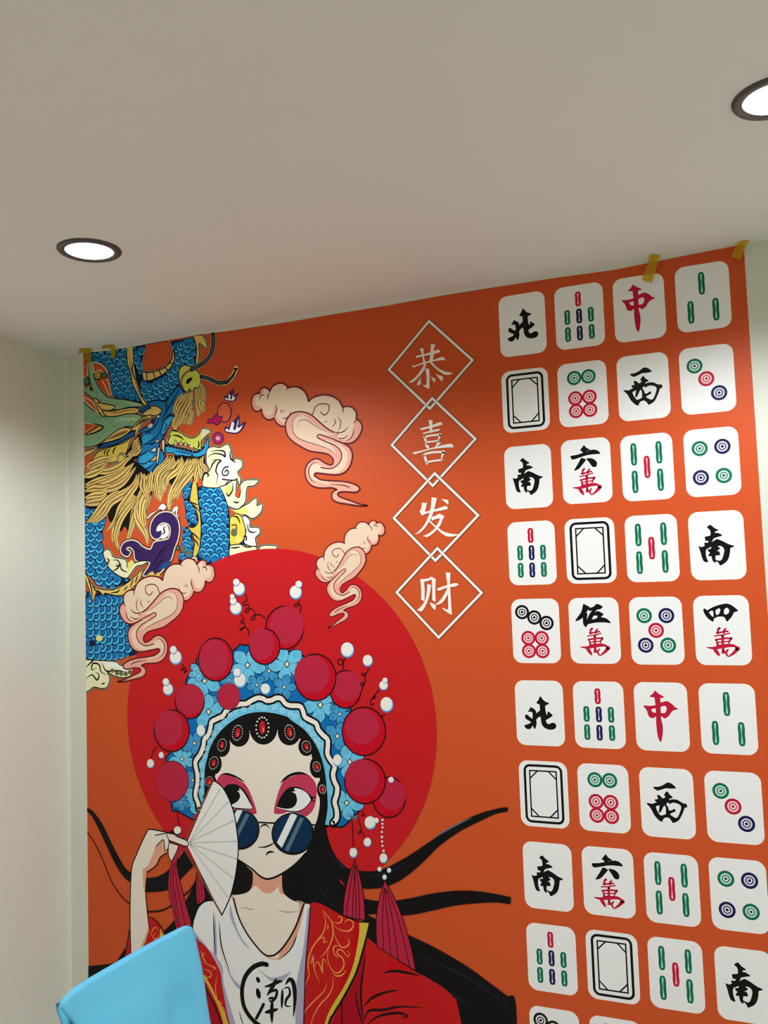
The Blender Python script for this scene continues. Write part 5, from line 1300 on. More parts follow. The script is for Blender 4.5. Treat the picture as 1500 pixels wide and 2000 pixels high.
('woman/pearl',"""V 2499,1333 1.031,0.099 -0.033,-0.921 16 19"""),
('woman/pearl',"""V 2568,1332 1.022,0.099 -0.034,-0.917 16 19"""),
('woman/pearl',"""V 2534,1284 1.026,0.102 -0.034,-0.918 16 20"""),
('woman/pearl',"""V 2532,1660 1.031,0.077 -0.034,-0.926 9 9"""),
('woman/pearl',"""V 2531,1634 1.031,0.079 -0.034,-0.926 8 9"""),
('woman/pearl',"""V 2531,1611 1.030,0.081 -0.034,-0.925 8 9"""),
('woman/pearl',"""V 2525,1580 1.031,0.083 -0.034,-0.925 8 9"""),
('woman/pearl',"""V 2524,1547 1.030,0.085 -0.034,-0.924 9 10"""),
('woman/pearl',"""V 2524,1517 1.030,0.087 -0.034,-0.924 8 9"""),
('woman/pearl',"""V 2526,1489 1.029,0.088 -0.034,-0.923 8 9"""),
('woman/pearl',"""V 2533,1456 1.028,0.091 -0.034,-0.922 9 10"""),
('woman/pearl_wire',"""L m2 7.8 1493,3200 1505,3158 1474,3140 1470,3129 1491,3121 1513,3128 1517,3102 1490,3084 1490,3071 1512,3072 1526,3095 1560,3083 1568,3053 1541,3031 1545,3012 1567,3023 1577,3049 1620,3049 1658,3022"""),
('woman/pearl_wire',"""L m2 7.8 1454,3051 1476,3017 1449,3006 1457,2987 1475,2995 1479,2965 1439,2946 1452,2939 1479,2961 1509,2942 1512,2901"""),
('woman/pearl_wire',"""L m2 8.1 926,2689 940,2666 912,2651 926,2643 949,2663 953,2640 939,2624 967,2640"""),
('woman/pearl_wire',"""L m2 7.5 1933,3146 1934,3128 1901,3121 1901,3107 1926,3106 1938,3120 1954,3098 1941,3066"""),
('woman/pearl_wire',"""L m2 7.2 2286,2738 2282,2721 2254,2735 2230,2720 2241,2696 2269,2703 2270,2721 2273,2689 2268,2664"""),
('woman/pearl_wire',"""L m2 7.0 2462,2673 2450,2641 2412,2634 2423,2620 2442,2631 2433,2596 2437,2579 2401,2568 2412,2550 2429,2572 2412,2529"""),
('woman/pearl_wire',"""L m2 7.0 2538,2528 2503,2490 2490,2469 2506,2472 2503,2486 2475,2454 2477,2423 2497,2434"""),
('woman/pearl_wire',"""L m2 6.9 2574,2364 2547,2346"""),
('woman/pearl_wire',"""L m2 6.1 2379,1704 2398,1688 2382,1673 2379,1687"""),
('woman/pearl_wire',"""L m2 6.1 2351,1654 2371,1590 2347,1561 2363,1556 2371,1577 2393,1541"""),
('woman/pearl_wire',"""L m2 6.2 2304,1636 2308,1551 2307,1455"""),
('woman/pearl_wire',"""L m2 7.1 859,1595 867,1539 875,1488"""),
('woman/pearl_wire',"""L m2 7.2 675,2066 646,2026 626,1979"""),
('woman/tassel',"""F P /2314,1378 2328,1337 2349,1275 2374,1138 /2379,986 2306,987 /2214,999 2229,1123 2265,1257 2297,1334
Z m2 6.0 /2314,1378 2328,1337 2349,1275 2374,1138 /2379,986 2306,987 /2214,999 2229,1123 2265,1257 2297,1334
L m2 6.0 2311,1345 2274,1193 2238,996
L m2 6.0 2318,1336 2299,1177 2285,988
L m2 6.0 2325,1337 2339,1181 2339,987
L m2 6.0 2314,1318 2316,1132 2313,989"""),
('woman/tassel',"""F P /2534,1265 2600,1154 2653,1033 2706,860 /2734,707 2660,736 2561,781 /2461,827 2460,965 2481,1104
Z m2 5.8 /2534,1265 2600,1154 2653,1033 2706,860 /2734,707 2660,736 2561,781 /2461,827 2460,965 2481,1104
L m2 5.8 2528,1210 2509,1016 2509,812
L m2 5.8 2532,1210 2544,1020 2561,785
L m2 5.8 2541,1211 2580,1025 2615,757
L m2 5.8 2551,1203 2621,1029 2695,720"""),
('woman/tassel',"""F P /805,1235 /857,1270 848,1202 872,1093 915,950 964,772 /833,734 812,842 777,972 765,1045 776,1143
Z m2 5.0 /805,1235 /857,1270 848,1202 872,1093 915,950 964,772 /833,734 812,842 777,972 765,1045 776,1143
L m2 6.0 824,1222 812,1087 837,941 865,752
L m2 6.0 837,1223 840,1090 873,945 920,763
L m2 6.0 814,1206 790,1085 814,939 847,758"""),
('woman/tassel',"""F P /1024,1167 /1072,1120 1092,987 /1023,941 1016,1034
Z m2 4.9 /1024,1167 /1072,1120 1092,987 /1023,941 1016,1034
L m2 4.9 1036,1131 1042,964
L m2 4.9 1054,1119 1069,974"""),
('woman/tassel',"""F P /877,1346 /904,1337 /861,1270 /842,1239 /820,1251"""),
('woman/sunglasses',"""E k 1400,1508 169,13 -4,-144
E nv 1398,1514 158,12 -3,-135
E k 1838,1513 171,14 -4,-146
E nv 1838,1517 158,13 -4,-134
F w /1824,1647 1851,1651 /1879,1641 /1748,1408 /1709,1442
F gy /1902,1632 /1931,1624 /1800,1387 /1772,1397
F w /1383,1646 /1431,1647 /1378,1549 /1357,1607
F gy /1458,1628 /1488,1617 /1392,1458 /1386,1503"""),
('woman/hand',"""F s /588,1443 636,1446 730,1439 /762,1426 /776,1382 /761,1329 727,1303 679,1254 650,1183 573,1129 /565,1077 554,985 565,874 577,763 /585,696 526,569 /486,482 /414,472 408,667 411,894 423,1048 429,1140 479,1251 539,1363
F sp /654,1319 729,1378 /763,1291 698,1248 655,1184 573,1127 /530,1140 584,1181 625,1256
F sp /533,1142 569,1129 565,1077 /554,985 542,984 534,1074
F sp /581,726 /585,696 526,569 /487,527 527,607
L k 8.3 590,1444 539,1363 479,1251 430,1140 412,895 409,667 414,472
T k 8.2 570,1123 557,986 566,874 579,763 587,696
L k 8.2 571,1127 655,1182 698,1248 760,1287
L k 8.3 590,1444 636,1446 730,1439 795,1433
L k 7.2 654,1406 730,1424 758,1430
F s /804,1424 859,1404 933,1404 /940,1389 905,1387 /813,1400
Z k 6.1 /804,1424 859,1404 933,1404 /940,1389 905,1387 /813,1400
F s /775,1364 /866,1349 844,1298 /800,1226 773,1273
Z k 6.1 /775,1364 /866,1349 844,1298 /800,1226 773,1273
F s /756,1427 823,1422 915,1398 942,1389 957,1368 932,1349 877,1359 /783,1379 /770,1322 /746,1305 729,1378 /710,1384
L k 7.1 783,1379 877,1359 932,1349 957,1368 940,1389 915,1398 841,1416
L k 7.2 660,1324 691,1353 729,1378 /739,1319 746,1297
L k 7.1 759,1422 780,1368 765,1306
E k 808,1441 19,1 0,-12
E k 856,1456 39,3 -1,-33
E s2 858,1460 33,3 -1,-28"""),
('woman/fan',"""F fw /937,1366 /1187,1843 1257,1803 1316,1719 1358,1612 1377,1505 1387,1397 1381,1306 1356,1170 1308,1021 /1235,887
L k 8.8 1187,1843 1257,1803 1316,1719 1358,1612 1377,1505 1387,1397 1381,1306 1356,1170 1308,1021 1235,887
L fl 10.0 969,1391 1239,1780
L fl 10.0 969,1387 1307,1693
L fl 10.0 969,1384 1348,1564
L fl 10.0 974,1377 1366,1421
L fl 9.9 973,1369 1367,1298
L fl 9.9 973,1365 1334,1161
L fl 9.9 973,1358 1287,1023
L br 13.3 928,1395 1032,1581 1182,1840
L br 14.2 909,1341 1068,1124 1235,891
E s 951,1371 18,2 0,-15
E s 914,1386 23,2 0,-11
F s /823,1422 915,1398 942,1389 957,1368 932,1349 877,1359 /822,1375
L k 7.1 785,1378 877,1359 932,1349 957,1368 940,1389 915,1398 841,1416""")]
ART_FRAMES = [
('frame1',"""d i 16.4 2999,5023 3295,4715 2982,4421 2691,4726"""),
('frame2',"""d i 16.2 3001,4490 3292,4185 2981,3895 2693,4198"""),
('frame3',"""d i 16.7 2998,3978 3289,3677 2980,3391 2690,3693"""),
('frame4',"""d i 16.5 2997,3473 3291,3169 2982,2880 2692,3186"""),
('gong',"""F i /2892,4794 2903,4797 2982,4804 3038,4815 3057,4819 /3073,4805 3065,4798 3015,4791 2936,4786 2903,4781
F i /2922,4844 /2953,4841 2951,4797 2960,4748 /2966,4722 /2946,4731 2942,4782 2932,4821
F i /3006,4861 /3037,4857 3026,4819 3023,4777 3007,4736 /2988,4739 2999,4791
F i /2858,4731 2884,4731 2957,4746 3024,4753 3069,4763 3094,4760 /3108,4739 3057,4743 2985,4737 2912,4727 2872,4719
F i /2951,4728 /2966,4723 2951,4690 2920,4657 2880,4625 2851,4615 /2833,4619 2857,4633 2898,4660 2933,4703
F i /2988,4742 /3007,4743 3034,4709 3066,4681 3103,4661 /3156,4645 3135,4637 3102,4639 3076,4654 3033,4691
F i /2958,4700 /2986,4697 2989,4643 /2983,4558 2961,4567 /2934,4587 2951,4587 2962,4593 2966,4646
F i /2928,4645 2922,4620 2921,4594 /2890,4594 2908,4621
F i /2995,4643 3008,4633 3031,4617 /3018,4595 3008,4615
F i /3029,4657 3053,4643 3083,4627 /3076,4595 3055,4622"""),
('xi4',"""F i /2903,4293 2968,4302 3046,4321 3062,4316 /3069,4303 3028,4296 2967,4287 2917,4281
F i /2968,4344 /2998,4339 2995,4300 /2993,4258 /2974,4254 2973,4307
F i /2921,4259 2988,4271 3038,4277 /3049,4268 3027,4261 2982,4259 2932,4252
L i 16.2 2936,4231 2942,4210 2946,4190
L i 14.1 2933,4231 2987,4237 3045,4237
t i 20.3 3048,4236 3040,4217 3031,4194
L i 11.9 2944,4195 2985,4195 3035,4197
F i /2932,4181 2957,4174 2968,4161 /2963,4148 /2944,4158
F i /3026,4188 3040,4184 3052,4178 /3028,4163 3008,4151
F i /2844,4134 2878,4137 2989,4153 3078,4166 3127,4167 /3141,4142 3071,4145 2989,4143 2905,4129 2860,4120
L i 18.4 2928,4109 2937,4082 2945,4050
L i 15.1 2922,4113 2988,4121 3062,4118
t i 22.4 3066,4117 3058,4095 3047,4062
L i 12.9 2941,4057 2997,4063 3057,4064"""),
('fa',"""F i /2899,3786 /2936,3782 2924,3743 /2917,3725 2970,3731 /3063,3754 3079,3746 3076,3731 3016,3722 2956,3717 /2895,3698 /2879,3728 2891,3746
F i /2970,3819 /3008,3810 2995,3764 2976,3709 2954,3667 2919,3619 2878,3584 /2834,3572 2865,3591 2907,3632 2942,3693 2961,3754
F i /3035,3802 3065,3797 3087,3789 /3086,3757 3064,3778
F i /2962,3685 2995,3693 3022,3703 /3057,3683 3039,3656 3025,3626 2991,3590 2950,3561 2923,3552 /2897,3561 2938,3575 2978,3603 3006,3639 3020,3672 /2964,3660
F i /2944,3655 2954,3661 2980,3634 3005,3614 3043,3585 3094,3567 /3151,3559 3119,3547 3074,3548 3042,3563 3004,3596 2973,3626"""),
('cai',"""F i /2866,3270 /2893,3273 2896,3198 /2892,3131 2887,3121 /2867,3137 2870,3199
F i /2869,3267 2926,3275 2946,3284 /2979,3267 2965,3260 /2945,3264 2892,3252
F i /2948,3268 /2979,3267 2972,3196 /2972,3123 2965,3117 /2946,3129 2949,3197
F i /2914,3235 /2944,3231 2935,3185 2920,3136 2892,3081 2864,3054 /2835,3065 2865,3088 2893,3124 2909,3179
F i /2926,3114 2952,3105 2971,3092 /2966,3060 2944,3080
F i /2982,3205 3041,3222 3113,3238 /3137,3226 3112,3214 3053,3207 2994,3190
F i /3048,3311 /3083,3306 3077,3224 3079,3133 /3082,3028 3053,3042 /3016,3070 3022,3076 3054,3066 3058,3133 3057,3225
F i /3057,3209 /3073,3200 3051,3152 3017,3110 2984,3097 /2966,3100 2998,3122 3032,3164""")]
ART_CLOUDS = [
"""F p /1653,4677 1658,4705 1692,4717 1722,4704 /1740,4682 1760,4713 1798,4731 1839,4732 1872,4716 /1893,4692 1937,4695 1981,4684 2024,4653 2048,4611 /2056,4571 2094,4596 2145,4606 2194,4605 2250,4588 2299,4554 2322,4513 /2326,4500 2360,4504 2401,4492 2431,4457 2433,4425 /2429,4404 2459,4385 2473,4352 2463,4309 2427,4262 2385,4241 2337,4242 /2254,4265 /2043,4324 /1878,4411 1826,4416 1786,4446 /1768,4481 1738,4472 1701,4481 1672,4517 /1665,4558 1635,4544 1601,4558 1582,4593 1582,4633 1596,4665 1623,4679
F c /1676,4666 1696,4704 1718,4694 /1740,4675 1767,4708 1805,4722 1842,4723 1871,4706 /1893,4684 1937,4687 1981,4674 2016,4647 2040,4608 /2054,4565 2094,4586 2144,4597 2194,4596 2250,4578 2291,4548 2314,4508 /2328,4490 2359,4495 2397,4483 2422,4455 2425,4420 2406,4352 2387,4297 2324,4272 /2115,4355 /1885,4430 1834,4445 1798,4478 /1792,4531 1771,4566 1762,4528 1732,4504 1694,4521 1673,4563 1658,4578 1620,4589 1614,4630 1630,4661
Z m 11.1 /1653,4677 1658,4705 1692,4717 1722,4704 /1740,4682 1760,4713 1798,4731 1839,4732 1872,4716 /1893,4692 1937,4695 1981,4684 2024,4653 2048,4611 /2056,4571 2094,4596 2145,4606 2194,4605 2250,4588 2299,4554 2322,4513 /2326,4500 2360,4504 2401,4492 2431,4457 2433,4425 /2429,4404 2459,4385 2473,4352 2463,4309 2427,4262 2385,4241 2337,4242 /2254,4265 /2043,4324 /1878,4411 1826,4416 1786,4446 /1768,4481 1738,4472 1701,4481 1672,4517 /1665,4558 1635,4544 1601,4558 1582,4593 1582,4633 1596,4665 1623,4679
T m 8.5 1720,4618 1723,4651 1740,4682
T m 8.4 1874,4674 1893,4689 1937,4694
T m 8.5 1652,4625 1656,4652 1679,4664 1694,4651
T m 9.3 1779,4582 1794,4554 1788,4525 1768,4484
T m 7.5 1831,4474 1865,4469 1894,4484 1910,4518
T m 5.9 1844,4539 1849,4525 1847,4512
T m 5.9 1831,4537 1831,4524 1821,4511
L m 7.4 2087,4474 2114,4529 2164,4544 2213,4531 2221,4498 2198,4466 2170,4464 2154,4486
T m 8.0 2334,4458 2331,4480 2325,4503
T m 7.9 2407,4377 2421,4389 2430,4405
T m 7.2 2281,4441 2308,4406 2303,4362 2284,4329
T m 7.2 2259,4430 2267,4398 2236,4363
T m 7.2 2276,4286 2324,4279 2370,4299
T m 7.2 2344,4257 2386,4275 2406,4314 2406,4340
T m 5.7 2174,4414 2192,4409 2203,4420
F p 1863,4406 1868,4444 1894,4481 1932,4503 1990,4505 2048,4488 2090,4461 2152,4403 2208,4356 /2284,4323 /2254,4275 2323,4243 2370,4211 2390,4171 2388,4127 2366,4073 2323,4035 2260,4025 2176,4037 2106,4049 2088,4039 2098,4023 2140,3998 2210,3987 2314,3973 2383,3955 2430,3930 2438,3908 2408,3891 2325,3900 2277,3897 2269,3882 2296,3861 2365,3835 2432,3807 /2496,3791 2432,3793 2343,3811 2268,3828 2230,3850 2220,3882 2235,3907 /2264,3920 2222,3935 2159,3938 2095,3948 2046,3977 2019,4023 2015,4075 2029,4112 2058,4139 2102,4153 2137,4142 2179,4113 2220,4098 2238,4108 2239,4140 2202,4175 2146,4192 2054,4213 1983,4252 1918,4296 1876,4346
F c 1922,4406 1934,4451 1960,4474 2004,4481 2060,4438 2116,4390 2186,4348 /2263,4312 2185,4316 2136,4321 2128,4303 2184,4269 2253,4237 2294,4205 2306,4153 2291,4110 2241,4076 2192,4074 2108,4119 2072,4109 2049,4079 2055,4033 2097,3998 2160,3975 2209,3958 2175,3986 2104,4011 2077,4038 2099,4059 2177,4046 2261,4040 2310,4058 2346,4106 2355,4168 2322,4215 2254,4253 2184,4278 2252,4208 2268,4150 2255,4176 2217,4208 2147,4240 2055,4274 1970,4311 1931,4354
Z m 10.8 1863,4406 1868,4444 1894,4481 1932,4503 1990,4505 2048,4488 2090,4461 2152,4403 2208,4356 2256,4329 2284,4323 /2284,4321 /2254,4275 2323,4243 2370,4211 2390,4171 2388,4127 2366,4073 2323,4035 2260,4025 2176,4037 2106,4049 2088,4039 2098,4023 2140,3998 2210,3987 2314,3973 2383,3955 2430,3930 2438,3908 2408,3891 2325,3900 2277,3897 2269,3882 2296,3861 2365,3835 2432,3807 /2496,3791 2432,3793 2343,3811 2268,3828 2230,3850 2220,3882 2235,3907 /2264,3920 2222,3935 2159,3938 2095,3948 2046,3977 2019,4023 2015,4075 2029,4112 2058,4139 2102,4153 2137,4142 2179,4113 2220,4098 2238,4108 2239,4140 2202,4175 2146,4192 2054,4213 1983,4252 1918,4296 1876,4346
F p /2284,4326 /2261,4270 /2244,4279 /2256,4332
T m 8.0 2256,4330 2298,4321 2340,4333 2369,4362
L m 8.0 2323,4243 2254,4277 2185,4306 2143,4324 2121,4319 2128,4299 2184,4269 2253,4237 2294,4202 2308,4159 2291,4110 2241,4076 2192,4074 2142,4087
T q 5.8 2004,4481 1960,4476 1930,4451 1922,4406 1931,4354 1970,4311 2055,4274 2147,4240 2217,4208 2255,4176 2268,4150
T q 5.8 1961,4390 1970,4428 2003,4444 2046,4433 2102,4392 2172,4350 2263,4312
T m 7.3 2119,4118 2087,4124 2050,4092 2043,4047 2061,4004 2100,3979
T m 7.2 2205,3959 2299,3949 2354,3932 2364,3916""",
"""F p /2559,3665 2550,3683 2526,3686 2508,3673 /2500,3656 2482,3674 2453,3681 2426,3676 2407,3660 /2397,3641 2368,3637 2341,3624 2318,3597 2309,3565 /2311,3537 2282,3548 2246,3548 2214,3540 2180,3521 2154,3491 2146,3460 /2145,3451 2122,3449 2097,3435 2083,3407 2088,3385 /2094,3372 2077,3355 2074,3330 2088,3303 2120,3276 2151,3268 2183,3275 /2234,3302 /2363,3372 /2456,3453 2490,3464 2511,3490 /2517,3516 2538,3514 2561,3526 2574,3554 /2571,3583 2594,3577 2614,3592 2620,3618 2613,3645 2598,3665 2578,3670
F c /2545,3654 2525,3677 2513,3667 /2501,3651 2478,3670 2450,3674 2426,3669 2410,3654 /2399,3636 2369,3632 2343,3617 2324,3594 2315,3564 /2313,3533 2283,3542 2248,3542 2216,3534 2182,3514 2160,3488 2152,3458 /2146,3444 2124,3443 2101,3430 2090,3407 2094,3383 2118,3340 2140,3305 2186,3297 /2310,3383 /2449,3465 2480,3483 2498,3510 /2492,3547 2500,3573 2513,3549 2537,3537 2559,3554 2565,3585 2573,3597 2596,3610 2593,3638 2577,3657
Z m 7.6 /2559,3665 2550,3683 2526,3686 2508,3673 /2500,3656 2482,3674 2453,3681 2426,3676 2407,3660 /2397,3641 2368,3637 2341,3624 2318,3597 2309,3565 /2311,3537 2282,3548 2246,3548 2214,3540 2180,3521 2154,3491 2146,3460 /2145,3451 2122,3449 2097,3435 2083,3407 2088,3385 /2094,3372 2077,3355 2074,3330 2088,3303 2120,3276 2151,3268 2183,3275 /2234,3302 /2363,3372 /2456,3453 2490,3464 2511,3490 /2517,3516 2538,3514 2561,3526 2574,3554 /2571,3583 2594,3577 2614,3592 2620,3618 2613,3645 2598,3665 2578,3670
T m 5.8 2525,3615 2517,3637 2500,3656
T m 5.8 2413,3632 2398,3639 2368,3637
T m 5.8 2568,3630 2561,3647 2544,3652 2536,3641
T m 6.4 2492,3583 2487,3562 2496,3543 2516,3518
T m 5.1 2476,3503 2455,3494 2433,3501 2417,3521
T m 4.0 2457,3545 2456,3535 2459,3526
T m 4.0 2465,3545 2468,3536 2477,3529
L m 5.1 2307,3467 2280,3500 2244,3503 2214,3488 2215,3464 2236,3446 2254,3449 2261,3466
T m 5.5 2147,3422 2145,3437 2145,3453
T m 5.4 2113,3357 2102,3363 2093,3372
T m 4.9 2185,3417 2173,3390 2184,3361 2203,3341
T m 4.9 2202,3413 2202,3390 2228,3371
T m 4.9 2216,3313 2185,3302 2151,3309
T m 4.9 2176,3284 2145,3291 2125,3314 2120,3332
T m 3.9 2260,3414 2249,3408 2240,3414
F p 2467,3452 2457,3477 2434,3499 2405,3508 2366,3501 2331,3482 2308,3458 2277,3410 2248,3370 /2204,3337 /2232,3309 2192,3278 2167,3250 2160,3220 2169,3190 2193,3157 2228,3137 2272,3139 2325,3159 2369,3177 2383,3173 2379,3161 2356,3138 2311,3121 2245,3097 2203,3075 2176,3051 2175,3035 2197,3028 2251,3046 2283,3050 2291,3041 2276,3023 2235,2996 2196,2968 /2157,2948 2199,2958 2254,2983 2301,3005 2322,3025 2323,3048 2309,3063 /2287,3068 2312,3084 2354,3095 2394,3110 2421,3137 2431,3172 2425,3207 2409,3230 2385,3245 2354,3248 2332,3235 2310,3210 2285,3194 2272,3198 2265,3220 2284,3249 2318,3268 2375,3295 2415,3331 2450,3370 2469,3410
F c 2428,3444 2412,3473 2391,3485 2361,3483 2332,3446 2303,3406 2264,3368 /2220,3333 2270,3346 2302,3357 2310,3346 2279,3315 2239,3283 2218,3256 2219,3219 2236,3192 2275,3176 2308,3182 2356,3224 2381,3222 2402,3205 2406,3173 2384,3144 2346,3119 2317,3101 2335,3125 2377,3152 2390,3174 2372,3185 2323,3165 2268,3149 2233,3155 2201,3182 2184,3223 2198,3259 2236,3294 2278,3321 2245,3264 2245,3223 2249,3242 2268,3269 2309,3300 2364,3336 2413,3373 2431,3408
Z m 7.4 2467,3452 2457,3477 2434,3499 2405,3508 2366,3501 2331,3482 2308,3458 2277,3410 2248,3370 2221,3345 2204,3337 /2204,3336 /2232,3309 2192,3278 2167,3250 2160,3220 2169,3190 2193,3157 2228,3137 2272,3139 2325,3159 2369,3177 2383,3173 2379,3161 2356,3138 2311,3121 2245,3097 2203,3075 2176,3051 2175,3035 2197,3028 2251,3046 2283,3050 2291,3041 2276,3023 2235,2996 2196,2968 /2157,2948 2199,2958 2254,2983 2301,3005 2322,3025 2323,3048 2309,3063 /2287,3068 2312,3084 2354,3095 2394,3110 2421,3137 2431,3172 2425,3207 2409,3230 2385,3245 2354,3248 2332,3235 2310,3210 2285,3194 2272,3198 2265,3220 2284,3249 2318,3268 2375,3295 2415,3331 2450,3370 2469,3410
F p /2203,3339 /2228,3305 /2238,3313 /2221,3347
T m 5.5 2221,3346 2195,3334 2165,3336 2141,3352
L m 5.5 2192,3278 2232,3310 2272,3340 2297,3358 2312,3357 2311,3343 2279,3315 2239,3283 2218,3254 2217,3223 2236,3192 2275,3176 2308,3182 2339,3198
T q 4.0 2361,3483 2391,3486 2415,3473 2428,3444 2431,3408 2413,3373 2364,3336 2309,3300 2268,3269 2249,3242 2245,3223
T q 4.0 2405,3428 2393,3452 2368,3458 2342,3445 2312,3409 2273,3371 2220,3333
T m 5.0 2348,3222 2369,3230 2399,3214 2411,3184 2407,3153 2385,3131
T m 4.9 2319,3102 2259,3082 2226,3063 2222,3051""",
"""F p /1159,3428 1154,3456 1121,3468 1091,3455 /1072,3433 1053,3464 1015,3483 974,3484 941,3468 /920,3444 876,3447 832,3437 789,3406 765,3364 /756,3324 719,3350 668,3360 619,3359 563,3342 514,3309 491,3268 /487,3255 453,3259 412,3247 381,3213 379,3181 /383,3160 353,3141 339,3108 348,3065 383,3018 425,2997 473,2997 /556,3020 /767,3078 /932,3163 984,3168 1024,3198 /1042,3233 1072,3224 1109,3232 1138,3268 /1146,3309 1176,3295 1210,3309 1229,3343 1229,3383 1216,3415 1189,3430
F c /1136,3417 1117,3455 1095,3445 /1072,3426 1046,3459 1008,3474 971,3475 942,3458 /920,3436 876,3439 832,3427 797,3400 773,3361 /758,3318 719,3340 669,3351 619,3350 563,3332 522,3303 499,3263 /484,3245 454,3250 416,3238 390,3211 387,3176 405,3108 424,3053 486,3027 /695,3109 /925,3182 976,3197 1013,3230 /1019,3283 1040,3318 1049,3280 1079,3255 1117,3272 1138,3314 1153,3329 1191,3340 1197,3381 1182,3412
Z m 11.1 /1159,3428 1154,3456 1121,3468 1091,3455 /1072,3433 1053,3464 1015,3483 974,3484 941,3468 /920,3444 876,3447 832,3437 789,3406 765,3364 /756,3324 719,3350 668,3360 619,3359 563,3342 514,3309 491,3268 /487,3255 453,3259 412,3247 381,3213 379,3181 /383,3160 353,3141 339,3108 348,3065 383,3018 425,2997 473,2997 /556,3020 /767,3078 /932,3163 984,3168 1024,3198 /1042,3233 1072,3224 1109,3232 1138,3268 /1146,3309 1176,3295 1210,3309 1229,3343 1229,3383 1216,3415 1189,3430
T m 8.5 1092,3369 1089,3402 1072,3433
T m 8.4 939,3426 920,3441 876,3446
T m 8.5 1160,3376 1156,3403 1133,3415 1118,3402
T m 9.3 1033,3334 1017,3306 1023,3277 1042,3236
T m 7.5 980,3226 946,3221 917,3236 901,3271
T m 5.9 967,3291 962,3277 964,3264
T m 5.9 980,3289 980,3276 990,3263
L m 7.4 724,3228 698,3283 648,3298 600,3285 591,3252 614,3220 642,3218 658,3240
T m 8.0 478,3213 481,3235 488,3258
T m 7.9 405,3133 391,3145 382,3161
T m 7.2 531,3196 504,3161 508,3117 527,3084
T m 7.2 553,3185 544,3153 575,3118
T m 7.2 534,3041 486,3034 441,3055
T m 7.2 466,3012 424,3031 405,3070 405,3096
T m 5.7 637,3168 619,3163 608,3174
F p 947,3158 942,3196 917,3233 879,3256 821,3258 763,3241 721,3215 659,3157 603,3110 /527,3078 /556,3030 487,2998 440,2967 419,2927 421,2883 442,2829 485,2791 547,2780 631,2792 701,2803 719,2793 709,2777 667,2753 597,2742 493,2729 424,2711 377,2686 369,2664 398,2647 481,2656 529,2652 537,2637 510,2617 441,2591 374,2564 /310,2548 373,2550 462,2567 537,2583 575,2605 586,2637 571,2662 /542,2675 584,2690 647,2693 711,2702 760,2731 787,2777 792,2829 778,2866 750,2893 706,2907 671,2896 629,2868 588,2853 570,2863 569,2895 607,2930 663,2946 755,2967 826,3005 891,3049 933,3099
F c 888,3159 877,3204 851,3227 807,3234 751,3192 695,3144 624,3102 /547,3067 625,3070 674,3075 682,3057 626,3023 557,2992 515,2960 503,2908 517,2865 567,2831 616,2829 700,2873 736,2863 758,2833 752,2787 709,2752 646,2730 597,2713 632,2741 703,2765 730,2792 708,2813 630,2801 546,2795 498,2813 462,2862 454,2924 488,2970 556,3008 626,3032 557,2963 541,2905 554,2931 592,2963 662,2994 754,3028 839,3064 879,3107
Z m 10.8 947,3158 942,3196 917,3233 879,3256 821,3258 763,3241 721,3215 659,3157 603,3110 555,3084 527,3078 /527,3076 /556,3030 487,2998 440,2967 419,2927 421,2883 442,2829 485,2791 547,2780 631,2792 701,2803 719,2793 709,2777 667,2753 597,2742 493,2729 424,2711 377,2686 369,2664 398,2647 481,2656 529,2652 537,2637 510,2617 441,2591 374,2564 /310,2548 373,2550 462,2567 537,2583 575,2605 586,2637 571,2662 /542,2675 584,2690 647,2693 711,2702 760,2731 787,2777 792,2829 778,2866 750,2893 706,2907 671,2896 629,2868 588,2853 570,2863 569,2895 607,2930 663,2946 755,2967 826,3005 891,3049 933,3099
F p /527,3081 /549,3025 /566,3034 /555,3087
T m 8.0 555,3085 513,3076 471,3088 442,3117
L m 8.0 487,2998 556,3032 625,3060 667,3078 689,3073 682,3053 626,3023 557,2992 515,2957 501,2914 517,2865 567,2831 616,2829 666,2841
T q 5.8 807,3234 851,3229 881,3204 888,3159 879,3107 839,3064 754,3028 662,2994 592,2963 554,2931 541,2905
T q 5.8 849,3143 841,3181 808,3197 765,3186 709,3146 638,3104 547,3067
T m 7.3 689,2872 721,2878 757,2846 764,2801 745,2758 706,2733
T m 7.2 601,2714 508,2705 453,2688 442,2672"""]
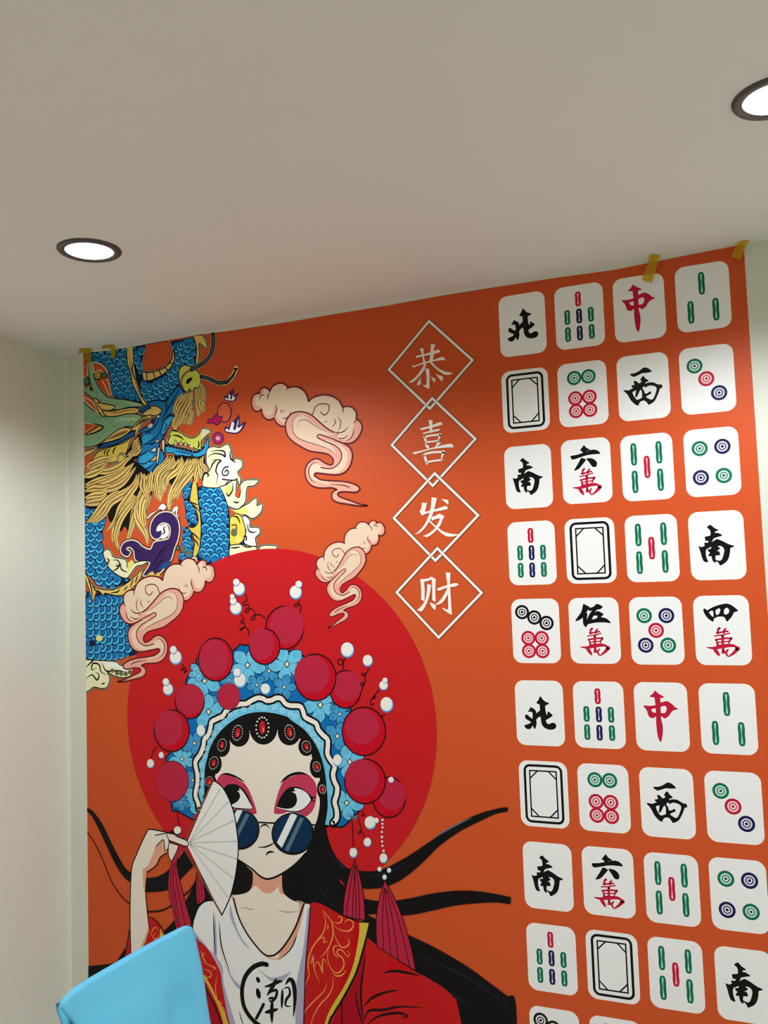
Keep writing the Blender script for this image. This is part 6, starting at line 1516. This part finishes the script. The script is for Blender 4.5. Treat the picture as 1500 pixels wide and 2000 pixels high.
SYMBOLS = {
'bei': """F k /9,102 25,80 41,68 /60,62 38,52 /6,55 /-15,64 -1,80
Z k 6.8 /9,102 25,80 41,68 /60,62 38,52 /6,55 /-15,64 -1,80
F k /6,59 /37,55 34,34 36,12 40,-13 34,-42 43,-66 59,-70 75,-62 91,-63 99,-76 90,-92 67,-98 41,-94 22,-81 12,-59 9,-24 7,15
Z k 6.8 /6,59 /37,55 34,34 36,12 40,-13 34,-42 43,-66 59,-70 75,-62 91,-63 99,-76 90,-92 67,-98 41,-94 22,-81 12,-59 9,-24 7,15
F k /37,-13 52,-10 /54,10 /80,-12 59,-27 /34,-41
Z k 6.8 /37,-13 52,-10 /54,10 /80,-12 59,-27 /34,-41
F k /-56,32 -38,23 -26,9 -25,-12 -27,-44 -26,-69 /-36,-99 /-44,-80 -45,-51 -42,-19 -43,0 -52,10 /-73,9 -62,16
Z k 6.9 /-56,32 -38,23 -26,9 -25,-12 -27,-44 -26,-69 /-36,-99 /-44,-80 -45,-51 -42,-19 -43,0 -52,10 /-73,9 -62,16
F k /-28,-13 4,13 /13,8 /12,-18 -11,-24 /-28,-44
Z k 6.8 /-28,-13 4,13 /13,8 /12,-18 -11,-24 /-28,-44
F k /-90,-17 -79,-17 -67,-29 -48,-40 /-35,-44 -45,-59 -68,-48 -84,-39 -92,-28
Z k 6.9 /-90,-17 -79,-17 -67,-29 -48,-40 /-35,-44 -45,-59 -68,-48 -84,-39 -92,-28
F k /-99,-82 -83,-77 -62,-68 -45,-51 -29,-57 -33,-71 -50,-78 -64,-96 -80,-100 -93,-92
Z k 6.9 /-99,-82 -83,-77 -62,-68 -45,-51 -29,-57 -33,-71 -50,-78 -64,-96 -80,-100 -93,-92""",
'seven_red': """K r -3,113 0.624,0.014 -0.032,-0.625 152""",
'seven_green': """K g -76,3 0.629,0.018 -0.031,-0.627 152
K g 73,2 0.616,0.018 -0.032,-0.620 152
K g -77,-108 0.628,0.023 -0.031,-0.625 152
K g 73,-108 0.615,0.023 -0.032,-0.618 152""",
'seven_navy': """K n -1,2 0.623,0.018 -0.032,-0.623 152
K n -2,-109 0.622,0.023 -0.032,-0.622 152""",
'six_green': """D g -48,107 0.623,0.036 -0.031,-0.619
D g 41,107 0.615,0.036 -0.032,-0.615""",
'six_red': """D r -47,-24 0.622,0.042 -0.031,-0.617
D r 41,-24 0.614,0.041 -0.032,-0.613
D r -46,-106 0.621,0.045 -0.031,-0.616
D r 41,-107 0.613,0.045 -0.032,-0.612""",
'zhong': """F r /-28,151 -13,135 1,127 /18,116 -6,113 /-35,116 /-60,119 -43,130
Z r 6.3 /-28,151 -13,135 1,127 /18,116 -6,113 /-35,116 /-60,119 -43,130
F r /-32,123 /-5,120 -4,84 -6,-7 1,-49 -1,-98 /-12,-148 -24,-117 -29,-50 -28,-2 /-27,59
Z r 6.3 /-32,123 /-5,120 -4,84 -6,-7 1,-49 -1,-98 /-12,-148 -24,-117 -29,-50 -28,-2 /-27,59
F r /-99,61 -62,59 /-26,64 /-26,52 -45,49 -59,44 -56,30 -47,21 /-27,18 /-28,3 -37,1 /-48,-8 -68,-1 -76,21 -82,40
Z r 6.4 /-99,61 -62,59 /-26,64 /-26,52 -45,49 -59,44 -56,30 -47,21 /-27,18 /-28,3 -37,1 /-48,-8 -68,-1 -76,21 -82,40
F r /-8,76 13,84 37,89 63,73 79,56 /95,49 71,42 56,30 39,6 /17,-8 6,2 /-8,11 /-7,21 16,17 31,30 36,52 27,66 9,65 /-9,58
Z r 6.3 /-8,76 13,84 37,89 63,73 79,56 /95,49 71,42 56,30 39,6 /17,-8 6,2 /-8,11 /-7,21 16,17 31,30 36,52 27,66 9,65 /-9,58""",
'three_bamboo': """K g -3,85 0.559,0.014 -0.034,-0.591 235
K g -73,-84 0.564,0.021 -0.034,-0.592 235
K g 69,-86 0.551,0.021 -0.035,-0.586 235""",
'xi': """F k /-73,87 -45,89 -18,99 9,116 32,110 /53,91 25,88 -4,88 -34,77 -55,73
Z k 6.3 /-73,87 -45,89 -18,99 9,116 32,110 /53,91 25,88 -4,88 -34,77 -55,73
F k /-116,-10 -95,-14 -71,-16 -68,-35 -56,-64 -41,-79 -25,-76 -1,-66 15,-72 30,-82 /44,-89 59,-79 74,-48 81,-24 78,-8 64,1 47,6 29,6 /14,-3 /8,9 27,19 56,19 76,8 90,1 107,-2 /109,-16 96,-20 88,-39 74,-69 56,-97 /27,-112 14,-91 -2,-82 -25,-89 /-37,-110 -55,-99 -77,-71 -94,-36
Z k 6.3 /-116,-10 -95,-14 -71,-16 -68,-35 -56,-64 -41,-79 -25,-76 -1,-66 15,-72 30,-82 /44,-89 59,-79 74,-48 81,-24 78,-8 64,1 47,6 29,6 /14,-3 /8,9 27,19 56,19 76,8 90,1 107,-2 /109,-16 96,-20 88,-39 74,-69 56,-97 /27,-112 14,-91 -2,-82 -25,-89 /-37,-110 -55,-99 -77,-71 -94,-36
F k /-53,41 -39,36 -25,22 /-4,31 /-12,47 /2,66 17,46 /31,35 10,25 /16,10 -2,2 -8,-10 0,-24 5,-41 17,-47 /39,-35 41,-45 18,-56 /5,-72 -7,-70 -6,-42 -8,-24 -15,-13 -24,-20 -36,-43 /-48,-60 -43,-27 -40,-9 /-64,5 /-67,15 -49,17
Z k 6.3 /-53,41 -39,36 -25,22 /-4,31 /-12,47 /2,66 17,46 /31,35 10,25 /16,10 -2,2 -8,-10 0,-24 5,-41 17,-47 /39,-35 41,-45 18,-56 /5,-72 -7,-70 -6,-42 -8,-24 -15,-13 -24,-20 -36,-43 /-48,-60 -43,-27 -40,-9 /-64,5 /-67,15 -49,17
F k /-80,-11 -50,-2 /-23,3 /-22,-11 -51,-15 /-69,-24
Z k 6.3 /-80,-11 -50,-2 /-23,3 /-22,-11 -51,-15 /-69,-24""",
'three_green': """D g -67,90 0.560,0.035 -0.034,-0.587""",
'three_red': """D r -5,5 0.554,0.038 -0.034,-0.583""",
'three_navy': """D n 62,-88 0.548,0.042 -0.034,-0.578""",
'nan': """F k /-47,109 /-30,121 -11,102 /9,89 -7,84 -13,65 -24,33 -40,12 /-51,6 /-44,22 -33,45 -28,70 -31,95
Z k 6.7 /-47,109 /-30,121 -11,102 /9,89 -7,84 -13,65 -24,33 -40,12 /-51,6 /-44,22 -33,45 -28,70 -31,95
F k /-62,51 -36,56 -13,68 7,70 /30,58 2,51 -24,42 -50,32 /-59,34
Z k 6.7 /-62,51 -36,56 -13,68 7,70 /30,58 2,51 -24,42 -50,32 /-59,34
F k /-35,13 /2,34 27,23 64,1 /92,-9 71,-18 66,-45 57,-77 40,-100 /12,-117 3,-98 /-16,-85 8,-95 25,-86 35,-63 42,-35 38,-14 19,-1 -3,-5 /-27,-18
Z k 6.7 /-35,13 /2,34 27,23 64,1 /92,-9 71,-18 66,-45 57,-77 40,-100 /12,-117 3,-98 /-16,-85 8,-95 25,-86 35,-63 42,-35 38,-14 19,-1 -3,-5 /-27,-18
F k /-99,-4 -81,-9 /-35,15 /-24,2 -49,-12 -64,-22 -68,-46 -65,-71 /-57,-95 -75,-89 -84,-66 -90,-36
Z k 6.8 /-99,-4 -81,-9 /-35,15 /-24,2 -49,-12 -64,-22 -68,-46 -65,-71 /-57,-95 -75,-89 -84,-66 -90,-36
F k /-67,16 -50,14 /-33,17 /-44,-1 /-65,0
Z k 6.7 /-67,16 -50,14 /-33,17 /-44,-1 /-65,0
F k /-29,1 /-5,-1 -11,-40 -16,-78 /-14,-100 -26,-87 -30,-55
Z k 6.7 /-29,1 /-5,-1 -11,-40 -16,-78 /-14,-100 -26,-87 -30,-55
F k /-50,-25 -27,-20 0,-10 /13,-19 -8,-31 -37,-39
Z k 6.7 /-50,-25 -27,-20 0,-10 /13,-19 -8,-31 -37,-39
F k /-48,-60 -38,-45 -18,-40 5,-37 /12,-55 -16,-57
Z k 6.7 /-48,-60 -38,-45 -18,-40 5,-37 /12,-55 -16,-57""",
'liu': """F k /-30,132 /-7,160 5,143 /26,131 1,124 /-9,106 -18,126
Z k 6.5 /-30,132 /-7,160 5,143 /26,131 1,124 /-9,106 -18,126
F k /-93,99 -50,104 0,117 43,127 73,120 /89,103 54,104 5,101 -44,89 -82,82
Z k 6.5 /-93,99 -50,104 0,117 43,127 73,120 /89,103 54,104 5,101 -44,89 -82,82
F k /-33,72 -25,80 /-1,71 -22,47 -47,20 /-73,9 -58,32 -43,54
Z k 6.5 /-33,72 -25,80 /-1,71 -22,47 -47,20 /-73,9 -58,32 -43,54
F k /7,75 32,74 55,61 65,41 /59,24 41,26 27,47 15,64
Z k 6.4 /7,75 32,74 55,61 65,41 /59,24 41,26 27,47 15,64""",
'five_green': """K g -76,85 0.588,0.057 -0.032,-0.596 232
K g 73,85 0.576,0.057 -0.033,-0.590 232
K g -77,-85 0.587,0.065 -0.032,-0.594 232
K g 73,-83 0.574,0.064 -0.033,-0.587 232""",
'five_red': """K r -1,1 0.581,0.061 -0.033,-0.592 232""",
'four_green': """D g -64,86 0.556,0.056 -0.034,-0.580
D g 61,-86 0.544,0.062 -0.034,-0.572""",
'four_navy': """D n 63,88 0.545,0.055 -0.034,-0.574
D n -67,-89 0.555,0.063 -0.034,-0.577""",
'sevend_black': """D k -84,120 0.669,-0.010 -0.030,-0.653
D k -6,85 0.662,-0.009 -0.030,-0.649
D k 71,49 0.654,-0.007 -0.031,-0.645""",
'sevend_red': """D r -51,-45 0.665,-0.003 -0.030,-0.649
D r 36,-46 0.657,-0.003 -0.031,-0.645
D r -50,-127 0.664,0.001 -0.030,-0.648
D r 37,-127 0.656,0.001 -0.031,-0.644""",
'wu': """F k /-58,163 -43,155 /-24,144 -41,122 -61,94 -81,75 /-112,62 -94,86 -72,116
Z k 6.7 /-58,163 -43,155 /-24,144 -41,122 -61,94 -81,75 /-112,62 -94,86 -72,116
F k /-61,109 -42,106 -45,76 /-42,38 /-52,24 -63,43 -64,76
Z k 6.7 /-61,109 -42,106 -45,76 /-42,38 /-52,24 -63,43 -64,76
F k /-28,136 4,145 24,161 /56,147 39,134 3,131 -22,125
Z k 6.6 /-28,136 4,145 24,161 /56,147 39,134 3,131 -22,125
F k /7,135 /23,135 2,106 -12,75 /-20,58 -39,62 -22,101
Z k 6.6 /7,135 /23,135 2,106 -12,75 /-20,58 -39,62 -22,101
F k /-23,101 9,108 28,117 /59,100 46,89 39,73 /33,61 21,67 27,91 8,96 /-17,89
Z k 6.6 /-23,101 9,108 28,117 /59,100 46,89 39,73 /33,61 21,67 27,91 8,96 /-17,89
F k /-47,64 -6,66 38,78 75,71 /100,48 62,53 6,52 /-46,41
Z k 6.6 /-47,64 -6,66 38,78 75,71 /100,48 62,53 6,52 /-46,41""",
'wan': """L r 12.3 -13,13 -23,3 -23,-17
L r 10.7 -30,-16 -4,-12 12,-6
T r 13.1 24,13 12,-1 8,-23
L r 9.0 10,-10 31,-6
L r 7.4 -43,-33 2,-27 39,-17
l r 14.8 -38,-52 -32,-70 -29,-92
L r 10.7 -39,-56 7,-48 49,-47
t r 14.6 47,-47 36,-65 30,-86
L r 7.4 -29,-71 34,-65
L r 9.0 -30,-89 31,-83
L r 14.7 1,-33 -1,-76 -1,-123
T r 21.4 -93,-100 -49,-104 -2,-94 55,-90 92,-113
t r 24.3 79,-106 56,-132 22,-157
T r 21.4 -56,-103 -39,-124 -22,-152
T r 13.1 -16,-132 12,-128 29,-108
T r 11.4 13,-119 16,-139 25,-155""",
'fived_green': """D g -67,91 0.601,-0.008 -0.033,-0.618
D g 63,-87 0.588,-0.000 -0.034,-0.610""",
'fived_navy': """D n 62,90 0.590,-0.008 -0.034,-0.613
D n -67,-87 0.599,-0.000 -0.033,-0.616""",
'fived_red': """D r -2,2 0.594,-0.004 -0.033,-0.614""",
'si': """F k /-95,121 -87,125 -77,115 -50,129 -15,143 33,152 63,139 /91,113 69,105 54,79 /30,53 24,68 16,80 -13,83 -41,72 /-48,53 -71,71 -89,99
Z k 6.2 /-95,121 -87,125 -77,115 -50,129 -15,143 33,152 63,139 /91,113 69,105 54,79 /30,53 24,68 16,80 -13,83 -41,72 /-48,53 -71,71 -89,99
F w -66,107 -46,115 -42,99 /-43,77 -57,89
F w -30,115 -11,128 -3,121 -10,98 /-26,88
F w 18,119 32,131 44,121 43,103 28,91 /15,97"""}
TILE_AT = [
  ['3642,4908', '4012,4907', '4381,4904', '4754,4915'],
  ['3639,4406', '4008,4407', '4379,4408', '4750,4410'],
  ['3635,3907', '4007,3916', '4376,3910', '4748,3911'],
  ['3635,3415', '4006,3414', '4376,3413', '4747,3414'],
  ['3638,2919', '4006,2918', '4376,2915', '4747,2915'],
  ['3638,2403', '4008,2403', '4377,2403', '4749,2402'],
  ['3641,1901', '4011,1901', '4382,1897', '4752,1896'],
  ['3643,1399', '4013,1402', '4382,1398', '4748,1402'],
  ['3643,902', '4012,905', '4377,909', '4750,902'],
  ['3640,401', '4010,401', '4380,401', '4750,401']]

_top = sorted((p for p in _q if p[1] > 3000), key=lambda p: p[0])
def sheet_top(x):
    for a, b in zip(_top[:-1], _top[1:]):
        if a[0] <= x <= b[0] and b[0] > a[0]: return a[1] + (b[1]-a[1])*(x-a[0])/(b[0]-a[0])
    return _top[0][1] if x < _top[0][0] else _top[-1][1]

# dragon
dragon = None
for path, text in ART_DRAGON:
    if path == 'pearl_flame':
        continue
    I = Ink(); run(I, text)
    if path == 'dragon/outline':
        dragon = I.obj('dragon_print', mural); dragon['label'] = 'blue scaled dragon with tan mane and green horns'
    else:
        I.obj(path.split('/')[1], dragon)
I = Ink(); run(I, dict(ART_DRAGON)['pearl_flame'])
I.obj('flaming_pearl', mural)['label'] = 'orange pearl with purple and white flames'

# red sun
_s = '1673,2284 1269 1243'.split()
I = Ink(); I.disc('R', pt(_s[0]), (float(_s[1]), 0), (0, float(_s[2])), 160)
I.obj('sun_disc', mural)['label'] = 'large plain red disc'

# clouds
for text, lab in zip(ART_CLOUDS, ('large cream swirling cloud', 'small cream swirling cloud on the edge of the red disc', 'cream swirling cloud below the dragon')):
    I = Ink(); run(I, text)
    I.obj('swirl_cloud', mural)['label'] = lab

# four lettered diamonds
_fr = dict(ART_FRAMES)
for fr, ch, lab in (('frame1', 'gong', 'character 恭'), ('frame2', 'xi4', 'character 喜'), ('frame3', 'fa', 'character 发'), ('frame4', 'cai', 'character 财')):
    I = Ink(); run(I, _fr[fr]); d = I.obj('diamond_frame', mural)
    I = Ink(); run(I, _fr[ch]); o = I.obj('lettering', d); o['label'] = 'cream ' + lab

# mahjong tiles
KIND = {
    'bei': ('white tile with black character 北', [('bei', 'character')]),
    '7b': ('white tile with seven bamboo sticks', [('seven_red', 'red_bamboo'), ('seven_green', 'green_bamboo'), ('seven_navy', 'navy_bamboo')]),
    'zhong': ('white tile with red character 中', [('zhong', 'character')]),
    '3b': ('white tile with three green bamboo sticks', [('three_bamboo', 'green_bamboo')]),
    'bai': ('white tile with an empty black double border', [('bai', 'border_frame')]),
    '6d': ('white tile with two green and four red dots', [('six_green', 'green_dot'), ('six_red', 'red_dot')]),
    'xi': ('white tile with black character 西', [('xi', 'character')]),
    '3d': ('white tile with three dots on a diagonal', [('three_green', 'green_dot'), ('three_red', 'red_dot'), ('three_navy', 'navy_dot')]),
    'nan': ('white tile with black character 南', [('nan', 'character')]),
    '6w': ('white tile with characters 六萬', [('liu', 'number_character'), ('wan', 'red_character')]),
    '5b': ('white tile with four green bamboo sticks round a red one', [('five_green', 'green_bamboo'), ('five_red', 'red_bamboo')]),
    '4d': ('white tile with two green and two navy dots', [('four_green', 'green_dot'), ('four_navy', 'navy_dot')]),
    '7d': ('white tile with three black and four red dots', [('sevend_black', 'black_dot'), ('sevend_red', 'red_dot')]),
    '5w': ('white tile with characters 伍萬', [('wu', 'number_character'), ('wan', 'red_character')]),
    '5d': ('white tile with five dots', [('fived_green', 'green_dot'), ('fived_navy', 'navy_dot'), ('fived_red', 'red_dot')]),
    '4w': ('white tile with characters 四萬', [('si', 'number_character'), ('wan', 'red_character')]),
}
ROWS = [['bei', '7b', 'zhong', '3b'], ['bai', '6d', 'xi', '3d'], ['nan', '6w', '5b', '4d'], ['7b', 'bai', '5b', 'nan'], ['7d', '5w', '5d', '4w']] * 2
G0 = 370.0   # one column step, half millimetres
def rrect(w, h, r, n=8):
    out = []
    for cx, cy, a0 in ((w/2-r, h/2-r, 0), (-w/2+r, h/2-r, 90), (-w/2+r, -h/2+r, 180), (w/2-r, -h/2+r, 270)):
        for i in range(n+1):
            a = math.radians(a0 + 90*i/n); out.append((cx + r*math.cos(a), cy + r*math.sin(a)))
    return out

protos = {}
Ink.clip = False
tile_level = Ink.level
def make_tile(kind):
    Ink.level = 205
    I = Ink(); I.fill('i', rrect(G0*0.832, G0*1.101, G0*0.155)); I.fill('w', rrect(G0*0.818, G0*1.087, G0*0.150))
    t = I.obj('mahjong_tile', mural); t['label'] = KIND[kind][0]
    ch = []
    for sym, nm in KIND[kind][1]:
        if sym == 'bai':
            I = Ink(); ww, hh = G0*0.625, G0*0.938
            P = rrect(ww, hh, G0*0.09); I.strip('k', P, [G0*0.040]*len(P), True)
            ww, hh = G0*0.455, G0*0.765
            mitre_rect(I, ww, hh, G0*0.023)
            for sx in (-1, 1):
                for sy in (-1, 1):
                    I.strip('k', [(sx*(ww/2 - G0*0.135), sy*hh/2), (sx*ww/2, sy*(hh/2 - G0*0.135))], [G0*0.022]*2)
            ch.append(I.obj(nm, t)); continue
        lines = SYMBOLS[sym].strip().split('\n')
        if lines[0][0] in 'KD':
            for l in lines:
                I = Ink(); run(I, l); ch.append(I.obj(nm, t))
        else:
            I = Ink(); run(I, SYMBOLS[sym]); ch.append(I.obj(nm, t))
    return t, ch

def mitre_rect(I, w, h, t):
    I.up(); A = [(-w/2, -h/2), (w/2, -h/2), (w/2, h/2), (-w/2, h/2)]
    P = [(x + math.copysign(t/2, x), y + math.copysign(t/2, y)) for x, y in A] + [(x - math.copysign(t/2, x), y - math.copysign(t/2, y)) for x, y in A]
    tris = []
    for i in range(4):
        j = (i+1) % 4; tris += [(i, j, 4+j), (i, 4+j, 4+i)]
    I.add(P, tris, 'k')

for r, row in enumerate(ROWS):
    for c, kind in enumerate(row):
        x, y = pt(TILE_AT[r][c])
        if kind not in protos:
            t, ch = protos[kind] = make_tile(kind)
        else:
            t0, ch0 = protos[kind]
            t = t0.copy(); COL.objects.link(t)
            for k in ch0:
                k2 = k.copy(); COL.objects.link(k2); k2.parent = t
        t.location = (x*U, 0, y*U)
        t['group'] = 'printed mahjong tiles'
Ink.level = tile_level
Ink.clip = True

# opera singer
singer = link(bpy.data.objects.new('opera_singer_print', None), mural)
singer['label'] = 'woman in a pearled opera headdress and sunglasses holding a white fan'
WOMAN_LABEL = {'shirt_emblem': 'black brush ring and character 潮', 'tassel': 'crimson tassel', 'fan': 'white folding fan with brown sticks'}
for path, text in ART_WOMAN:
    nm = path.split('/')[1]
    I = Ink(); run(I, text)
    o = I.obj(nm, singer)
    if o and nm in WOMAN_LABEL: o['label'] = WOMAN_LABEL[nm]

# ---------------------------------------------------------------- yellow tape holding the sheet
tape_mat = bpy.data.materials.new('yellow_tape'); tape_mat.use_nodes = True
_nt = tape_mat.node_tree; _b = _nt.nodes['Principled BSDF']
_b.inputs['Base Color'].default_value = (lin(214), lin(186), lin(30), 1); _b.inputs['Roughness'].default_value = 0.35
_tr_ = _nt.nodes.new('ShaderNodeBsdfTransparent'); _tr_.inputs['Color'].default_value = (1, 0.88, 0.28, 1)
_mx = _nt.nodes.new('ShaderNodeMixShader'); _mx.inputs['Fac'].default_value = 0.38
_nt.links.new(_tr_.outputs[0], _mx.inputs[1]); _nt.links.new(_b.outputs[0], _mx.inputs[2])
_nt.links.new(_mx.outputs[0], _nt.nodes['Material Output'].inputs['Surface'])
TAPE_ROWS = [
  [[(0.0745,-0.0147,2.6980), (0.1306,-0.0649,2.6980)], [(0.1099,-0.0127,2.6980), (0.1709,-0.0460,2.6980)], [(0.1039,-0.0120,2.6894), (0.1408,-0.0120,2.6898)], [(0.1089,-0.0120,2.6602), (0.1405,-0.0120,2.6604)]],
  [[(0.2017,-0.0189,2.6980), (0.2369,-0.0567,2.6980)], [(0.2335,-0.0139,2.6980), (0.2826,-0.0477,2.6980)], [(0.2395,-0.0120,2.6914), (0.2665,-0.0120,2.6930)], [(0.2442,-0.0120,2.6553), (0.2621,-0.0120,2.6551)]],
  [[(2.3298,-0.0502,2.6980), (2.3542,-0.0251,2.6980)], [(2.3175,-0.0120,2.6878), (2.3476,-0.0120,2.6842)], [(2.2963,-0.0120,2.6347), (2.3246,-0.0120,2.6220)]],
  [[(2.5880,-0.0348,2.6980), (2.6088,-0.0216,2.6980)], [(2.5692,-0.0120,2.6954), (2.5971,-0.0120,2.6910)], [(2.5545,-0.0120,2.6636), (2.5791,-0.0120,2.6483)]]]
TAPE_LABELS = ['short yellow tape wrapped over the upper left corner of the mural',
               'curled yellow tape strip hanging just right of the corner tape, over the blue dragon scales',
               'long slanted yellow tape strip above the red 中 tile',
               'yellow tape strip at the upper right corner of the mural']
for rows, lab in zip(TAPE_ROWS, TAPE_LABELS):
    v, f = [], []
    dense = []
    for a, b in zip(rows[:-1], rows[1:]):
        for i in range(4):
            t = i/4; dense.append([Vector(a[k]).lerp(Vector(b[k]), t) for k in (0, 1)])
    dense.append([Vector(p) for p in rows[-1]])
    for L_, R_ in dense:
        v += [L_, L_.lerp(R_, .5), R_]
    for i in range(len(dense) - 1):
        for k in range(2):
            f.append((3*i+k, 3*i+3+k, 3*i+4+k, 3*i+1+k))
    o = mesh_obj('adhesive_tape', v, f, tape_mat)
    md = o.modifiers.new('thickness', 'SOLIDIFY'); md.thickness = 0.0004; md.offset = 0
    tag(o, lab, 'tape', 'yellow tape strips holding the mural')

# ---------------------------------------------------------------- folded sky-blue sheet in front of the mural
blue_mat = principled('sky_blue_sheet', (104, 200, 236), 0.5, 0.35)
_nt = blue_mat.node_tree; _b = _nt.nodes['Principled BSDF']
_tc = _nt.nodes.new('ShaderNodeTexCoord'); _nz = _nt.nodes.new('ShaderNodeTexNoise'); _nz.inputs['Scale'].default_value = 9; _nz.inputs['Detail'].default_value = 2
_bp = _nt.nodes.new('ShaderNodeBump'); _bp.inputs['Strength'].default_value = 0.12; _bp.inputs['Distance'].default_value = 0.03
_nt.links.new(_tc.outputs['Object'], _nz.inputs['Vector']); _nt.links.new(_nz.outputs['Fac'], _bp.inputs['Height']); _nt.links.new(_bp.outputs['Normal'], _b.inputs['Normal'])
TOP_E = [(1.3655,-1.5075,0.9995), (1.3661,-1.4683,1.0103), (1.3677,-1.4257,1.0117), (1.3705,-1.3546,1.0114), (1.3735,-1.2808,1.0111), (1.3778,-1.1797,1.0072), (1.3792,-1.1507,1.0052), (1.3802,-1.1319,1.0016)]
RIGHT_E = [(1.3802,-1.1319,1.0016), (1.3815,-1.1188,0.9926), (1.3846,-1.1089,0.9620), (1.3914,-1.0957,0.8900), (1.3978,-1.0897,0.8197), (1.4018,-1.0850,0.7769), (1.47, -1.005, 0.5), (1.50, -0.95, 0.2), (1.52, -0.93, 0.0)]
FRONT_E = [(1.3655,-1.5075,0.9995), (1.3679,-1.4924,0.9798), (1.3714,-1.4695,0.9492), (1.40, -1.445, 0.85), (1.44, -1.43, 0.5), (1.50, -1.42, 0.0)]
BACK_E = [(1.3655,-1.5075,0.9995), (1.3670,-1.5054,0.9837), (1.3693,-1.4967,0.9615), (1.34, -1.475, 0.85), (1.30, -1.46, 0.5), (1.26, -1.45, 0.0)]
def resample(P, n):
    P = [Vector(p) for p in P]; L = [0]
    for a, b in zip(P[:-1], P[1:]): L.append(L[-1] + (b - a).length)
    out = []
    for i in range(n + 1):
        s = L[-1] * i / n; k = 0
        while k < len(L) - 2 and L[k+1] < s: k += 1
        out.append(P[k].lerp(P[k+1], (s - L[k]) / max(1e-9, L[k+1] - L[k])))
    return out
NU, NV = 44, 72
def panel(left, sign):
    tp, lf, rt = resample(TOP_E, NU), resample(left, NV), resample(RIGHT_E, NV)
    bt = [lf[-1].lerp(rt[-1], i / NU) for i in range(NU + 1)]
    g = []
    for j in range(NV + 1):
        v = j / NV; row = []
        for i in range(NU + 1):
            u = i / NU
            p = tp[i]*(1-v) + bt[i]*v + lf[j]*(1-u) + rt[j]*u - (tp[0]*(1-u)*(1-v) + tp[-1]*u*(1-v) + lf[-1]*(1-u)*v + rt[-1]*u*v)
            e = math.sin(math.pi * min(1, u)) ** 0.7 * min(1, v * 9)
            b = sign * 0.016 * e
            if sign > 0:   # soft dents near the fold
                b += -0.022*math.exp(-((u-.72)**2/.018 + (v-.17)**2/.004)) + 0.03*math.exp(-((u-.86-(v-.1)*.4)**2/.0018))*min(1, v*8)*(1-u) - 0.008*math.exp(-((u-.45)**2/.02 + (v-.24)**2/.003))
            row.append(p + Vector((b, 0, 0)))
        g.append(row)
    return g
_v, _f = [], []
for left, sign in ((FRONT_E, 1), (BACK_E, -1)):
    g = panel(left, sign); o = len(_v)
    for row in g: _v += row
    for j in range(NV):
        for i in range(NU):
            a = o + j*(NU+1) + i
            q = (a, a + NU + 1, a + NU + 2, a + 1)
            _f.append(q if sign > 0 else q[::-1])
cov = mesh_obj('blue_sheet', _v, _f, blue_mat, smooth=True)
import bmesh
_bm = bmesh.new(); _bm.from_mesh(cov.data); bmesh.ops.remove_doubles(_bm, verts=_bm.verts, dist=0.0006); bmesh.ops.recalc_face_normals(_bm, faces=_bm.faces); _bm.to_mesh(cov.data); _bm.free()
_md = cov.modifiers.new('thickness', 'SOLIDIFY'); _md.thickness = 0.003; _md.offset = 0
tag(cov, 'smooth sky-blue sheet folded over at the top, in front of the mural at lower left', 'sheet')
